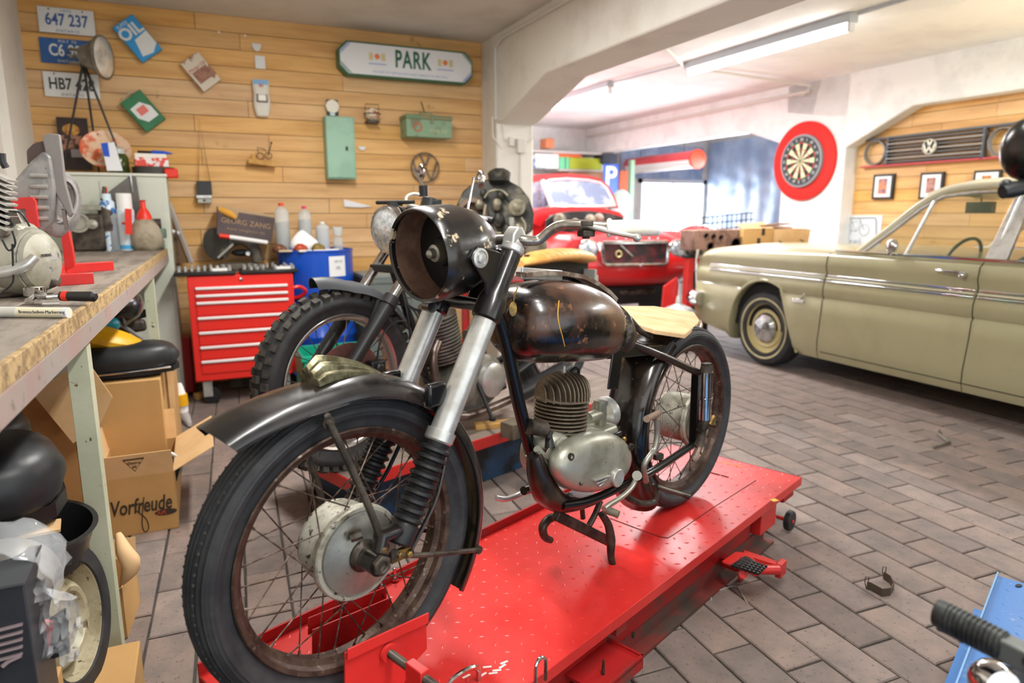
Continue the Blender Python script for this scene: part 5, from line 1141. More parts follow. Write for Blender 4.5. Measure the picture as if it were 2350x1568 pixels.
bottle('clear bottle with pink cap behind the white cloth on drum',702,556,.31,.046,.7,('pink_cap','#d8436a',.4))
bottle('shorter white-filled bottle with orange collar on the drum',742,566,.20,.047,.75,('white_cap','#f3f3f1',.4),mat('milky_plastic','#dfe3e3',.3,al=.7))
t,p=bottle('clear square tumbler on dark-filled cup at right of the drum',776,562,.10,.036,.3,('milky_cap','#d8dcdc',.3))
g=G(); g.lathe(p+Z1*.1,Z1,[(0,.03),(.06,.036),(.062,.036),(.004,.028)],16,cap=False); g.obj('tumbler',cl_,t)
p=at(695,560,Y=4.98); p.z=DT; g=G(); rg=[]
for i,(h_,r_) in enumerate(((0,.075),(.03,.09),(.07,.08),(.10,.055),(.13,.025),(.145,.008))):
    rg.append([p+V((r_*(1.1+.14*math.sin(3*a+i)+.06*math.sin(7*a+2*i))*math.cos(a),r_*.7*(1+.1*math.sin(4*a+i*2))*math.sin(a),h_)) for a in [2*math.pi*j/24 for j in range(24)]])
g.loft(rg); g.obj('white_rag',mat('white_cloth','#f3f3f3',.9,b=.6,bs=25),None,label='heap of white cloth among the bottles on the drum',cat='cloth',org=p,ang=80)
for (x,y,c,n,l) in ((640,568,'#6b3f26','brown_wrapper','brown crumpled wrapper at left edge of the drum top'),(688,562,'#b5441f','orange_wrapper','rust-red wrapper in front of the white cloth on drum'),(728,560,'#7d6a2c','olive_bag','olive bag between white cloth and white-filled bottle')):
    p=at(x,y,Y=4.90); p.z=DT; g=G(); rg=[]
    for i,(h_,r_) in enumerate(((0,.03),(.015,.042),(.04,.035),(.055,.014))): rg.append([p+V((r_*(1.1+.2*math.sin(3*a+i))*math.cos(a),r_*.8*math.sin(a),h_)) for a in [2*math.pi*j/14 for j in range(14)]])
    g.loft(rg); g.obj(n,mat(n+'_foil',c,.4,c2='#d98a2b',s=30,lo=.58,hi=.62),None,label=l,cat='wrapper',org=p,ang=80)
for i,(x,y,a,c) in enumerate(((655,574,-.1,'#c9b9a0'),(700,573,.2,'#e8e5dc'),(735,574,-.15,'#f0e9e4'),(762,572,.0,'#f2efe9'))):
    p=at(x,y,Y=4.82+.04*abs(i-1.5)); p.z=DT+.009; g=G(); g.box(p,(.09,.035,.014),M.Rotation(a,3,'Z')); g.obj('paper_packet',mat('packet_%d'%i if 0 else 'packet'+'abcd'[i],c,.6),None,label=['small tan packet lying at the left front of the drum top','cream packet lying at the middle front of the drum top','white packet with soft corners right of middle on the drum','long white packet at the right front of the drum top'][i],cat='packet',org=p-Z1*.007,bev=.003)
# green crate + grey storage box
def crate(name,label,cat,x0,x1,y0,y1,z0,z1,m):
    t=thing(name,label,cat,((x0+x1)/2,(y0+y1)/2,z0)); w_=.012
    for nm,a,b_ in (('front_wall',(x0,y0,z0),(x1,y0+w_,z1)),('back_wall',(x0,y1-w_,z0),(x1,y1,z1)),('side_wall',(x0,y0,z0),(x0+w_,y1,z1)),('side_wall',(x1-w_,y0,z0),(x1,y1,z1)),('crate_floor',(x0,y0,z0),(x1,y1,z0+w_))):
        g=G(); g.bx(a,b_); g.obj(nm,m,t,bev=.003)
    g=G()
    for s in (z1-.035,): g.bx((x0-.008,y0-.008,s),(x1+.008,y0,z1)); 
    g.obj('rim_band',m,t,bev=.003)
    for k in range(4): g=G(); x=x0+(x1-x0)*(k+.5)/4; g.bx((x-.008,y0-.006,z0+.02),(x+.008,y0,z1-.035)); g.obj('rib',m,t)
    return t
grn=mat('turquoise_green_plastic','#13a384',.4)
crate('plastic_crate','turquoise green plastic crate under the blue drum area','crate',.52,.93,4.25,4.62,0,.36,grn)
gb=mat('grey_green_plastic','#6d7673',.5)
t=crate('storage_box','grey green storage box behind the scrambler motorcycle','storage box',1.05,1.60,4.85,5.25,0,.76,gb)
g=G(); g.bx((1.04,4.84,.76),(1.61,5.26,.79)); g.obj('lid',mat('grey_lid','#7f8886',.5),t,bev=.006)
for z in (.2,.45,.62): g=G(); g.bx((1.06,4.835,z),(1.59,4.845,z+.012)); g.obj('seam_ridge',gb,t)
# ================================================================ clutter under the bench
card=mat('cardboard','#c59b63',.85,c2='#b88e56',s=3,lo=.4,hi=.7,b=.15,bs=60); cardl=mat('light_cardboard','#dcb685',.85,c2='#d0a873',s=4)
ink=mat('carton_ink','#3a2e22',.7)
def openbox(label,x0,x1,y0,y1,z0,z1,rz=0,flaps='',m=card,name='cardboard_box',grp=None):
    cx,cy=(x0+x1)/2,(y0+y1)/2; t=thing(name,label,'box',(cx,cy,z0),rz,grp); T=M.Translation((cx,cy,0))@M.Rotation(rz,4,'Z')@M.Translation((-cx,-cy,0)); w_=.004
    for nm,a,b_ in (('front_wall',(x0,y0,z0),(x1,y0+w_,z1)),('back_wall',(x0,y1-w_,z0),(x1,y1,z1)),('side_wall',(x0,y0,z0),(x0+w_,y1,z1)),('side_wall',(x1-w_,y0,z0),(x1,y1,z1)),('box_floor',(x0,y0,z0),(x1,y1,z0+w_))):
        g=G(T); g.bx(a,b_); g.obj(nm,m,t)
    def flap(p,e,u,l):  # hinge from p along e, panel vector u
        g=G(T); p=V(p);e=V(e);u=V(u).normalized()*l; n_=e.cross(u).normalized()*.003; q=[p,p+e,p+e+u,p+u]; g.loft([q,[k-n_ for k in q]]); g.obj('flap',cardl if m is card else m,t)
    for f in flaps.split(','):
        if not f: continue
        k,a,l=f.split(':'); a=R(float(a)); l=float(l)
        c,s=math.cos(a),math.sin(a)
        if k=='f': flap((x0,y0,z1),(x1-x0,0,0),(0,-c,s),l)
        if k=='b': flap((x0,y1,z1),(x1-x0,0,0),(0,c,s),l)
        if k=='r': flap((x1,y0,z1),(0,y1-y0,0),(c,0,s),l)
        if k=='l': flap((x0,y0,z1),(0,y1-y0,0),(-c,0,s),l)
    return t,T
t,T=openbox('open brown carton lettered Vorfreude on floor beside bench leg',-.42,-.16,2.845,3.30,0,.235,0,'f:75:.10,b:80:.13,r:28:.17,l:80:.1')
txt('Vorfreude',.085,V((-.285,2.842,.115)),X1,V((-.06,0,1)),ink,t,shear=.3,bold=.0012,sx=.60)
g=G(); g.tube([(-.30,2.840,.10),(-.27,2.840,.06),(-.265,2.840,.02),(-.28,2.840,.01),(-.285,2.840,.05),(-.27,2.840,.15)],.0018,5,sm=4); g.obj('ink_flourish',ink,t)
g=G(); g.lathe((-.20,2.843,.075),-Y1,[(0,.030),(.001,.030)],20,sc=(1.3,.42),x=X1); lo_=g.obj('oval_print',ink,t)
txt('AIR',.022,V((-.215,2.8405,.075)),X1,Z1,mat('red_ink','#c4402a',.6),t)
# printed triangle on front flap
fo=V((-.29,2.845-.05*math.cos(R(75)),.235+.05*math.sin(R(75)))); fe=V((0,-math.cos(R(75)),math.sin(R(75))))
g=G(); c=[fo+X1*-.035+fe*.03-Y1*.001,fo+X1*.035+fe*.03-Y1*.001,fo-fe*.025-Y1*.001]; g.tube(c,.0014,5,closed=True); g.tube([c[0],c[1]],.0028,5); g.obj('triangle_print',ink,t)
txt('Gastro',.016,fo+fe*.014-Y1*.002,X1,fe,ink,t); txt('60',.016,fo-fe*.004-Y1*.002,X1,fe,ink,t)
g=G(); g.tube(arc((-.20,3.0,.20),.06,R(-20),R(200),14,X1,(0,.3,1)),.008,8); g.obj('rim_piece',mat('pale_grey_part','#b5b5b2',.4,.3),None,label='pale curved grey part sticking out of the Vorfreude carton',cat='part',org=(-.2,3.0,.14))
g=G(); g.box((-.175,2.97,.2),(.06,.05,.08),M.Rotation(.3,3,'Y')); g.obj('black_part',satb,None,label='black boxy part inside the Vorfreude carton at its right side',cat='part',org=(-.175,2.97,.16),bev=.005)
g=G(); a=[V((-.30,2.95,.18)),V((-.24,2.95,.20)),V((-.28,2.96,.29))]; g.loft([a,[q+Y1*.002 for q in a]]); g.obj('paper_scrap',mat('white_paper','#e9ebee'),None,label='pointed pale paper scrap inside the Vorfreude carton',cat='paper',org=(-.27,2.95,.18))
t,T=openbox('large brown carton with framed edge under the black seat',-.52,-.165,3.58,4.02,0,.52,0,'r:-70:.03')
g=G(); g.bx((-.52,3.572,.50),(-.165,3.58,.52)); g.bx((-.19,3.572,.14),(-.165,3.58,.52)); g.obj('rim_frame',cardl,t)
t,T=openbox('dark-sided brown carton left of the tilted cardboard sheet',-.86,-.44,2.5,2.9,0,.58,R(8),'f:60:.12,r:60:.1',m=mat('deep_brown_card','#a87a48',.85,c2='#96693b',s=4))  # darker brown card than the other cartons
# big tilted flap sheet
t=thing('cardboard_sheet','tilted pale cardboard sheet crossing the front bench leg','cardboard',at(170,1020,Y=2.42))
a=[at(75,905,Y=2.42),at(170,838,Y=2.42),at(205,835,Y=2.42),at(258,912,Y=2.42),at(232,970,Y=2.42),at(168,1018,Y=2.42)]
g=G(); g.loft([a,[q+Y1*.004 for q in a]]); g.obj('sheet',cardl,t)
g=G(); a=[at(130,790,Y=2.6),at(165,800,Y=2.6),at(165,850,Y=2.6),at(125,855,Y=2.6)]; g.loft([a,[q+Y1*.004 for q in a]]); g.obj('white_board',mat('grey_white_board','#d3d1cf',.6),t)
# seats
vin=mat('black_vinyl','#202224',.42,c2='#2c2e30',s=6,b=.15,bs=60)
def seat(label,ctr,L_,W_,H_,rz,trim=None,tilt=0,name='saddle'):
    t=thing(name,label,'seat',(ctr[0],ctr[1],ctr[2]-H_/2)); T=M.Translation(ctr)@M.Rotation(rz,4,'Z')@M.Rotation(tilt,4,'Y'); rg=[]; n=20
    for i in range(n+1):
        x=-1+2*i/n; e=max(.02,(1-abs(x)**3.2))**.5; k=[]
        for j in range(20):
            a=2*math.pi*j/20; ca,sa=math.cos(a),math.sin(a)
            k.append((x*L_/2,W_/2*e*(abs(ca)**.6)*(1 if ca>0 else -1)*(1+.12*x),H_/2*e*(abs(sa)**.6)*(1 if sa>0 else -1)*(1+.2*x*x*(sa>0))))
        rg.append(k)
    g=G(T); g.loft(rg); g.obj('cushion',vin,t,ang=70)
    g=G(T); rg=[]
    for x in (-1,-.85,-.4,0,.4,.85,1):
        e=max(.02,(1-abs(x)**3.2))**.5; rg.append([(x*L_/2*.97,s_*W_/2*e*.98*(1+.12*x),z) for s_,z in ((-1,-H_*.5),(1,-H_*.5),(1,-H_*.3),(-1,-H_*.3))])
    g.loft(rg); g.obj('seat_base',satb,t)
    if trim:
        g=G(T); g.tube([(-L_*.36,-W_/2*1.0,-H_*.33),(0,-W_/2*1.02,-H_*.34),(L_*.38,-W_/2*1.03,-H_*.30)],.005,8); g.obj('chrome_trim',chrome,t)
    return t
seat('long black vinyl motorcycle seat with chrome trim on the large carton',(-.33,3.38,.60),.42,.22,.13,R(8),True)
g=G(); g.bx((-.52,3.25,.0),(-.2,3.55,.52)); g.obj('cardboard_box',card,None,label='plain brown carton under the chrome trimmed seat',cat='box',org=(-.36,3.4,0),bev=.004)
seat('big black vinyl seat lying lowest at the left picture edge',(-.53,1.82,.635),.40,.34,.17,R(14))
seat('dark seat just behind the big black vinyl seat',(-.62,2.12,.66),.34,.26,.12,R(12))
# stack of stuff carrying the seats
g=G(); g.bx((-.80,2.0,.0),(-.46,2.28,.58)); g.obj('cardboard_box',MT['deep_brown_card'],None,label='brown carton hidden behind the black pan under the rear seat',cat='box',org=(-.63,2.14,0),bev=.004)
t=thing('oval_pan','black oval pan with raised rim under the big vinyl seat','pan',(-.47,1.84,.34))
g=G(); c=at(100,1292,Y=1.84); g.lathe(c,V((.12,-.15,1)),[(0,.07),(.004,.08),(.085,.098),(.10,.104),(.104,.107),(.105,.096),(.08,.088),(.015,.072),(.015,0)],36,sc=(1.05,1.1)); g.obj('pan_body',mat('black_enamel','#1d1d1e',.3),t)
g=G(); a=[at(60,1232,Y=1.72),at(135,1232,Y=1.72),at(160,1140,Y=1.76),at(140,1180,Y=1.76)]; g.loft([[at(30,1235,Y=1.70),at(138,1215,Y=1.70),at(140,1190,Y=1.76),at(60,1200,Y=1.80)],[q-Z1*.006 for q in [at(30,1235,Y=1.70),at(138,1215,Y=1.70),at(140,1190,Y=1.76),at(60,1200,Y=1.80)]]]); g.obj('cardboard_strip',cardl,t)
# small spare wheel
wm=mat('chipped_cream_wheel','#b3a98c',.5,.15,c2='#9a8f70',s=12,c3='#5a4a34',s3=40,lo3=.6,hi3=.66,b=.4,bs=70)
wc=at(143,1430,D=1.58); n_=V((.966,-.24,.10)).normalized()
t=thing('spare_wheel','small spare wheel with chipped cream steel rim below the seats','wheel',wc-Z1*.2)
g=G(); g.lathe(wc,n_,[(-.055,.125),(-.055,.17),(-.03,.182),(.01,.182),(.035,.17),(.035,.133),(.02,.128),(-.055,.125)],48,cap=False,close=True); g.obj('tyre',rubber,t)
g=G(); g.lathe(wc,n_,[(.020,.138),(.030,.140),(.034,.137),(.028,.129),(.0,.123),(-.012,.118),(-.02,.115),(.015,.09),(.024,.078),(.022,.068),(.008,.06),(.006,.022),(.003,.022),(-.02,.06),(-.04,.115),(-.04,.13)],48,cap=False); g.obj('wheel_rim',wm,t)
for k in range(4):
    a=R(45+90*k); e1,e2,_=fr(n_); g=G(); q=wc+n_*.008+(e1*math.cos(a)+e2*math.sin(a))*.042; g.cyl(q,q+n_*.0015,.006,n=10); g.obj('bolt_hole',MT['dark_bore'],t)
g=G(); g.bx((-.42,1.62,.0),(-.22,1.86,.135)); g.obj('cardboard_box',card,None,label='low brown carton under the small spare wheel',cat='box',org=(-.32,1.74,0),bev=.004)
# torn box by the bench foot
t,T=openbox('torn brown carton on floor behind the front bench foot',-.42,-.27,2.12,2.32,0,.16,R(-6),'b:70:.06')
g=G(); g.box(at(212,1330,Y=2.12),(.10,.005,.24),M.Rotation(R(-5),3,'Y')); g.obj('torn_panel',cardl,t)
g=G(); g.tube([at(272,1225,Y=2.1),at(285,1265,Y=2.06),at(300,1290,Y=2.05),at(296,1312,Y=2.06),at(280,1340,Y=2.08)],[.008,.022,.026,.022,.006],8,sm=3); g.obj('crumpled_flap',mat('kraft_paper','#dfb98a',.85),t,ang=80)
t=thing('headlamp_ring','chrome ring and glass in the torn carton beside bench leg','headlamp',at(205,1275,Y=2.2))
g=G(); g.tube(arc(at(200,1228,Y=2.2),.055,0,2*math.pi,28,V((.8,.2,.5)),V((-.3,.3,.9)))[:-1],.005,8,closed=True); g.obj('chrome_ring',chrome,t)
g=G(); g.ball(at(207,1275,Y=2.25),.04,14,(1,.7,.7)); g.obj('glass_bowl',mat('bluish_glass','#7f929a',.15,.4),t)
rows=[[at(190+i*9,1185+j*22,Y=2.28)+Y1*.015*math.sin(i*2.1+j*1.7) for i in range(6)] for j in range(6)]
g=G(); g.sheet(rows,.002); g.obj('silver_wrap',mat('silver_wrap','#c2c4c6',.3,.6,b=.5,bs=30),t,ang=30)
# plastic wrapped mudguard
t=thing('wrapped_mudguard','grey mudguard wrapped in clear film at the left edge','mudguard',at(50,1330,Y=1.5))
rows=[]
c=at(12,1342,Y=1.48)
for i in range(13):
    a=R(170-165*i/12); rows.append([c+V((.082*math.cos(a),0,.085*math.sin(a)))+Y1*(-.06+.12*j/6)-Z1*(.02*(j/3-1)**2) for j in range(7)])
g=G(); g.sheet(rows,.004); g.obj('guard_shell',mat('grey_guard','#8b8680',.4,.3,c2='#a7a29c',s=10),t,ang=60)
film=mat('clear_film','#e4e8ea',.1,al=.24,spec=1)
rows=[]
for i in range(17):
    a=R(175-178*i/16); rows.append([c+V(((.094+.005*math.sin(i*2.3+j))*math.cos(a),0,(.098+.006*math.sin(i*1.7+j*1.3))*math.sin(a)))+Y1*(-.08+.16*j/8) for j in range(9)])
g=G(); g.sheet(rows,.0015); g.obj('film_wrap',film,t,ang=120)
# black product carton
t=thing('product_carton','black glossy product carton with light pipe print, bottom left corner','box',at(20,1560,Y=1.35))
pk=mat('black_carton','#2b2d33',.35,c2='#33353b',s=4)
q=at(54,1340,Y=1.33); g=G(); g.bx((q.x-.30,1.33,.0),(q.x,1.47,q.z)); g.obj('carton_body',pk,t,bev=.002)
g=G(); g.bx((q.x-.30,1.325,q.z),(q.x+.002,1.475,q.z+.004)); g.obj('carton_lid',mat('dark_grey_lid','#4b4e50',.4),t)
for k in range(5):
    y_=1440+k*17; g=G(); a=at(-10,y_+8,Y=1.328); b_=at(52,y_-8,Y=1.328); g.bar(a,b_,.003,.009); g.obj('pipe_print',mat('mauve_print','#9c8a8c',.5),t)
g=G(); g.tube([at(6,1530,Y=1.327),at(20,1518,Y=1.327),at(48,1505,Y=1.327)],.004,6); g.obj('hook_print',mat('mauve_print','#9c8a8c'),t)
t=thing('plastic_bag','clear plastic bag holding a red sachet beside black carton','bag',at(120,1520,Y=1.40))
rows=[]
for i in range(14):
    r=[]
    for j in range(14):
        x=60+j*10-abs(i-7)*1.5; y=1345+i*13
        if i<4: x=60+j*(4+i*1.6)
        r.append(at(x,y,Y=1.40)+Y1*(.02*math.sin(i*1.1+j*.9)+.012*math.sin(i*2.7-j*1.9)))
    rows.append(r)
g=G(); g.sheet(rows,.0012); g.obj('bag_film',film,t,ang=50)
g=G(); a=[at(60,1470,Y=1.43),at(112,1498,Y=1.43),at(122,1430,Y=1.43),at(75,1420,Y=1.43)]; g.loft([a,[q+Y1*.01 for q in a]]); g.obj('red_sachet',mat('red_sachet','#cf3a2c',.5),t,bev=.003)
g=G(); g.tube(arc(at(85,1462,Y=1.427),.012,0,2*math.pi,18,X1,Z1)[:-1],.0012,5,closed=True); g.obj('roundel_print',mat('salmon_print','#e8a79b',.5),t)
g=G(); a=[at(80,1445,Y=1.46),at(150,1400,Y=1.46),at(160,1500,Y=1.46),at(100,1520,Y=1.46)]; g.loft([a,[q+Y1*.01 for q in a]]); g.obj('dark_contents',pk,t)
g=G(); g.bx(tuple(at(50,1568,Y=1.42)*1)[:2]+(0,) if 0 else (-.50,1.36,0),(-.33,1.55,.30)); g.obj('cardboard_box',card,None,label='brown carton under the clear plastic bag',cat='box',org=(-.41,1.45,0),bev=.003)
# lower shelf clutter
t=thing('fuel_tank','black motorcycle tank under the bench edge above the yellow cover','tank',(-.42,3.95,.52))
g=G(); g.ball(at(255,700,Y=3.75),.14,20,(1.0,1.3,.8)); g.obj('tank_shell',blackp,t)
g=G(); g.ball(at(225,775,Y=3.42),.12,18,(1.6,.9,.45),M.Rotation(R(-18),3,'Y').inverted()); g.obj('yellow_cover',mat('yellow_plastic','#e2ab1c',.4,c2='#d39a12',s=10),None,label='yellow plastic cover under the bench behind the front leg',cat='cover',org=at(225,790,Y=3.42))
g=G(); g.ball(at(243,745,Y=3.6),.05,14,(1.2,1,.9)); g.obj('teal_bottle',mat('teal_plastic','#1d8fa3',.3),None,label='small teal plastic bottle above the yellow cover',cat='bottle',org=at(243,760,Y=3.6))
t=thing('engine_block_part','grimy engine casting with black lever under the bench','engine part',at(310,755,Y=3.95))
g=G(); g.ball(at(285,722,Y=3.95),.07,14,(1.2,1,.9)); g.obj('casting',alu,t)
g=G(); g.bar(at(300,728,Y=3.9),at(360,712,Y=3.9),.04,.03); g.obj('lever',satb,t,bev=.01)
g=G(); g.bar(at(270,755,Y=3.85),at(335,745,Y=3.85),.06,.045); g.obj('side_tube',greas,t,bev=.015)
g=G(); g.cyl(at(283,748,Y=3.7),at(325,778,Y=3.6),.008,n=8); g.obj('steel_rod',alub,t)
g=G(); g.ball(at(352,748,Y=3.85),.018,10); g.obj('chrome_ball',chrome,t)
# floor bits
t=thing('bottle','crushed bottle with yellow label on floor beside the large carton','bottle',at(415,940,Z=0))
g=G(); g.tube([at(411,880,Y=4.0),at(416,915,Y=4.0),at(420,945,Y=4.0)],[.012,.03,.028],12,sm=3); g.obj('bottle_body',wp,t); g=G(); g.tube([at(415,905,Y=3.99),at(419,930,Y=3.99)],.031,12); g.obj('yellow_label',MT['yellow_plastic'],t)
g=G(); g.tube([at(418,945,Z=.03),at(428,960,Z=.03),at(436,975,Z=.02)],[.03,.025,.012],10); g.obj('crushed_cup',clearp,None,label='crushed clear plastic cup on floor in front of yellow-label bottle',cat='cup',org=at(428,965,Z=0))
g=G(); g.box(at(460,908,Z=.02),(.07,.05,.04),M.Rotation(.4,3,'Z')); g.obj('wood_offcut',MT['pale_wood'],None,label='pale wood offcut on the floor below the red tool chest',cat='wood offcut',org=at(460,908,Z=0),bev=.003)
# ================================================================ things on the plank wall
YW=5.335
wpan=mat('plate_white','#e4e7e6',.45); bluep=mat('plate_blue','#2f63a5',.45,c2='#2a5a99',s=9); inkb=mat('plate_blue_ink','#3f62a0',.5); inkk=mat('plate_black_ink','#35383c',.5)
def wallbox(par,name,x0,y0,x1,y1,d0,d1,m,bev=.003,Y=YW):
    a=at(x0,y0,Y=Y);b_=at(x1,y1,Y=Y); g=G(); g.bx((a.x,Y-d1,b_.z),(b_.x,Y-d0,a.z)); return g.obj(name,m,par,bev=bev)
for (cx_,cy_,base,ink_,tx,top,bot,lab) in ((153,49,wpan,inkb,'647 237','1973','ONTARIO','white registration plate 647 237, top of the three plates'),(157,119,bluep,wpan,'C6 903','MAY 70','ONTARIO','blue registration plate beginning C6 behind the tripod lamp'),(165,196,wpan,inkk,'HB7 428','','ONTARIO','white registration plate HB7, lowest of three plates')):
    c=at(cx_,cy_,Y=YW-.004); t=thing('registration_plate',lab,'plate',c)
    g=G(); g.box(c,(.302,.004,.150)); g.obj('plate_panel',base,t,bev=.0015)
    txt(tx,.098,c-Y1*.0025+Z1*.002,X1,Z1,ink_,t,sx=.72,bold=.002)
    if top: txt(top,.024,c-Y1*.0025+Z1*.058,X1,Z1,ink_,t,sp=1.3)
    txt(bot,.022,c-Y1*.0025-Z1*.060,X1,Z1,ink_,t,sp=1.4)
    for sx_ in (-.09,.09):
        g=G(); g.lathe(c+V((sx_,-.002,.064)),-Y1,[(0,.005),(.002,.004)],8); g.obj('screw',MT['rusty_rim'],t)
def tin(label,cx_,cy_,w_,h_,ang,m,Yd=.05,name='oil_tin',cat='tin'):
    c=at(cx_,cy_,Y=YW-Yd/2); t=thing(name,label,cat,c); rot=M.Rotation(R(ang),3,'Y'); g=G(); g.box(c,(w_,Yd,h_),rot); g.obj('can_body',m,t,bev=.004)
    return t,c,rot
f_=lambda c,rot,x,z,d: c+rot@V((x,-d,z))
t,c,rot=tin('light blue oil tin with white lettering hung tilted on wall',316,90,.155,.25,-38,mat('sky_blue_tin','#2f9bdd',.4))
txt('OIL',.10,f_(c,rot,-.005,.05,.026),rot@X1,rot@Z1,wpan,t,bold=.003)
g=G(); p_=[(-.02,.0),(.075,.01),(.075,-.08),(.02,-.115),(-.05,-.10)]; g.loft([[f_(c,rot,x,z,.0255) for x,z in p_],[f_(c,rot,x,z,.0270) for x,z in p_]]); g.obj('white_print',wpan,t)
txt('SUPER',.028,f_(c,rot,-.02,.105,.026),rot@X1,rot@Z1,wpan,t)
t,c,rot=tin('rusty cream oil tin hung tilted on wall right of blue tin',461,166,.145,.215,-38,mat('rusty_cream_tin','#d8cdb9',.5,c2='#9b6a52',s=16,lo=.52,hi=.6))
g=G(); p_=[(-.055,.02),(.055,.02),(.055,-.06),(-.055,-.06)]; g.loft([[f_(c,rot,x,z,.0255) for x,z in p_],[f_(c,rot,x,z,.027) for x,z in p_]]); g.obj('brown_print',mat('brown_tin_print','#a4735c',.5,c2='#8a5a48',s=30),t)
txt('Motor Oil',.03,f_(c,rot,0,.035,.026),rot@X1,rot@Z1,mat('red_ink','#c4402a'),t)
t,c,rot=tin('green oil tin with white and red print hung tilted on wall',329,256,.155,.225,-38,mat('green_tin','#2f7a4d',.4,c2='#276943',s=8))
g=G(); p_=[(-.055,.05),(.02,.055),(.06,.0),(.06,-.07),(-.02,-.07),(-.055,-.02)]; g.loft([[f_(c,rot,x,z,.0255) for x,z in p_],[f_(c,rot,x,z,.027) for x,z in p_]]); g.obj('white_print',wpan,t)
g=G(); p_=[(-.03,.03),(.03,.03),(.03,-.02),(-.03,-.02)]; g.loft([[f_(c,rot,x,z,.0272) for x,z in p_],[f_(c,rot,x,z,.028) for x,z in p_]]); g.obj('red_print',mat('pinkish_red_print','#e3796d',.5),t)
g=G(); g.tube([f_(c,rot,-.04,.112,0),f_(c,rot,-.04,.13,0),f_(c,rot,.03,.13,0),f_(c,rot,.03,.112,0)],.003,6); g.obj('tin_handle',alub,t)
# folding camera hanging from a strap
t=thing('folding_camera','old black folding camera hanging from a long strap','camera',at(468,468,Y=YW))
g=G(); g.tube([at(455,418,Y=YW-.03),at(458,276,Y=YW-.01),at(482,418,Y=YW-.03)],.0025,6); g.obj('strap',mat('brown_strap','#6b4a2c',.8),t)
wallbox(t,'camera_body',451,417,487,448,.0,.05,mat('grained_black','#3a3c3e',.6,b=.4)); wallbox(t,'front_bed',450,448,486,456,.0,.06,alub); wallbox(t,'lens_board',453,456,486,467,.0,.055,alu)
g=G(); g.lathe(at(469,460,Y=YW-.055),-Y1,[(0,.008),(.008,.008),(.008,0)],12); g.obj('lens',satb,t)
# stickers and paper
for (x,y,w_,h_,nm,lab,sh) in ((589,109,.062,.05,'sticker','white half-round sticker above square card on plank wall',1),(597,143,.066,.085,'card','square white card under the half-round sticker',0),(831,341,.055,.028,'sticker','small white half-round sticker right of green cabinet',1)):
    c=at(x,y,Y=YW-.002); t_=G()
    if sh: t_.prism([(-w_/2,h_/2)]+[(w_/2*math.cos(a),h_/2-h_*abs(math.sin(a))) for a in [math.pi+math.pi*i/10 for i in range(11)]]+[(w_/2,h_/2)],c,X1,Z1,.003)
    else: t_.box(c,(w_,.004,h_))
    t_.obj(nm,wpan,None,label=lab,cat='sticker' if sh else 'card',org=c)
c=at(820,467,Y=YW-.002); g=G(); g.prism([(-.10,.03),(-.10,-.025),(.03,-.03),(.11,-.022)],c,X1,Z1,.003); g.obj('paper_strip',mat('white_paper','#e9ebee'),None,label='torn white paper wedge on plank wall above drum',cat='paper',org=c)
for i,(x,y,l) in enumerate(((502,74,'left of two white pins on dark top plank'),(562,82,'right of two white pins on dark top plank'))):
    c=at(x,y,Y=YW); g=G(); g.lathe(c,-Y1,[(0,.008),(.004,.008),(.006,.003)],10); g.obj('wall_pin',wp,None,label=l,cat='pin',org=c)
# white model racing car mounted nose down
c=at(600,228,Y=YW); t=thing('model_car','white model racing car mounted nose down on plank wall','model car',c)
iv=mat('ivory_plastic','#e6e2d6',.35)
g=G(); rg=[]
for z,w_,d in ((-.125,.018,.01),(-.115,.040,.028),(-.07,.052,.04),(-.03,.056,.045),(.0,.054,.055),(.03,.050,.055),(.07,.054,.04),(.125,.056,.03)): rg.append([c+V((w_*sx_,-dd,z)) for sx_,dd in ((-1,.0),(-1,d*.7),(-.7,d),(.7,d),(1,d*.7),(1,0))])
g.loft(rg); g.obj('car_shell',iv,t,bev=.003)
g=G(); g.box(c+V((0,-.052,.0)),(.075,.012,.055)); g.obj('windscreen',mat('dark_glass_print','#4a463c',.3),t,bev=.006)
g=G(); g.box(c+V((0,-.060,.002)),(.052,.012,.045)); g.obj('roof',iv,t,bev=.006)
g=G(); g.box(c+V((0,-.036,.11)),(.10,.004,.03)); g.obj('blue_stripe',mat('pale_blue_print','#7fb0dc',.5),t)
txt('80',.03,c+V((0,-.0415,.085)),X1,Z1,mat('red_ink','#c4402a'),t)
# wooden shelf ornament with wire bicycle
c=at(600,370,Y=YW); t=thing('shelf_ornament','small wooden ledge carrying a wire bicycle figure on wall','ornament',c)
g=G(); g.box(c+V((0,-.04,-.015)),(.19,.08,.035),M.Rotation(R(6),3,'Y')); g.obj('wood_ledge',MT['pale_wood'],t,bev=.005)
for dx,dz in ((-.01,.03),(.045,.035)):
    g=G(); g.tube(arc(c+V((dx,-.05,dz)),.022,0,2*math.pi,18,X1,Z1)[:-1],.003,5,closed=True); g.obj('wire_wheel',greas,t)
g=G(); g.tube([c+V((-.02,-.05,.05)),c+V((-.025,-.05,.09)),c+V((.02,-.05,.08)),c+V((.045,-.05,.035)),c+V((.07,-.05,.12))],.003,6); g.obj('wire_frame',greas,t)
g=G(); g.ball(c+V((.07,-.05,.125)),.008,8); g.obj('wire_knob',greas,t)
g=G(); g.lathe(c+V((-.055,-.045,.0)),Z1,[(0,.016),(.04,.018),(.04,.0)],14); g.obj('small_cup',MT['pale_wood'],t)
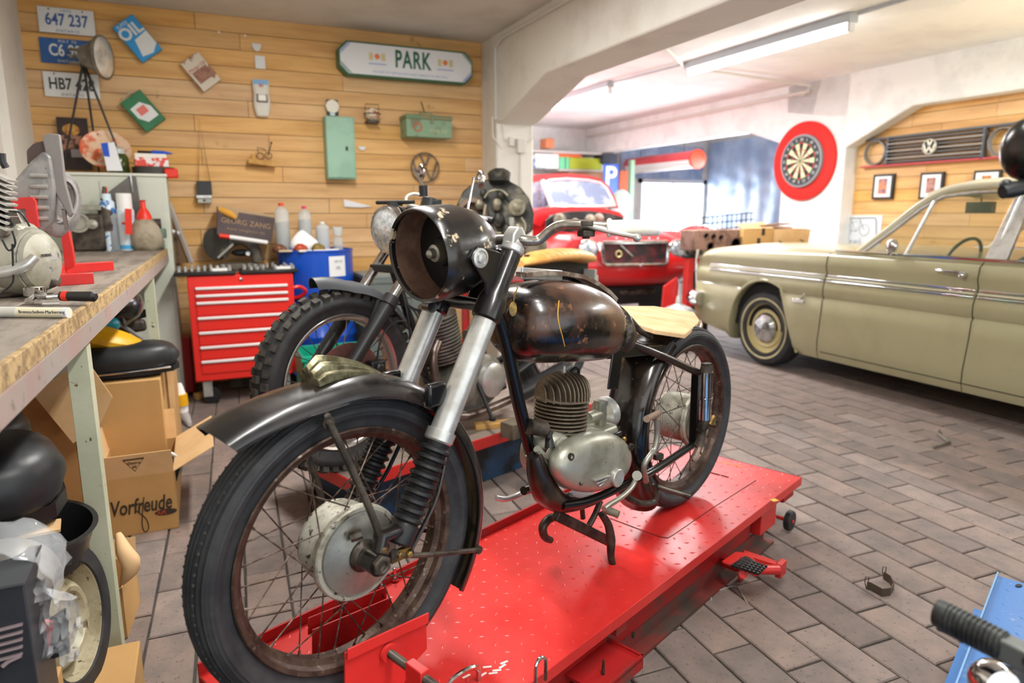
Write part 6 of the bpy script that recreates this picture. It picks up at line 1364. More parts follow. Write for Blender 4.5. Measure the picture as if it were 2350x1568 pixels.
# green wall cabinet
mg=mat('mint_green_paint','#9cc4ac',.5,c2='#8fb8a0',s=5,c3='#7aa08c',s3=30,lo3=.66,hi3=.75)
t=thing('wall_cabinet','mint green steel wall cabinet with small dark lock','cabinet',at(775,412,Y=YW))
wallbox(t,'cabinet_body',740,269,812,413,.0,.10,mg,.004,Y=YW); wallbox(t,'door',741,271,809,410,.10,.112,mg,.003,Y=YW)
g=G(); q=at(796,341,Y=YW-.115); g.box(q,(.016,.008,.03)); g.obj('lock',satb,t,bev=.002)
t=thing('hex_gauge','cream disc on black card standing on the green cabinet','gauge',at(762,266,Y=YW))
wallbox(t,'black_card',748,229,776,266,.0,.02,satb,.001); g=G(); g.lathe(at(762,245,Y=YW-.022),-Y1,[(0,.05),(.02,.048),(.022,0)],8); g.obj('cream_disc',mat('cream_print','#ece8da',.5),t)
g=G(); g.box(at(763,262,Y=YW-.025),(.035,.01,.02)); g.obj('tag',mat('pale_blue_plastic','#cfe3ee'),t)
t=thing('wall_jar','round glass jar with coloured contents in a wire holder','jar',at(855,282,Y=YW))
c=at(854,262,Y=YW-.06); g=G(); g.ball(c,.055,18,(1,.9,.9)); g.obj('jar_glass',mat('sweets_glass','#d9c9a9',.15,c2='#b5563c',s=30,lo=.5,hi=.55,c3='#f3eee0',s3=40,lo3=.55,hi3=.6),t)
g=G(); g.tube(arc(c,.062,0,2*math.pi,20,X1,Y1)[:-1],.003,5,closed=True); g.tube([c+V((-.05,0,.03)),c+V((-.05,0,.07)),c+V((.05,0,.07)),c+V((.05,0,.03))],.003,5); g.obj('wire_holder',greas,t)
g=G(); g.bx(c+V((-.045,-.045,-.065)),c+V((.045,.06,-.05))); g.obj('jar_shelf',greas,t)
# green toolbox hung by its handle
c=at(978,293,Y=YW-.09); t=thing('toolbox','worn green metal toolbox with red roundel hung on wall','toolbox',at(978,315,Y=YW))
tb=mat('worn_toolbox_green','#84a384',.5,c2='#7b7a5c',s=10,lo=.52,hi=.64)
g=G(); g.box(c+V((0,0,-.015)),(.36,.17,.13)); g.obj('box_body',tb,t,bev=.005); g=G(); g.box(c+V((0,0,.065)),(.37,.18,.035)); g.obj('lid',mat('olive_brown_lid','#8a8460',.5,c2='#6f8a6a',s=10),t,bev=.008)
g=G(); g.tube([c+V((-.06,0,.083)),c+V((-.04,0,.11)),c+V((.04,0,.11)),c+V((.06,0,.083))],.006,8); g.obj('carry_handle',tb,t)
g=G(); g.cyl(c+V((0,.03,.11)),c+V((-.01,.08,.20)),.004,n=6); g.obj('hook_wire',greas,t)
g=G(); g.box(c+V((.02,-.093,.045)),(.02,.008,.05)); g.obj('hasp',MT['olive_brown_lid'],t)
g=G(); g.tube(arc(c+V((-.09,-.088,-.01)),.028,0,2*math.pi,20,X1,Z1)[:-1],.005,6,closed=True); g.obj('red_roundel',mat('faded_red_ring','#cf6a4e',.5),t)
txt('TOOL CO',.032,c+V((.07,-.0865,-.035)),X1,Z1,mat('pale_yellow_print','#cfd7a8',.5),t)
# emblem ring with the two stacked letters
def emblem(par,c,r_,ex,ey,m,th=.006,wd=.12,name='emblem_ring'):
    ez=V(ex).cross(V(ey)); g=G(); ex=V(ex);ey=V(ey)
    g.tube(arc(c,r_,0,2*math.pi,36,ex,ey)[:-1],r_*wd*.5,6,closed=True); o=g.obj(name,m,par)
    def seg(pts,nm):
        for a,b_ in zip(pts[:-1],pts[1:]): pass
        g=G(); P=[c+ex*(x*r_)+ey*(z*r_) for x,z in pts]
        for a,b_ in zip(P[:-1],P[1:]): g.bar(a,b_,r_*wd*1.1,th,ez.cross((b_-a).normalized()))
        return g.obj(nm,m,par)
    seg([(-.34,.88),(0,.12),(.34,.88)],'letter_v'); seg([(-.86,.42),(-.42,-.86),(0,.0),(.42,-.86),(.86,.42)],'letter_w')
c=at(976,385,Y=YW-.02); t=thing('round_emblem','rusty cut-out round VW emblem on plank wall behind handlebar','emblem',c)
emblem(t,c,.112,X1,Z1,mat('weathered_grey_metal','#7d6f63',.5,.4,c2='#5b4d42',s=20))
# PARK sign
sx0,sx1=1.0,2.045; zt_,zb_=at(765,95,Y=YW-.06).z,at(1075,196,Y=YW-.06).z
zc=(2.455+2.195)/2; hh=.125; cxm=(sx0+sx1)/2; hw=(sx1-sx0)/2
cc=V((1.525,YW-.05,2.325)); t=thing('light_sign','white lozenge PARK sign with green edge mounted near ceiling','sign',cc)
hw=.515; hh=.118
def oct_(g,hw,hh,k,d0,d1):
    p_=[(-hw+k,hh),(hw-k,hh),(hw,hh-k),(hw,-hh+k),(hw-k,-hh),(-hw+k,-hh),(-hw,-hh+k),(-hw,hh-k)]
    g.loft([[cc+V((x,-d0,z)) for x,z in p_],[cc+V((x,-d1,z)) for x,z in p_]])
g=G(); oct_(g,hw,hh,.06,-.05,.045); g.obj('sign_box',mat('sign_green','#2c6b4c',.4),t,bev=.004)
g=G(); oct_(g,hw-.012,hh-.012,.056,.045,.05); g.obj('sign_face',mat('sign_white','#eef1f3',.3),t)
sg_=mat('sign_green','#2c6b4c'); sb=mat('sign_blue','#2f56c4',.4)
for sx_,sz_,m in ((-1,1,sb),(1,1,sg_),(-1,-1,sg_),(1,-1,sb)):
    for k_ in (0,1):
        g=G(); o=.012+.014*k_; a=cc+V((sx_*(hw-.062-o),-.052,sz_*(hh-.014))); b_=cc+V((sx_*(hw-.014),-.052,sz_*(hh-.062-o))); g.bar(a,b_,.003,.006,Z1); g.obj('corner_stripe',m,t)
sxx=.155
txt('PARK',.17,cc+V((.035,-.051,.015)),X1,Z1,sg_,t,sx=.62,bold=.004,sp=1.12)
for x in (-.055,.02,.095,.0): pass
for sx_ in (-.235,.29):
    q=cc+V((sx_,-.052,.012))
    g=G(); g.ball(q+Z1*.012,.02,12,(1,.12,1)); g.obj('orange_sun',mat('sun_orange','#ef8a4a',.5),t)
    g=G(); g.bar(q+V((-.065,0,-.04)),q+V((.065,0,-.04)),.002,.012,Z1); g.obj('blue_underline',sb,t)
    for e_ in (-.045,.045):
        g=G(); g.box(q+V((e_,0,.01)),(.03,.002,.05)); g.obj('gold_figure',mat('pale_gold_print','#e0cf9d',.5),t,bev=.006)
txt('DAS BIER MIT DEM BLAUEN BAND GEBRAUT IN DER PFALZ',.022,cc+V((.02,-.051,-.082)),X1,Z1,mat('pale_blue_letter','#a9b7d8',.5),t)
# ================================================================ air cooled engine on a stand
em_=mat('oily_black_casting','#2e2d29',.5,.3,c2='#5d584a',s=14,lo=.5,hi=.62,b=.4,bs=40); em2=mat('tarnished_alloy','#8a8370',.5,.4,c2='#5a5546',s=18)
ez0=at(1140,500,D=4.3); n_=(V((0,0,0))-V((ez0.x,ez0.y,0))).normalized(); sd=V((-n_.y,n_.x,0)) # sd: to the right in picture
if sd.dot(rt)<0: sd=-sd
t=thing('boxer_engine','dark air-cooled car engine with fan housing behind the motorcycles','engine',V((ez0.x,ez0.y,.0)))
def E_(x,y,d=0): return at(x,y,D=4.3)+n_*d
g=G(); pts=[(1045,500),(1048,470),(1062,440),(1085,420),(1120,412),(1135,405),(1155,405),(1168,415),(1195,430),(1215,455),(1226,490),(1222,530),(1180,560),(1080,560)]
g.loft([[E_(x,y,-.12) for x,y in pts],[E_(x,y,0) for x,y in pts]]); g.obj('fan_housing',em_,t,bev=.01)
g=G(); g.lathe(E_(1085,490),n_,[(0,.10),(.03,.095),(.035,.07),(.0,.065)],28); g.obj('intake_ring',MT['brown_hardboard'] if 0 else mat('rust_brown_shroud','#6e584c',.6,.2),t)
g=G(); g.lathe(E_(1146,415,.02),n_*.0+Z1,[(-.02,.03),(0,.07),(.045,.075),(.06,.06),(.075,.03),(.075,0)],24); g.obj('air_cleaner',em_,t)
g=G(); g.lathe(E_(1186,476,.05),n_,[(-.04,.03),(0,.05),(.012,.052),(.015,.03),(.02,.028),(.03,.012),(.03,0)],28); g.obj('pulley',em2,t)
g=G(); g.cyl(E_(1186,476,-.02),E_(1186,476,.05),.042,n=20); g.obj('dynamo',em_,t)
for k,(x,y,r_) in enumerate(((1140,470,.035),(1145,505,.04),(1120,520,.035),(1165,530,.04),(1100,470,.03),(1150,445,.03),(1190,530,.045),(1110,445,.025))):
    g=G(); g.ball(E_(x,y,.04),r_,10,(1,.9,1.2)); g.obj('engine_fitting',em2 if k%2==0 else em_,t)
for pts in ([(1115,470),(1112,500),(1130,530),(1150,535)],[(1112,455),(1125,440),(1150,438),(1165,450)],[(1195,500),(1205,520),(1195,555)],[(1085,500),(1100,520),(1105,545)]):
    g=G(); g.tube([E_(x,y,.07) for x,y in pts],.008,8,sm=4); g.obj('hose',em2,t)
g=G(); g.bar(E_(1172,500,.05),E_(1176,545,.06),.03,.02); g.obj('bracket',alub,t)
g=G(); g.box(E_(1140,570,-.02),(.34,.26,.14),M.Rotation(math.atan2(sd.y,sd.x),3,'Z')); g.obj('crankcase',em2,t,bev=.03)
for s_ in (-1,1):
    g=G(); q=E_(1140,572,-.02)+sd*(.24*s_); g.box(q,(.14,.22,.14),M.Rotation(math.atan2(sd.y,sd.x),3,'Z')); g.obj('cylinder_head',em2,t,bev=.02)
g=G(); g.tube([E_(1215,600,.02),E_(1270,592,.05),E_(1300,600,.05)],[.05,.05,.035],14,sm=3); g.obj('exhaust_muffler',mat('brown_muffler','#7c6252',.6,.2),t)
g=G(); q=E_(1140,620,-.02); g.box(V((q.x,q.y,.80)),(.5,.34,.04),M.Rotation(math.atan2(sd.y,sd.x),3,'Z')); g.obj('stand_top',redd,t,bev=.004)
for a in (-1,1):
    for b_ in (-1,1):
        p_=V((q.x,q.y,0))+sd*(.2*a)+n_*(.13*b_); g=G(); g.bar(p_,p_+Z1*.79,.03,.03); g.obj('stand_leg',redd,t)

# ================================================================ right wall pictures, grille, dartboard
XR=6.018
def rb(par,name,x0,y0,x1,y1,d0,d1,m,bev=.002,X=XR):
    a=at(x0,y0,X=X); b_=at(x1,y1,X=X); c=(a+b_)/2; zt2=(at(x0,y0,X=X).z); zb2=at(x1,y1,X=X).z
    g=G(); g.bx((X-d1,min(a.y,b_.y),zb2),(X-d0,max(a.y,b_.y),zt2)); return g.obj(name,m,par,bev=bev)
# car grille with emblem
grm=mat('dark_plastic_grille','#52555a',.45); grl=mat('dull_grille_slat','#8d8a84',.4,.3)
y0_,y1_=4.86,3.43; t=thing('car_grille','dark plastic car grille with round lamp holes hung on wall','car grille',(XR,4.15,1.66))
def GR(y,z,d): return V((XR-d,y,z))
gz=1.79
for k in range(7):
    z=1.69+k*.033; g=G(); g.bar(GR(4.60,z,.04),GR(3.72,z,.04),.05,.010,X1); g.obj('grille_slat',grl if k%2 else grm,t)
g=G(); g.bar(GR(4.87,1.915,.03),GR(3.40,1.925,.03),.05,.018,X1); g.obj('top_bar',grm,t)
g=G(); g.bar(GR(4.87,1.662,.03),GR(3.40,1.668,.03),.06,.016,X1); g.obj('lower_trim',mat('red_trim_strip','#b5343a',.4),t)
for yc in (4.73,3.57):
    g=G(); g.lathe(V((XR-.02,yc,gz)),-X1,[(0,.115),(.04,.115),(.045,.105),(.0,.1)],32,cap=False,close=True); g.obj('lamp_ring',mat('grey_lamp_ring','#8b8d8d',.4,.3),t)
for yy in (4.60,3.72):
    g=G(); g.bar(GR(yy,1.665,.035),GR(yy,1.915,.035),.05,.02,X1); g.obj('grille_upright',grm,t)
c=V((XR-.075,4.17,1.80)); g=G(); g.lathe(c+X1*.02,-X1,[(0,.068),(.01,.068),(.010,.0)],28); g.obj('emblem_disc',grm,t)
emblem(t,c,.062,-Y1,Z1,mat('pale_emblem_metal','#cfcbb9',.35,.3),th=.004,wd=.2)
# framed photos
for i,(x0,y0,x1,y1,c2,lab) in enumerate(((2009,401,2051,457,'#d98a5e','small black-framed picture of an orange face shape on white'),(2117,397,2164,457,'#b78a80','small black-framed picture half hidden by front of the car roof'),(2240,392,2295,452,'#c9853a','small black-framed picture hidden lowest behind the car roof'))):
    t=thing('picture_frame',lab,'picture',at((x0+x1)/2,y1,X=XR),0)
    rb(t,'frame',x0,y0,x1,y1,.0,.025,satb); rb(t,'mount',x0+5,y0+5,x1-5,y1-5,.025,.028,wpan,0)
    xm=(x0+x1)/2; rb(t,'print',xm-8,(y0+y1)/2-18,xm+8,(y0+y1)/2+16,.028,.030,mat('portrait_print'+'abc'[i],c2,.5,c2='#4a5a8a' if i==0 else '#8a3a2a',s=12),0)
# bicycle plaque
t=thing('bicycle_sign','rounded white metal sign with a bicycle outline by column','sign',at(1960,570,X=XR))
rb(t,'sign_panel',1912,494,2017,590,.0,.01,mat('blueish_white_enamel','#d5dadd',.4),.03); 
a=at(1912,494,X=XR-.012); b_=at(2017,590,X=XR-.012)
def BS(x,y): return at(x,y,X=XR-.013)
gl_=mat('grey_outline','#9aa0a6',.5)
g=G(); g.tube([BS(1918,502),BS(2008,500),BS(2011,507),BS(2011,580),BS(1920,580),BS(1916,508)],.004,5,closed=True); g.obj('border_line',mat('dark_border','#6b7078',.5),t)
for xw in (1943,1983):
    g=G(); cy=BS(xw,528); g.tube(arc(cy,.055,0,2*math.pi,22,Y1,Z1)[:-1],.0025,5,closed=True); g.obj('drawn_wheel',gl_,t)
g=G(); g.tube([BS(1943,528),BS(1955,510),BS(1976,508),BS(1964,531),BS(1955,510)],.0025,5); g.tube([BS(1983,528),BS(1973,503),BS(1967,500)],.0025,5); g.tube([BS(1964,531),BS(1943,528)],.0025,5); g.tube([BS(1955,510),BS(1952,503)],.003,5); g.obj('drawn_frame',gl_,t)
txt('frei',.10,BS(1958,555),-Y1,Z1,gl_,t,sp=1.2)
# dartboard on the column
XC=5.85; c=at(1843,370,X=XC-.03); kd=1.10
t=thing('dartboard','dartboard with broad red surround mounted on the white column','dartboard',c)
redf=mat('red_surround','#d8261e',.75,b=.2)
g=G(); g.lathe(c+X1*.028,-X1,[(0,.245*kd),(0,.365*kd),(.03,.365*kd),(.033,.36*kd),(.033,.245*kd)],64,cap=False,close=True); g.obj('surround',redf,t)
dc=at(1837,370,X=XC-.05)
g=G(); g.lathe(c,-X1,[(-.02,.245*kd),(.035,.245*kd),(.038,.24*kd),(.038,0)],48); g.obj('board_base',mat('board_grey_rim','#8b9094',.5),t)
cream2=mat('sisal_cream','#e6dcb4',.8); blk=mat('sisal_black','#2f3130',.8); dr=mat('sisal_red','#c9403a',.8); dg=mat('sisal_green','#2f8a52',.8)
def wedge(r0,r1,a0,a1,m,nm,d=.041):
    g=G(); n=3; q=c-X1*d
    o=[q+(-Y1*math.sin(a0+(a1-a0)*i/n)+Z1*math.cos(a0+(a1-a0)*i/n))*r1*kd for i in range(n+1)]+[q+(-Y1*math.sin(a1-(a1-a0)*i/n)+Z1*math.cos(a1-(a1-a0)*i/n))*r0*kd for i in range(n+1)]
    g.loft([o,[k+X1*.002 for k in o]]); g.obj(nm,m,t,smooth=False)
g=G(); g.lathe(c-X1*.036,-X1,[(0,.225*kd),(.004,.225*kd),(.004,0)],48); g.obj('number_band',mat('number_band_black','#3c4144',.7),t)
for i in range(20):
    a0=2*math.pi*(i-.5)/20; a1=2*math.pi*(i+.5)/20; A=i%2==0
    wedge(.016,.099,a0,a1,blk if A else cream2,'segment'); wedge(.099,.107,a0,a1,dr if A else dg,'treble_ring'); wedge(.107,.162,a0,a1,blk if A else cream2,'segment'); wedge(.162,.172,a0,a1,dr if A else dg,'double_ring')
for i,nm in enumerate((20,1,18,4,13,6,10,15,2,17,3,19,7,16,8,11,14,9,12,5)):
    a=2*math.pi*i/20; txt(str(nm),.036*kd,c-X1*.0415+(-Y1*math.sin(a)+Z1*math.cos(a))*.197*kd,-Y1,Z1,wpan,t,name='number')
g=G(); g.lathe(c-X1*.040,-X1,[(0,.016*kd),(.003,.016*kd),(.003,0)],16); g.obj('bull_ring',dg,t)
g=G(); g.lathe(c-X1*.043,-X1,[(0,.007*kd),(.002,.007*kd),(.002,0)],12); g.obj('bullseye',dr,t)
# ================================================================ pale classic saloon on the right
cp=mat('pale_sage_paint','#a8a280',.3,c2='#a09a78',s=1.5,coat=.6); cw_=mat('roof_cream_paint','#c9c3a8',.3,coat=.5)
glass=mat('car_glass','#8f9a78',.03,al=.14,spec=.6)
dkin=mat('dark_cabin','#2b2f2a',.7)
CX=4.07; CW=1.66
t=thing('classic_saloon','pale sage green classic saloon car parked along the right wall','car',(CX+CW/2,2.7,0))
car=t
# body side sections along Y: lists of (z, inset) from sill up to the shoulder; crown to centre line
def zsh(y): # shoulder height
    return .945 if y<3.6 else .945-.012*(y-3.6)*2 if y<4.75 else .92-.10*((y-4.75)/.27)**2
def bodyring(y,zb,full=1.0,wi=0.0):
    s=zsh(y)
    # outline on near side from bottom up: (inset x, z)
    k=[(.10+wi,zb),(.045+wi,zb+.01),(.02+wi,zb+.06),(.005+wi,.30),(.0+wi,.50),(.004+wi,.60),(.018+wi,.618),(.004+wi,.640),(.0+wi,.70),(.012+wi,.735),(.030+wi,.765),(.030+wi,.80),(.014+wi,.845),(.022+wi,s-.03),(.05+wi,s-.005),(.12+wi,s+.008)]
    k=[(a,max(z,zb) if z<zb+.06 else z) for a,z in k]
    top=s+.02
    L=[V((CX+a,y,min(z,top))) for a,z in k]+[V((CX+CW*.35,y,top+.012)),V((CX+CW*.5,y,top+.015)),V((CX+CW*.65,y,top+.012))]
    Rr=[V((CX+CW-a,y,min(z,top))) for a,z in k[::-1]]
    return L+Rr
ys=[.15,.4,.8,1.2,1.6,2.0,2.48,3.0,3.54]
def arch(y,yc=4.12,r=.375,zc=.30):
    d=abs(y-yc); a=zc+math.sqrt(max(0,r*r-d*d))*1.06 if d<r else None
    if y<yc-.08:
        l=.16+(y-3.78)*(.50/.17); l=max(.155,l); a=min(a,l) if a else None
        if a is not None and a<=.156: return None
    return a
g=G(); g.loft([bodyring(y,.155) for y in ys]); g.obj('body_shell',cp,t,ang=50)
fy=[3.54,3.62,3.70,3.745]+[3.745+.375*2*i/14 for i in range(1,14)]+[4.495,4.55,4.65,4.75,4.85,4.93,4.98,5.0]
rgs=[]
for y in fy:
    a=arch(y); zb=.155 if a is None else a; 
    if y>4.5: zb=.20+.06*min(1,(y-4.5)/.4)
    wi=0 if y<4.7 else .05*((y-4.7)/.3)**2
    k=bodyring(y,.155,wi=wi)
    out=[]
    for q in k:
        z=q.z
        if z<zb: 
            z=zb
        out.append(V((q.x,q.y,z)))
    rgs.append(out)
g=G(); g.loft(rgs); g.obj('front_wing',cp,t,ang=50)
# wheel arch lip
g=G(); g.tube([V((CX+.05,3.78,.17)),V((CX+.02,3.86,.40))]+[V((CX+.012,4.12+.377*math.cos(a),.30+.398*math.sin(a))) for a in [R(118)-R(116)*i/16 for i in range(17)]],.014,8); g.obj('arch_lip',cp,t)
g=G(); g.loft([[V((CX+.06,4.12+.36*math.cos(a),.30+.38*math.sin(a))) for a in [R(180)-R(180)*i/16 for i in range(17)]],[V((CX+.42,4.12+.36*math.cos(a),.30+.38*math.sin(a))) for a in [R(180)-R(180)*i/16 for i in range(17)]]]); g.obj('arch_liner',mat('arch_black','#151513',.9),t)
# front fascia, bumper
chb=mat('bumper_chrome','#dfe3e6',.08,1)
g=G(); g.tube([(CX+.02,4.86,.47),(CX+.05,4.99,.47),(CX+.3,5.04,.47),(CX+CW-.3,5.04,.47),(CX+CW-.05,4.99,.47)],.05,14,sm=4); g.obj('front_bumper',chb,t)
g=G(); g.tube([(CX-.02,4.84,.47),(CX-.01,4.93,.47),(CX+.04,5.02,.47)],[.06,.075,.065],14,sm=3); g.obj('bumper_corner',chb,t)
g=G(); g.tube([V((CX+.045,4.99,.90)),V((CX+.05,5.005,.78)),V((CX+.06,5.0,.62)),V((CX+.06,4.99,.56))],.012,8,sm=3); g.obj('wing_edge_trim',chb,t)
# trim strips
def strip(name,y0,y1,z0,z1,w_,d,m,par=None): g=G(); g.bar((CX+d,y0,z0),(CX+d,y1,z1),.012,w_,Z1); return g.obj(name,m,par or t,bev=.003)
for y0,y1 in ((4.78,3.55),(3.53,2.49),(2.47,.3)):
    strip('chrome_strip',y0,y1,.782,.782,.011,.022,chb); strip('chrome_strip',y0,y1,.742,.742,.012,.008,chb); strip('trim_band',y0,y1,.762,.762,.028,.020,cw_)
# door gaps
gapm=mat('door_gap','#2a2a22',.9)
for yv in (3.545,2.482):
    g=G(); g.tube([V((CX+a+.0005,yv+(.03 if z<.5 else 0)*(1-(z-.15)/.35 if z<.5 else 0),z)) for a,z in [(.045,.17),(.02,.22),(.005,.30),(.0,.50),(.004,.60),(.016,.618),(.004,.64),(.0,.70),(.012,.735),(.03,.765),(.03,.80),(.014,.845),(.022,.915),(.05,.94)]],.004,5); g.obj('door_gap',gapm,t)
g=G(); g.tube([V((CX+.018,3.54,.222)),V((CX+.018,.3,.222))],.003,5); g.obj('sill_gap',gapm,t)
# handles and badges
hd=thing
g=G(); g.tube([(CX-.01,2.72,.885),(CX-.03,2.66,.885),(CX-.03,2.58,.882),(CX-.01,2.55,.88)],[.008,.008,.010,.012],10,sm=3); g.obj('door_handle',chrome,t)
g=G(); g.lathe((CX+.01,2.56,.862),-X1,[(0,.016),(.03,.016),(.034,.01)],14); g.obj('door_lock',chrome,t)
g=G(); g.box((CX-.002,3.76,.575),(.006,.11,.028)); g.bar((CX-.002,3.74,.59),(CX-.002,3.70,.635),.006,.012); g.obj('wing_badge',chrome,t,bev=.002)
g=G(); g.box((CX+.012,2.60,.765),(.008,.07,.022)); g.obj('strip_badge',chrome,t,bev=.003)
g=G(); g.box((CX+.05,3.0,.962),(.03,.03,.01)); g.obj('sill_fastener',chrome,t)
# greenhouse
zs_=.955
def GH(y,z,i): return V((CX+i,y,z))
Ap=[(3.62,.955,.10),(2.93,1.36,.25)]  # A pillar
roofz=[(2.93,1.365),(2.75,1.395),(2.3,1.41),(1.5,1.41),(.9,1.36)]
rg=[]
for y,z in [(2.99,1.345)]+roofz:
    inn=.22; h=z+.0
    rg.append([V((CX+inn,y,h-.02)),V((CX+inn+.02,y,h+.01)),V((CX+inn+.12,y,h+.035)),V((CX+CW/2,y,h+.05)),V((CX+CW-inn-.12,y,h+.035)),V((CX+CW-inn-.02,y,h+.01)),V((CX+CW-inn,y,h-.02)),V((CX+CW-inn-.1,y,h-.015)),V((CX+inn+.1,y,h-.015))])
g=G(); g.loft(rg); g.obj('roof',cw_,t,ang=60)
def pil(name,pts,w_,d,m): g=G(); [g.bar(a,b_,w_,d,X1) for a,b_ in zip(pts[:-1],pts[1:])]; return g.obj(name,m,t,bev=.003)
for sgn in (0,1):
    xx=lambda i: CX+i if not sgn else CX+CW-i
    g=G(); g.tube([V((xx(.10),3.36,.955)),V((xx(.15),3.18,1.12)),V((xx(.19),3.02,1.27)),V((xx(.22),2.88,1.355)),V((xx(.225),2.70,1.385)),V((xx(.225),2.3,1.39)),V((xx(.225),1.5,1.385))],.022,10,sm=3); g.obj('roof_rail',cw_,t)
    g=G(); g.tube([V((xx(.07),3.30,.955)),V((xx(.13),3.12,1.12)),V((xx(.17),2.98,1.25)),V((xx(.19),2.86,1.325)),V((xx(.195),2.68,1.345)),V((xx(.195),2.40,1.350)),V((xx(.10),2.46,.955))],.012,8); g.obj('window_frame',alub,t)
    g=G(); g.tube([V((xx(.075),2.99,.955)),V((xx(.155),2.89,1.30))],.011,8); g.obj('quarterlight_bar',alub,t)
    g=G(); a=[V((xx(.075),2.50,.95)),V((xx(.215),2.44,1.37)),V((xx(.215),2.35,1.37)),V((xx(.075),2.38,.95))]; g.loft([a,[q+X1*(.03 if not sgn else -.03) for q in a]]); g.obj('centre_pillar',alub,t,bev=.004)
    g=G(); a=[V((xx(.085),3.28,.96)),V((xx(.14),3.12,1.12)),V((xx(.175),2.98,1.25)),V((xx(.195),2.86,1.32)),V((xx(.2),2.68,1.34)),V((xx(.2),2.46,1.345)),V((xx(.09),2.50,.96))]; g.loft([a,[q+X1*.004 for q in a]]); g.obj('side_glass',glass,t)
    g=G(); a=[V((xx(.09),2.27,.96)),V((xx(.2),2.25,1.345)),V((xx(.2),1.5,1.345)),V((xx(.09),1.5,.96))]; g.loft([a,[q+X1*.004 for q in a]]); g.obj('side_glass',glass,t)
    g=G(); a=[V((xx(.09),1.5,.95)),V((xx(.21),1.5,1.38)),V((xx(.21),1.0,1.36)),V((xx(.09),.8,.95))]; g.loft([a,[q+X1*(.03 if not sgn else -.03) for q in a]]); g.obj('rear_pillar',cw_,t)
    g=G(); g.tube([V((xx(.045),3.5,.958)),V((xx(.045),1.0,.958))],.010,6); g.obj('waist_trim',chb,t)
g=G(); a=[V((CX+.14,3.36,.965)),V((CX+CW-.14,3.36,.965)),V((CX+CW-.24,2.9,1.36)),V((CX+.24,2.9,1.36))]; g.loft([a,[q+Z1*.005 for q in a]]); g.obj('windscreen',glass,t)
# steering wheel, mirror, seats
g=G(); cc_=V((CX+.43,2.86,.90)); g.tube(arc(cc_,.175,0,2*math.pi,30,X1,V((0,-.35,.94)))[:-1],.011,8,closed=True); sw=g.obj('steering_wheel',mat('green_black_bakelite','#26332b',.4),t)
g=G(); g.bar(cc_-X1*.18,cc_+X1*.18,.02,.012); g.cyl(cc_,cc_+V((0,.35,-.12)),.02,n=10); g.obj('wheel_spoke',MT['green_black_bakelite'],sw)
g=G(); g.box((CX+CW*.5,3.02,1.262),(.06,.17,.075)); g.cyl((CX+CW*.5,3.02,1.28),(CX+CW*.5,3.02,1.38),.006,n=6); g.obj('interior_mirror',mat('mirror_black','#12181c',.3),t,bev=.01)
g=G(); g.box((CX+CW/2,3.15,.90),(CW-.25,.35,.10)); g.obj('dashboard',dkin,t,bev=.02)
g=G(); g.box((CX+CW/2,2.25,.80),(CW-.3,.2,.40),M.Rotation(R(-12),3,'X')); g.obj('bench_seat',mat('dark_green_vinyl','#2e4038',.5),t,bev=.04)
g=G(); g.box((CX+CW/2,1.3,.78),(CW-.3,.2,.36)); g.obj('bench_seat',MT['dark_green_vinyl'],t,bev=.04)
g=G(); g.ball((CX+.02,3.05,1.015),.055,14,(.5,.75,.85)); g.cyl((CX+.02,3.06,.955),(CX+.02,3.05,1.0),.012,n=8); g.obj('wing_mirror',chrome,t)
g=G(); g.bx((CX+.12,.3,.18),(CX+CW-.12,4.6,.26)); g.obj('underside',mat('arch_black','#151513'),t)
# wheels
whs=mat('whitewall','#c6bd96',.6,c2='#a89f79',s=12); hubm=mat('dog_dish_chrome','#cfd2d4',.15,.9,c2='#9aa0a6',s=20)
for yy in (4.12,1.35):
    for xs,sd_ in ((CX+.035,-1),(CX+CW-.035,1)):
        c=V((xs,yy,.305)); n_=X1*sd_
        g=G(); g.lathe(c,n_,[(-.17,.20),(-.165,.27),(-.13,.305),(-.03,.305),(.0,.285),(.01,.25),(.005,.20),(-.17,.20)],48,cap=False,close=True); ty=g.obj('road_wheel',rubber,t)
        g=G(); g.lathe(c,n_,[(.008,.232),(.0115,.235),(.0125,.245),(.0105,.248),(.008,.246)],48,cap=False,close=True); g.obj('whitewall_band',whs,ty)
        g=G(); g.lathe(c,n_,[(-.1,.03),(-.03,.10),(-.02,.15),(-.035,.165),(-.03,.19),(-.002,.205),(.006,.208),(.004,.212),(-.04,.19),(-.10,.17)],48,cap=False); g.obj('steel_rim',mat('cream_rim','#c9bb87',.35,.1),ty)
        g=G(); g.lathe(c,n_,[(-.03,.115),(.0,.112),(.02,.09),(.022,.07),(.034,.05),(.04,0)],36); g.obj('hub_cap',hubm,ty)
# ================================================================ red classic car behind (bonnet off)
vr=mat('signal_red','#c41a1e',.3,coat=.7); vrp=mat('pinkish_trim','#e9dcdc',.3,.5)
az=R(10); VF=V((-math.sin(az)*1,-math.cos(az),0)); VS=V((math.cos(az),-math.sin(az),0)) # VF points to the front (towards camera); VS to picture right
VO=at(1458,620,D=6.9); VO=V((VO.x,VO.y,0))
vt=thing('red_classic_car','small red classic car with bonnet removed in the far bay','car',VO)
def VP(s,f,z): return VO+VS*s-VF*f+Z1*z     # f: distance behind the nose
def VQ(x,y,f): # pixel onto plane at distance f behind the nose
    r=ray(x,y); k=(VO-VF*f-V((0,0,CH))).dot(VF)/r.dot(VF); return V((0,0,CH))+r*k
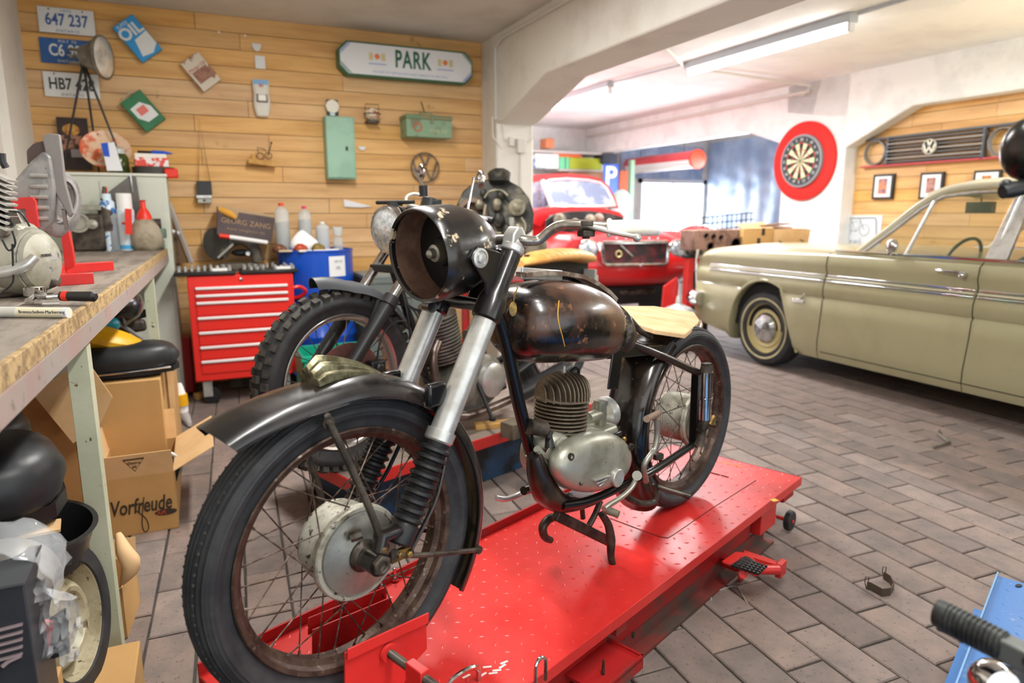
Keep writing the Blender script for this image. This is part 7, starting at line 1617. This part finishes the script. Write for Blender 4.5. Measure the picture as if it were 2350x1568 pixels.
# nose panel: cross sections from nose back
rg=[]
for f,w_,z0,z1 in ((-.06,.52,.60,.80),(0,.63,.53,.90),(.10,.70,.49,.99),(.30,.74,.46,1.03),(.55,.76,.46,1.05)):
    k=[]; n=36
    for i in range(n):
        a=2*math.pi*i/n; ca,sa=math.cos(a),math.sin(a)
        k.append(VP(w_*abs(ca)**.55*(1 if ca>0 else -1),f,(z0+z1)/2+(z1-z0)/2*abs(sa)**.7*(1 if sa>0 else -1)))
    rg.append(k)
g=G(); g.loft(rg); g.obj('nose_panel',vr,vt,ang=60)
# side wings bulging
for s_ in (-1,1):
    rg=[]
    for f,r_,c_z in ((.02,.16,.80),(.10,.20,.80),(.35,.24,.78),(.8,.26,.76),(1.2,.22,.74)):
        rg.append([VP(s_*.62+r_*.9*math.cos(2*math.pi*i/24),f,c_z+r_*math.sin(2*math.pi*i/24)*1.05) for i in range(24)])
    g=G(); g.loft(rg); g.obj('front_wing',vr,vt,ang=60)
    g=G(); c=VQ(1351 if s_<0 else 1556,574,-.03); g.lathe(c-VF*.05,VF,[(0,.105),(.04,.11),(.055,.105),(.06,.09),(.06,.09)],32); hl=g.obj('headlamp_ring',chrome,vt)
    g=G(); g.lathe(c,VF,[(.0,.094),(.02,.08),(.035,.045),(.038,0)],28); g.obj('lamp_glass',mat('bright_lamp_glass','#cfd6dc',.1,.5,c2='#8b9298',s=14),hl)
# grille opening
g=G(); P_=lambda x,y,f=-.10: VQ(x,y,f)
fr_=[(1384,557),(1531,555),(1533,560),(1530,602),(1525,607),(1392,608),(1386,603),(1382,562)]
g.tube([P_(*q) for q in fr_],.020,8,closed=True); g.obj('grille_surround',chrome,vt)
g=G(); a=[P_(x,y,-.085) for x,y in fr_]; g.loft([a,[q-VF*.02 for q in a]]); g.obj('grille_mesh',mat('dark_grille_mesh','#241a1c',.5,c2='#5a1f22',s=9),vt)
g=G(); c=P_(1420,583,-.11); g.tube(arc(c,.030,0,2*math.pi,20,VS,Z1)[:-1],.008,6,closed=True); g.obj('grille_badge',mat('gold_badge','#c9b683',.4,.4),vt)
g=G(); g.bar(P_(1424,562,-.115),P_(1452,588,-.115),.012,.008); g.obj('badge_bar',chrome,vt)
g=G(); g.lathe(P_(1470,609,-.12),VF,[(0,.02),(.012,.018),(.015,0)],14); g.obj('crank_boss',chrome,vt)
for x,y in ((1392,633),(1521,626)):
    g=G(); g.lathe(VQ(x,y,-.03),VF,[(0,.014),(.006,.012)],10); g.obj('bumper_hole',MT['dark_bore'],vt)
for x in (1415,1437,1468,1490,1510):
    g=G(); g.ball(VQ(x,547,-.02),.009,8); g.obj('bonnet_bolt',wp,vt)
# engine bay
g=G(); a=[VQ(x,y,.55) for x,y in ((1252,540),(1254,505),(1270,494),(1300,487),(1350,484),(1400,490),(1430,500),(1440,540))]; g.loft([a,[q-VF*.03 for q in a]]); g.obj('bay_opening',mat('bay_black','#201f1f',.7,c2='#4b4745',s=6,lo=.5,hi=.65),vt)
for k,(x,y,r_) in enumerate(((1285,505,.07),(1375,500,.05),(1355,505,.06),(1320,512,.05))):
    g=G(); g.ball(VQ(x,y,.45),r_,10); g.obj('engine_piece',mat('tan_casting','#8f8272',.5,.2) if k!=0 else em2,vt)
# scuttle, windscreen, roof (cabin shifted to the left in the picture)
fw_=1.15
g=G(); a=[VQ(x,y,.80) for x,y in ((1208,505),(1210,488),(1250,477),(1310,474),(1380,477),(1420,487),(1436,500),(1400,490),(1350,484),(1300,486),(1262,494),(1240,520))]; g.loft([a,[q-VF*.4 for q in a]]); g.obj('scuttle',vr,vt,ang=60)
wsc=[(1250,420),(1262,414),(1300,411),(1350,414),(1378,420),(1392,432),(1404,455),(1412,472),(1380,474),(1310,474),(1270,474),(1258,450)]
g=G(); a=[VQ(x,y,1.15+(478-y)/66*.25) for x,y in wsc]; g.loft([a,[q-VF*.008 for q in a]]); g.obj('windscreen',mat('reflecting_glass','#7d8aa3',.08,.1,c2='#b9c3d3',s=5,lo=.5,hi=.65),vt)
g=G(); g.tube(a,.016,8,closed=True); g.obj('windscreen_seal',vrp,vt)
g=G(); a=[VQ(x,y,1.45) for x,y in ((1200,424),(1202,410),(1230,401),(1290,398),(1340,401),(1375,409),(1395,424),(1409,448),(1420,478),(1413,478),(1400,450),(1386,428),(1370,418),(1320,411),(1262,412),(1235,416))]; g.loft([a,[q-VF*1.4 for q in a]]); g.obj('roof_shell',vr,vt,ang=60)
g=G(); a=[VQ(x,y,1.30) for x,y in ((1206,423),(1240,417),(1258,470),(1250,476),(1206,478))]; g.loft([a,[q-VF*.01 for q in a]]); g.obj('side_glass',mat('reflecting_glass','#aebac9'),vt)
g=G(); g.tube([VQ(1245,414,1.22),VQ(1268,476,1.10)],.026,8); g.obj('white_pillar',wp,vt)
g=G(); g.ball(VQ(1228,462,1.5),.13,14,(1,.5,1)); g.obj('seat_back',wp,vt)
g=G(); q=VP(-.45,1.9,.85); a=[VQ(x,y,1.0) for x,y in ((1200,480),(1250,480),(1262,500),(1250,560),(1200,560))]; g.loft([a,[q-VF*1.6 for q in a]]); g.obj('body_side',vr,vt,ang=60)
# chassis, wheels
g=G(); g.bx(VP(0,.9,.38)-V((.5,.7,.1)),VP(0,.9,.38)+V((.5,.8,.1))); g.obj('chassis',satb,vt,bev=.02)
for s_,f in ((-.55,.65),(.55,.65),(-.55,2.4),(.55,2.4)):
    g=G(); g.lathe(VP(s_,f,.31),VS*(1 if s_>0 else -1),[(-.08,.18),(-.08,.30),(.06,.30),(.08,.27),(.08,.18),(.04,.16),(.04,0)],32); g.obj('road_wheel',rubber,vt)
g=G(); g.cyl(VQ(1500,668,.2),VQ(1420,672,.2),.035,n=14); g.obj('axle_tube',greas,vt)
# red post and red sheet in front of the red car
YT=5.18
t=thing('red_post','slim red steel post with foot plate left of saloon nose','post',(at(1578,640,Y=YT+.1).x,YT+.1,0))
q=at(1578,640,Y=YT+.1); g=G(); g.bx((q.x-.035,YT+.06,0),(q.x+.035,YT+.13,.80)); g.obj('post_column',red,t,bev=.004)
g=G(); g.bx((q.x-.08,YT+.0,.0),(q.x+.08,YT+.2,.015)); g.obj('foot_plate',red,t)
g=G(); g.bx((q.x-.05,YT+.05,.80),(q.x+.05,YT+.14,.83)); g.tube([(q.x-.01,YT+.1,.83),(q.x-.02,YT+.1,.90),(q.x+.03,YT+.1,.93)],.012,8); g.obj('post_head',satb,t,bev=.005)
g=G(); a=[V((q.x-.23,YT+.2,.0)),V((q.x-.16,YT+.25,.52)),V((q.x+.02,YT+.28,.60)),V((q.x+.12,YT+.2,.0))]; g.loft([a,[k+Y1*.02 for k in a]]); g.obj('red_sheet',red,None,label='red sheet metal panel leaning behind the slim red post',cat='panel',org=(q.x,YT+.2,0),bev=.004)
# chrome floor lamp-like stand end
t=thing('tripod_stand','chrome dome topped stand on floor beside saloon bumper','stand',at(1557,720,Y=4.9)*1)
q=at(1557,705,Y=4.95); g=G(); g.lathe((q.x,4.95,q.z-.05),Z1,[(0,.16),(.02,.15),(.05,.10),(.08,.03),(.14,.022),(.16,.01),(.28,.005)],28); g.obj('dome',alub,t)
g=G(); g.cyl((q.x,4.95,0),(q.x,4.95,q.z-.04),.02,n=12); g.lathe((q.x,4.95,0),Z1,[(0,.14),(.012,.14),(.02,.03)],24); g.obj('stem',alub,t)
# engine block, wire basket and carton on a bench behind the saloon
t=thing('work_table','low steel table carrying engine block and carton behind saloon','table',(5.0,5.3,0))
g=G(); g.bx((4.33,YT-.03,.83),(5.62,YT+.27,.87)); g.obj('table_top',MT['grimy_timber'],t,bev=.004)
for x in (4.40,5.55):
    for y in (YT,YT+.24): g=G(); g.bx((x-.02,y-.02,0),(x+.02,y+.02,.83)); g.obj('leg',steel,t)
t=thing('engine_block','rusty brown cast engine block lying beside the brown carton','engine block',(4.6,5.3,.87))
ib=mat('rusty_iron_block','#8a6a5c',.7,.15,c2='#6b4f44',s=10,b=.4)
a=at(1592,530,Y=YT);b_=at(1700,524,Y=YT)
g=G(); g.bx((a.x,YT,.87),(b_.x,YT+.2,1.065)); g.obj('block_casting',ib,t,bev=.01)
for i in range(3): g=G(); q=at(1620+i*17,541+i*2,Y=YT); g.lathe(q,-Y1,[(0,.028),(.012,.026),(.0,.018)],16); g.obj('bore_ring',mat('dark_rust','#4d352c',.7),t)
g=G(); q=at(1630,565,Y=YT); g.lathe(q,-Y1,[(0,.04),(.012,.038),(.0,.03)],18); g.obj('bore_ring',MT['dark_rust'],t)
g=G(); q=at(1688,560,Y=YT); g.lathe(q,-Y1,[(0,.06),(.01,.058),(.0,.05)],20); g.obj('bore_ring',MT['dark_rust'],t)
t=thing('wire_basket','grey wire basket frame standing behind the rusty engine block','basket',(4.7,5.42,.87))
for i in range(11):
    x=1612+i*11; g=G(); g.tube([at(x,540,Y=YT+.24),at(x+2,500-i*1.2,Y=YT+.24)],.006,5); g.obj('wire',steel,t)
for yy in (0,.5,1):
    g=G(); g.tube([at(1608,500+yy*30,Y=YT+.24),at(1730,488+yy*30,Y=YT+.24)],.006,5); g.obj('rail_wire',steel,t)
t=thing('cardboard_box','brown shipping carton with curved smile arrow print behind saloon','box',(5.3,5.3,.87))
a=at(1707,520,Y=YT);b_=at(1776,520,Y=YT);c_=at(1858,527,Y=YT)
g=G(); g.bx((a.x,YT,.87),(c_.x-.03,YT+.25,1.065)); g.obj('box_body',card,t,bev=.004)
g=G(); k=[V((a.x,YT,1.07)),V((b_.x,YT,1.07)),V((b_.x,YT+.16,1.13)),V((a.x,YT+.13,1.11))]; g.loft([k,[q+Z1*.004 for q in k]]); g.obj('flap',cardl,t)
g=G(); k=[V((b_.x,YT-.015,1.065)),V((c_.x+.0,YT-.015,1.06)),V((c_.x-.02,YT-.01,.90)),V((b_.x,YT-.01,.88))]; g.loft([k,[q+Y1*.004 for q in k]]); g.obj('hanging_flap',cardl,t)
g=G(); sm3=[at(x,y,Y=YT-.02) for x,y in ((1787,552),(1800,560),(1815,564),(1830,562),(1842,556))]; g.tube(sm3,[.003,.007,.009,.007,.004],6,sm=3); g.tube([at(1836,550,Y=YT-.02),at(1844,553,Y=YT-.02),at(1843,562,Y=YT-.02)],.004,5); g.obj('arrow_print',ink,t)
for x,y in ((1752,532),(1741,555)): g=G(); g.box(at(x,y,Y=YT-.002),(.04,.004,.07)); g.obj('tape_mark',ink,t)
t=thing('paper_sheaf','thin brown and pink papers lying on the shipping carton','papers',(5.3,5.32,1.07))
g=G(); g.box(((a.x+c_.x)/2+.06,YT+.14,1.085),(.36,.2,.02),M.Rotation(R(4),3,'Y')); g.obj('papers',mat('pinkish_paper','#c9aaa0',.7),t); g=G(); g.box(((a.x+c_.x)/2,YT+.12,1.105),(.38,.18,.012),M.Rotation(R(-3),3,'Y')); g.obj('brown_cover',MT['brown_hardboard'],t)
# ================================================================ far shelf of the bay
shm=mat('bay_shelf','#b9b4ae',.6)
t=thing('storage_shelf','deep shelf rack at the far wall above the red car','shelf',(4.7,9.6,0))
for z in (1.30,1.60,2.13):
    g=G(); g.bx((2.6,9.35,z-.03),(5.98,9.95,z)); g.obj('shelf_board',shm,t)
for x in (2.62,4.2,5.96):
    g=G(); g.bx((x-.02,9.35,0),(x+.02,9.39,2.3)); g.obj('upright',shm,t)
def sbox(label,x0,y0,x1,y1,z,m,name='storage_carton',cat='box',Y=9.4,d=.35):
    a=at(x0,y0,Y=Y);b_=at(x1,y1,Y=Y); g=G(); g.bx((a.x,Y,z),(b_.x,Y+d,a.z)); return g.obj(name,m,None,label=label,cat=cat,org=((a.x+b_.x)/2,Y+d/2,z),bev=.01)
sbox('lime green long carton on the far shelf',1308,361,1380,389,1.905,mat('lime_card','#a9b52c',.6)) if 0 else None
sy=at(1340,389,Y=9.4).z
g=G(); g.bx((at(1283,389,Y=9.4).x,9.4,sy-.03),(5.98,9.9,sy-.001)); g.obj('shelf_board',shm,WM and t)
sbox('lime green long carton on the far shelf',1308,361,1380,389,sy,mat('lime_card','#a9b52c',.6))
sbox('mint green small carton left of lime carton',1284,360,1297,387,sy,mat('mint_card','#6fc795',.6))
sbox('second mint carton squeezed beside the lime carton',1299,360,1307,387,sy,mat('mint_card','#6fc795'))
z2=at(1340,361,Y=9.4).z
g=G(); a=[at(1265,355,Y=9.42),at(1275,347,Y=9.42),at(1310,350,Y=9.42),at(1336,357,Y=9.42),at(1336,361,Y=9.42),at(1268,361,Y=9.42)]; g.loft([a,[q+Y1*.3 for q in a]]); g.obj('orange_cover',mat('orange_plastic','#e5652c',.5),None,label='orange plastic cover lying over the green cartons',cat='cover',org=(a[3].x,9.5,z2))
z3=at(1340,425,Y=9.4).z
sbox('plain brown carton below the lime carton on far shelf',1305,393,1384,425,z3,mat('far_brown_card','#b08366',.7),Y=9.45)
g=G(); g.bx((at(1283,389,Y=9.4).x,9.36,z3-.03),(5.98,9.9,z3-.001)); g.obj('shelf_board',shm,t)
sbox('white carton stack at left end of far shelf',1228,352,1282,388,sy,wp)
sbox('black case standing above the blue parking sign',1385,352,1418,375,at(1400,375,Y=9.3).z,mat('charcoal_case','#3a3f4a',.6),name='case',cat='case',Y=9.3,d=.3)
sbox('rust orange case hanging near ceiling of far bay',1253,317,1272,340,at(1260,340,Y=9.3).z,mat('rust_orange_case','#c47a52',.6),name='case',cat='case',Y=9.3,d=.2)
sbox('dark blue patterned bundle on the far shelf left',1222,358,1258,386,at(1240,386,Y=9.36).z,mat('blue_pattern','#5d6f95',.7,c2='#dfe3ea',s=12),name='bundle',cat='bundle',Y=9.4,d=.15)
c=at(1404,411,Y=9.0); t=thing('parking_sign','blue parking sign with white P below the black case','sign',c)
g=G(); a=at(1386,376,Y=9.0);b_=at(1419,446,Y=9.0); g.bx((a.x,9.0,b_.z),(b_.x,9.02,a.z)); g.obj('sign_panel',mat('traffic_blue','#2456c0',.4),t,bev=.01)
txt('P',.42,V((c.x-.02,8.998,c.z+.02)),X1,Z1,mat('sign_cream','#e8e2da',.5),t,bold=.006)
g=G(); g.cyl((c.x,9.03,0),(c.x,9.03,c.z+.2),.02,n=10); g.obj('sign_post',steel,t)
t=thing('steel_pole','pale green steel pole at left edge of bright window','pole',at(1447,520,Y=8.9)*1)
q=at(1447,450,Y=8.9); g=G(); g.bx((q.x-.035,8.86,0),(q.x+.035,8.93,2.0)); g.obj('pole',mat('faded_green_paint','#86a98b',.5),t,bev=.005)
g=G(); g.bx((q.x-.035,8.86,0),(q.x+.1,8.93,.02)); g.obj('pole_foot',MT['faded_green_paint'],t)
q=at(1432,440,Y=9.2); g=G(); g.bx((q.x-.09,9.2,0),(q.x+.09,9.3,at(1432,392,Y=9.2).z)); g.obj('rust_panel',mat('rust_orange_panel','#c2623d',.6,c2='#8a3f2e',s=4),None,label='rust orange panel standing between parking sign and pole',cat='panel',org=(q.x,9.25,0))
q=at(1425,470,Y=8.6); g=G(); g.ball((q.x,8.6,q.z),.22,20,(.8,.4,1)); g.cyl((q.x,8.6,0),(q.x,8.6,q.z-.1),.12,n=16); g.obj('green_tank',mat('grey_green_tank','#8aa992',.5,c2='#c7cfd0',s=3),None,label='rounded grey green tank left of the pale green pole',cat='tank',org=(q.x,8.6,0))
# red horizontal boiler / cylinder
c1=at(1600,365,X=6.55); c0_=at(1462,385,X=6.55)
t=thing('red_cylinder','long red and white cylinder hung horizontally by the bright window','cylinder',V((6.55,(c1.y+9.6)/2,c1.z)))
yb=9.75; zc_=c1.z
g=G(); g.cyl((6.55,c1.y,zc_),(6.55,yb,zc_),.125,n=36); g.obj('cylinder_shell',mat('pink_red_shell','#d8494d',.3,c2='#c93c42',s=3),t)
g=G(); g.lathe((6.55,c1.y,zc_),-Y1,[(-.02,.135),(.02,.135),(.022,.13),(.022,0)],36); g.obj('end_cap',mat('orange_red_cap','#cf4128',.5),t)
g=G(); rows=[[V((6.55+.127*math.cos(a),y,zc_+.127*math.sin(a))) for a in [R(185)+R(70)*i/8 for i in range(9)]] for y in (c1.y+.03,yb-.05)]; g.sheet(rows,-.003); g.obj('white_band',wp,t)
for y in (c1.y+.3,yb-.3): g=G(); g.cyl((6.55,y,zc_+.12),(6.55,y,2.55),.006,n=6); g.obj('hanger_rod',steel,t)
# pale loop rail + tail of another red car
g=G(); g.tube([at(1552,522,Y=6.4),at(1570,512,Y=6.4),at(1610,507,Y=6.4),at(1660,505,Y=6.4)],.012,8,sm=3); 
c=at(1600,535,Y=6.5); t=thing('red_bodywork','rounded red bodywork piece behind the red car on floor stand','bodywork',V((c.x,6.6,0)))
g=G(); g.ball((c.x+.1,6.6,.80),.36,22,(1.1,.8,.8)); g.obj('bodywork',vr,t); g=G(); g.cyl((c.x+.1,6.6,0),(c.x+.1,6.6,.6),.05,n=10); g.lathe((c.x+.1,6.6,0),Z1,[(0,.2),(.02,.2),(.03,.05)],20); g.obj('stand_post',steel,t)
# ================================================================ blue lift corner and motorcycle at right edge
blm=mat('scuffed_blue_paint','#2f6fb3',.38,c2='#7fa0b8',s=6,lo=.58,hi=.75,c3='#c7cdd0',s3=14,lo3=.68,hi3=.8)
p1=at(2291,1322,Z=.21);p2=at(2200,1568,Z=.21);p3=at(2350,1352,Z=.21)
e1=(p2-p1).normalized(); e2=V((-e1.y,e1.x,0)); 
if e2.dot(X1)<0: e2=-e2
t=thing('motorcycle_lift','blue tread plate lift corner at the lower right picture edge','lift',V((p1.x,p1.y,0))+e1*.6+e2*.3)
k=[p1,p1+e1*1.9,p1+e1*1.9+e2*.62,p1+e2*.62]; g=G(); g.loft([k,[q-Z1*.006 for q in k]]); g.obj('deck',blm,t)
g=G(); k=[p1,p1+e1*1.9,p1+e1*1.9-e2*.004,p1-e2*.004]; g.loft([[q+Z1*.012 for q in k],[q-Z1*.03 for q in k]]); g.obj('side_lip',mat('pale_blue_edge','#6f9cc6',.4),t)
g=G()
for i in range(30):
    for j in range(12):
        c=p1+e1*(.03+i*.045)+e2*(.03+j*.045); a=R(45)*(1 if (i+j)%2 else -1); d=e1*math.cos(a)+e2*math.sin(a); w_=d.cross(Z1); g.add([c-d*.011,c+w_*.004,c+d*.011,c-w_*.004,c+Z1*.002],[(0,1,4),(1,2,4),(2,3,4),(3,0,4)])
g.obj('tread_pattern',blm,t,kind='stuff',ang=80)
g=G(); q=V((p1.x,p1.y,0))+e1*.95+e2*.31; 
for s_ in (.05,.57): g.bar(V((p1.x,p1.y,.09))+e1*.05+e2*s_,V((p1.x,p1.y,.09))+e1*1.85+e2*s_,.05,.18,Z1)
g.obj('base_frame',blm,t)
g=G(); g.lathe(at(2338,1344,Z=.212)-Z1*.001,Z1,[(0,.008),(.0015,.008)],12,sc=(1.4,.8)); g.obj('deck_hole',MT['dark_bore'],t)
# motorcycle parts in the foreground right
t=thing('motorcycle','motorcycle cut off by right picture edge, ribbed rubber footpeg and round mirror','motorcycle',V((1.75,.65,.22)))
a=at(2147,1404,D=.98); b_=at(2308,1487,D=.90); d=(b_-a); L=d.length; dn=d.normalized()
pr=[(0,.012),(.002,.0175),(.018,.019),(.0185,.0165)]; n=11
for i in range(n):
    q0=.019+(L-.021)*i/n; w_=(L-.021)/n; pr+=[(q0,.0165),(q0+w_*.15,.0190),(q0+w_*.75,.0190),(q0+w_*.85,.0165)]
pr+=[(L,.017),(L,.012)]
pegm=mat('foreground_rubber','#3e403f',.4,c2='#2a2b2a',s=30)
g=G(); g.lathe(a,dn,pr,28,sc=(1.15,.85)); g.obj('footpeg_rubber',pegm,t)
g=G(); e=b_+dn*.05; g.bar(b_-dn*.004,e,.032,.026,Z1); g.obj('footpeg_joint',mat('grey_cast_joint','#6a6d6a',.5,.4),t,bev=.004)
g=G(); q=b_+dn*.018-fw*.014; g.cyl(q,q-fw*.006,.009,n=14); g.obj('pivot_pin',steel,t)
g=G(); g.bar(a-Z1*.019+dn*.01,b_-Z1*.017,.010,.006,Z1); g.obj('peg_plate',satb,t)
for k_ in (.1,.42): g=G(); q=a+d*k_-Z1*.02; g.ball(q,.006,8); g.obj('plate_bolt',satb,t)
g=G(); g.tube([e,e+V((.06,-.03,-.0)),V((1.45,.45,.60)),V((1.75,.62,.62)),V((1.75,.65,.50))],.016,10); g.obj('footpeg_hanger',satb,t)
g=G(); q=at(2288,1572,D=.93); g.lathe(q,-fw,[(-.03,.02),(-.02,.028),(.0,.03),(.012,.024),(.016,0)],24); g.obj('chrome_cover',chrome,t)
g=G(); g.tube([q+fw*.03,V((1.35,.42,.50)),V((1.75,.62,.5))],.014,8); g.obj('cover_tube',satb,t)
mq=at(2362,342,D=1.0); g=G(); g.ball(mq,.036,24,(1,1,1.28)); g.obj('mirror',mat('mirror_shell_black','#15130f',.25,c2='#3a1c17',s=9,lo=.55,hi=.7),t)
g=G(); g.tube([mq-Z1*.04,at(2345,420,D=1.0),at(2335,440,D=1.0)],.006,8); g.obj('mirror_stalk',satb,t)
g=G(); g.tube([at(2300,441,D=1.0),at(2320,436,D=1.0),at(2355,430,D=1.0),V((1.35,.55,1.27)),V((1.6,.62,1.2))],[.010,.012,.011,.011,.011],12); g.ball(at(2308,425,D=1.0),.009,10); g.obj('handlebar_end',satb,t)
g=G(); g.tube([V((1.6,.62,1.2)),V((1.72,.65,1.0)),V((1.75,.65,.60)),V((1.75,.65,.40))],.02,10); g.obj('frame_tube',satb,t)
g=G(); g.lathe((1.75,.65,.53),BN,[(-.04,.24),(-.03,.31),(.03,.31),(.04,.24)],40); g.obj('road_wheel',rubber,t)
# ================================================================ small things on the floor
t=thing('hose_clamp','curled dark metal strap bracket lying on the pavers','strap bracket',at(2025,1345,Z=0))
pts=[at(1990,1335,Z=.03),at(2000,1338,Z=.03),at(2025,1352,Z=.03),at(2045,1350,Z=.03),at(2053,1338,Z=.03),at(2045,1322,Z=.03),at(2030,1312,Z=.03)]
P2=[]; 
for i in range(len(pts)-1):
    for j in range(4): P2.append(pts[i]*(1-j/4)+pts[i+1]*j/4)
P2.append(pts[-1]); rows=[[V((q.x,q.y,.002)),V((q.x,q.y,.03))] for q in P2]
g=G(); g.sheet(rows,.003); g.obj('strap_band',mat('brown_steel_strap','#5b5044',.5,.5),t)
for q in (pts[0],pts[-1]):
    g=G(); g.tube([V((q.x,q.y,.004)),V((q.x-.006,q.y+.004,.030)),V((q.x-.004,q.y+.004,.046)),V((q.x+.006,q.y,.046)),V((q.x+.006,q.y,.004))],.0015,5); g.obj('wire_eye',steel,t)
g=G(); g.tube([at(1632,1378,Z=.003),at(1634,1362,Z=.003),at(1660,1352,Z=.003),at(1690,1346,Z=.003),at(1705,1368,Z=.003),at(1717,1390,Z=.003)],.0022,6,sm=3); g.obj('bent_wire',mat('pale_wire','#b9b7aa',.4,.3),None,label='thin bent pale wire lying on pavers beside the foot pump',cat='wire',org=at(1680,1360,Z=0))
g=G(); g.tube([at(2156,988,Z=.008),at(2152,995,Z=.008),at(2178,1015,Z=.008),at(2160,1021,Z=.008),at(2140,1026,Z=.008)],.0075,8); g.obj('bent_rod',alu,None,label='bent steel rod lying on pavers near the saloon shadow',cat='rod',org=at(2160,1015,Z=0))
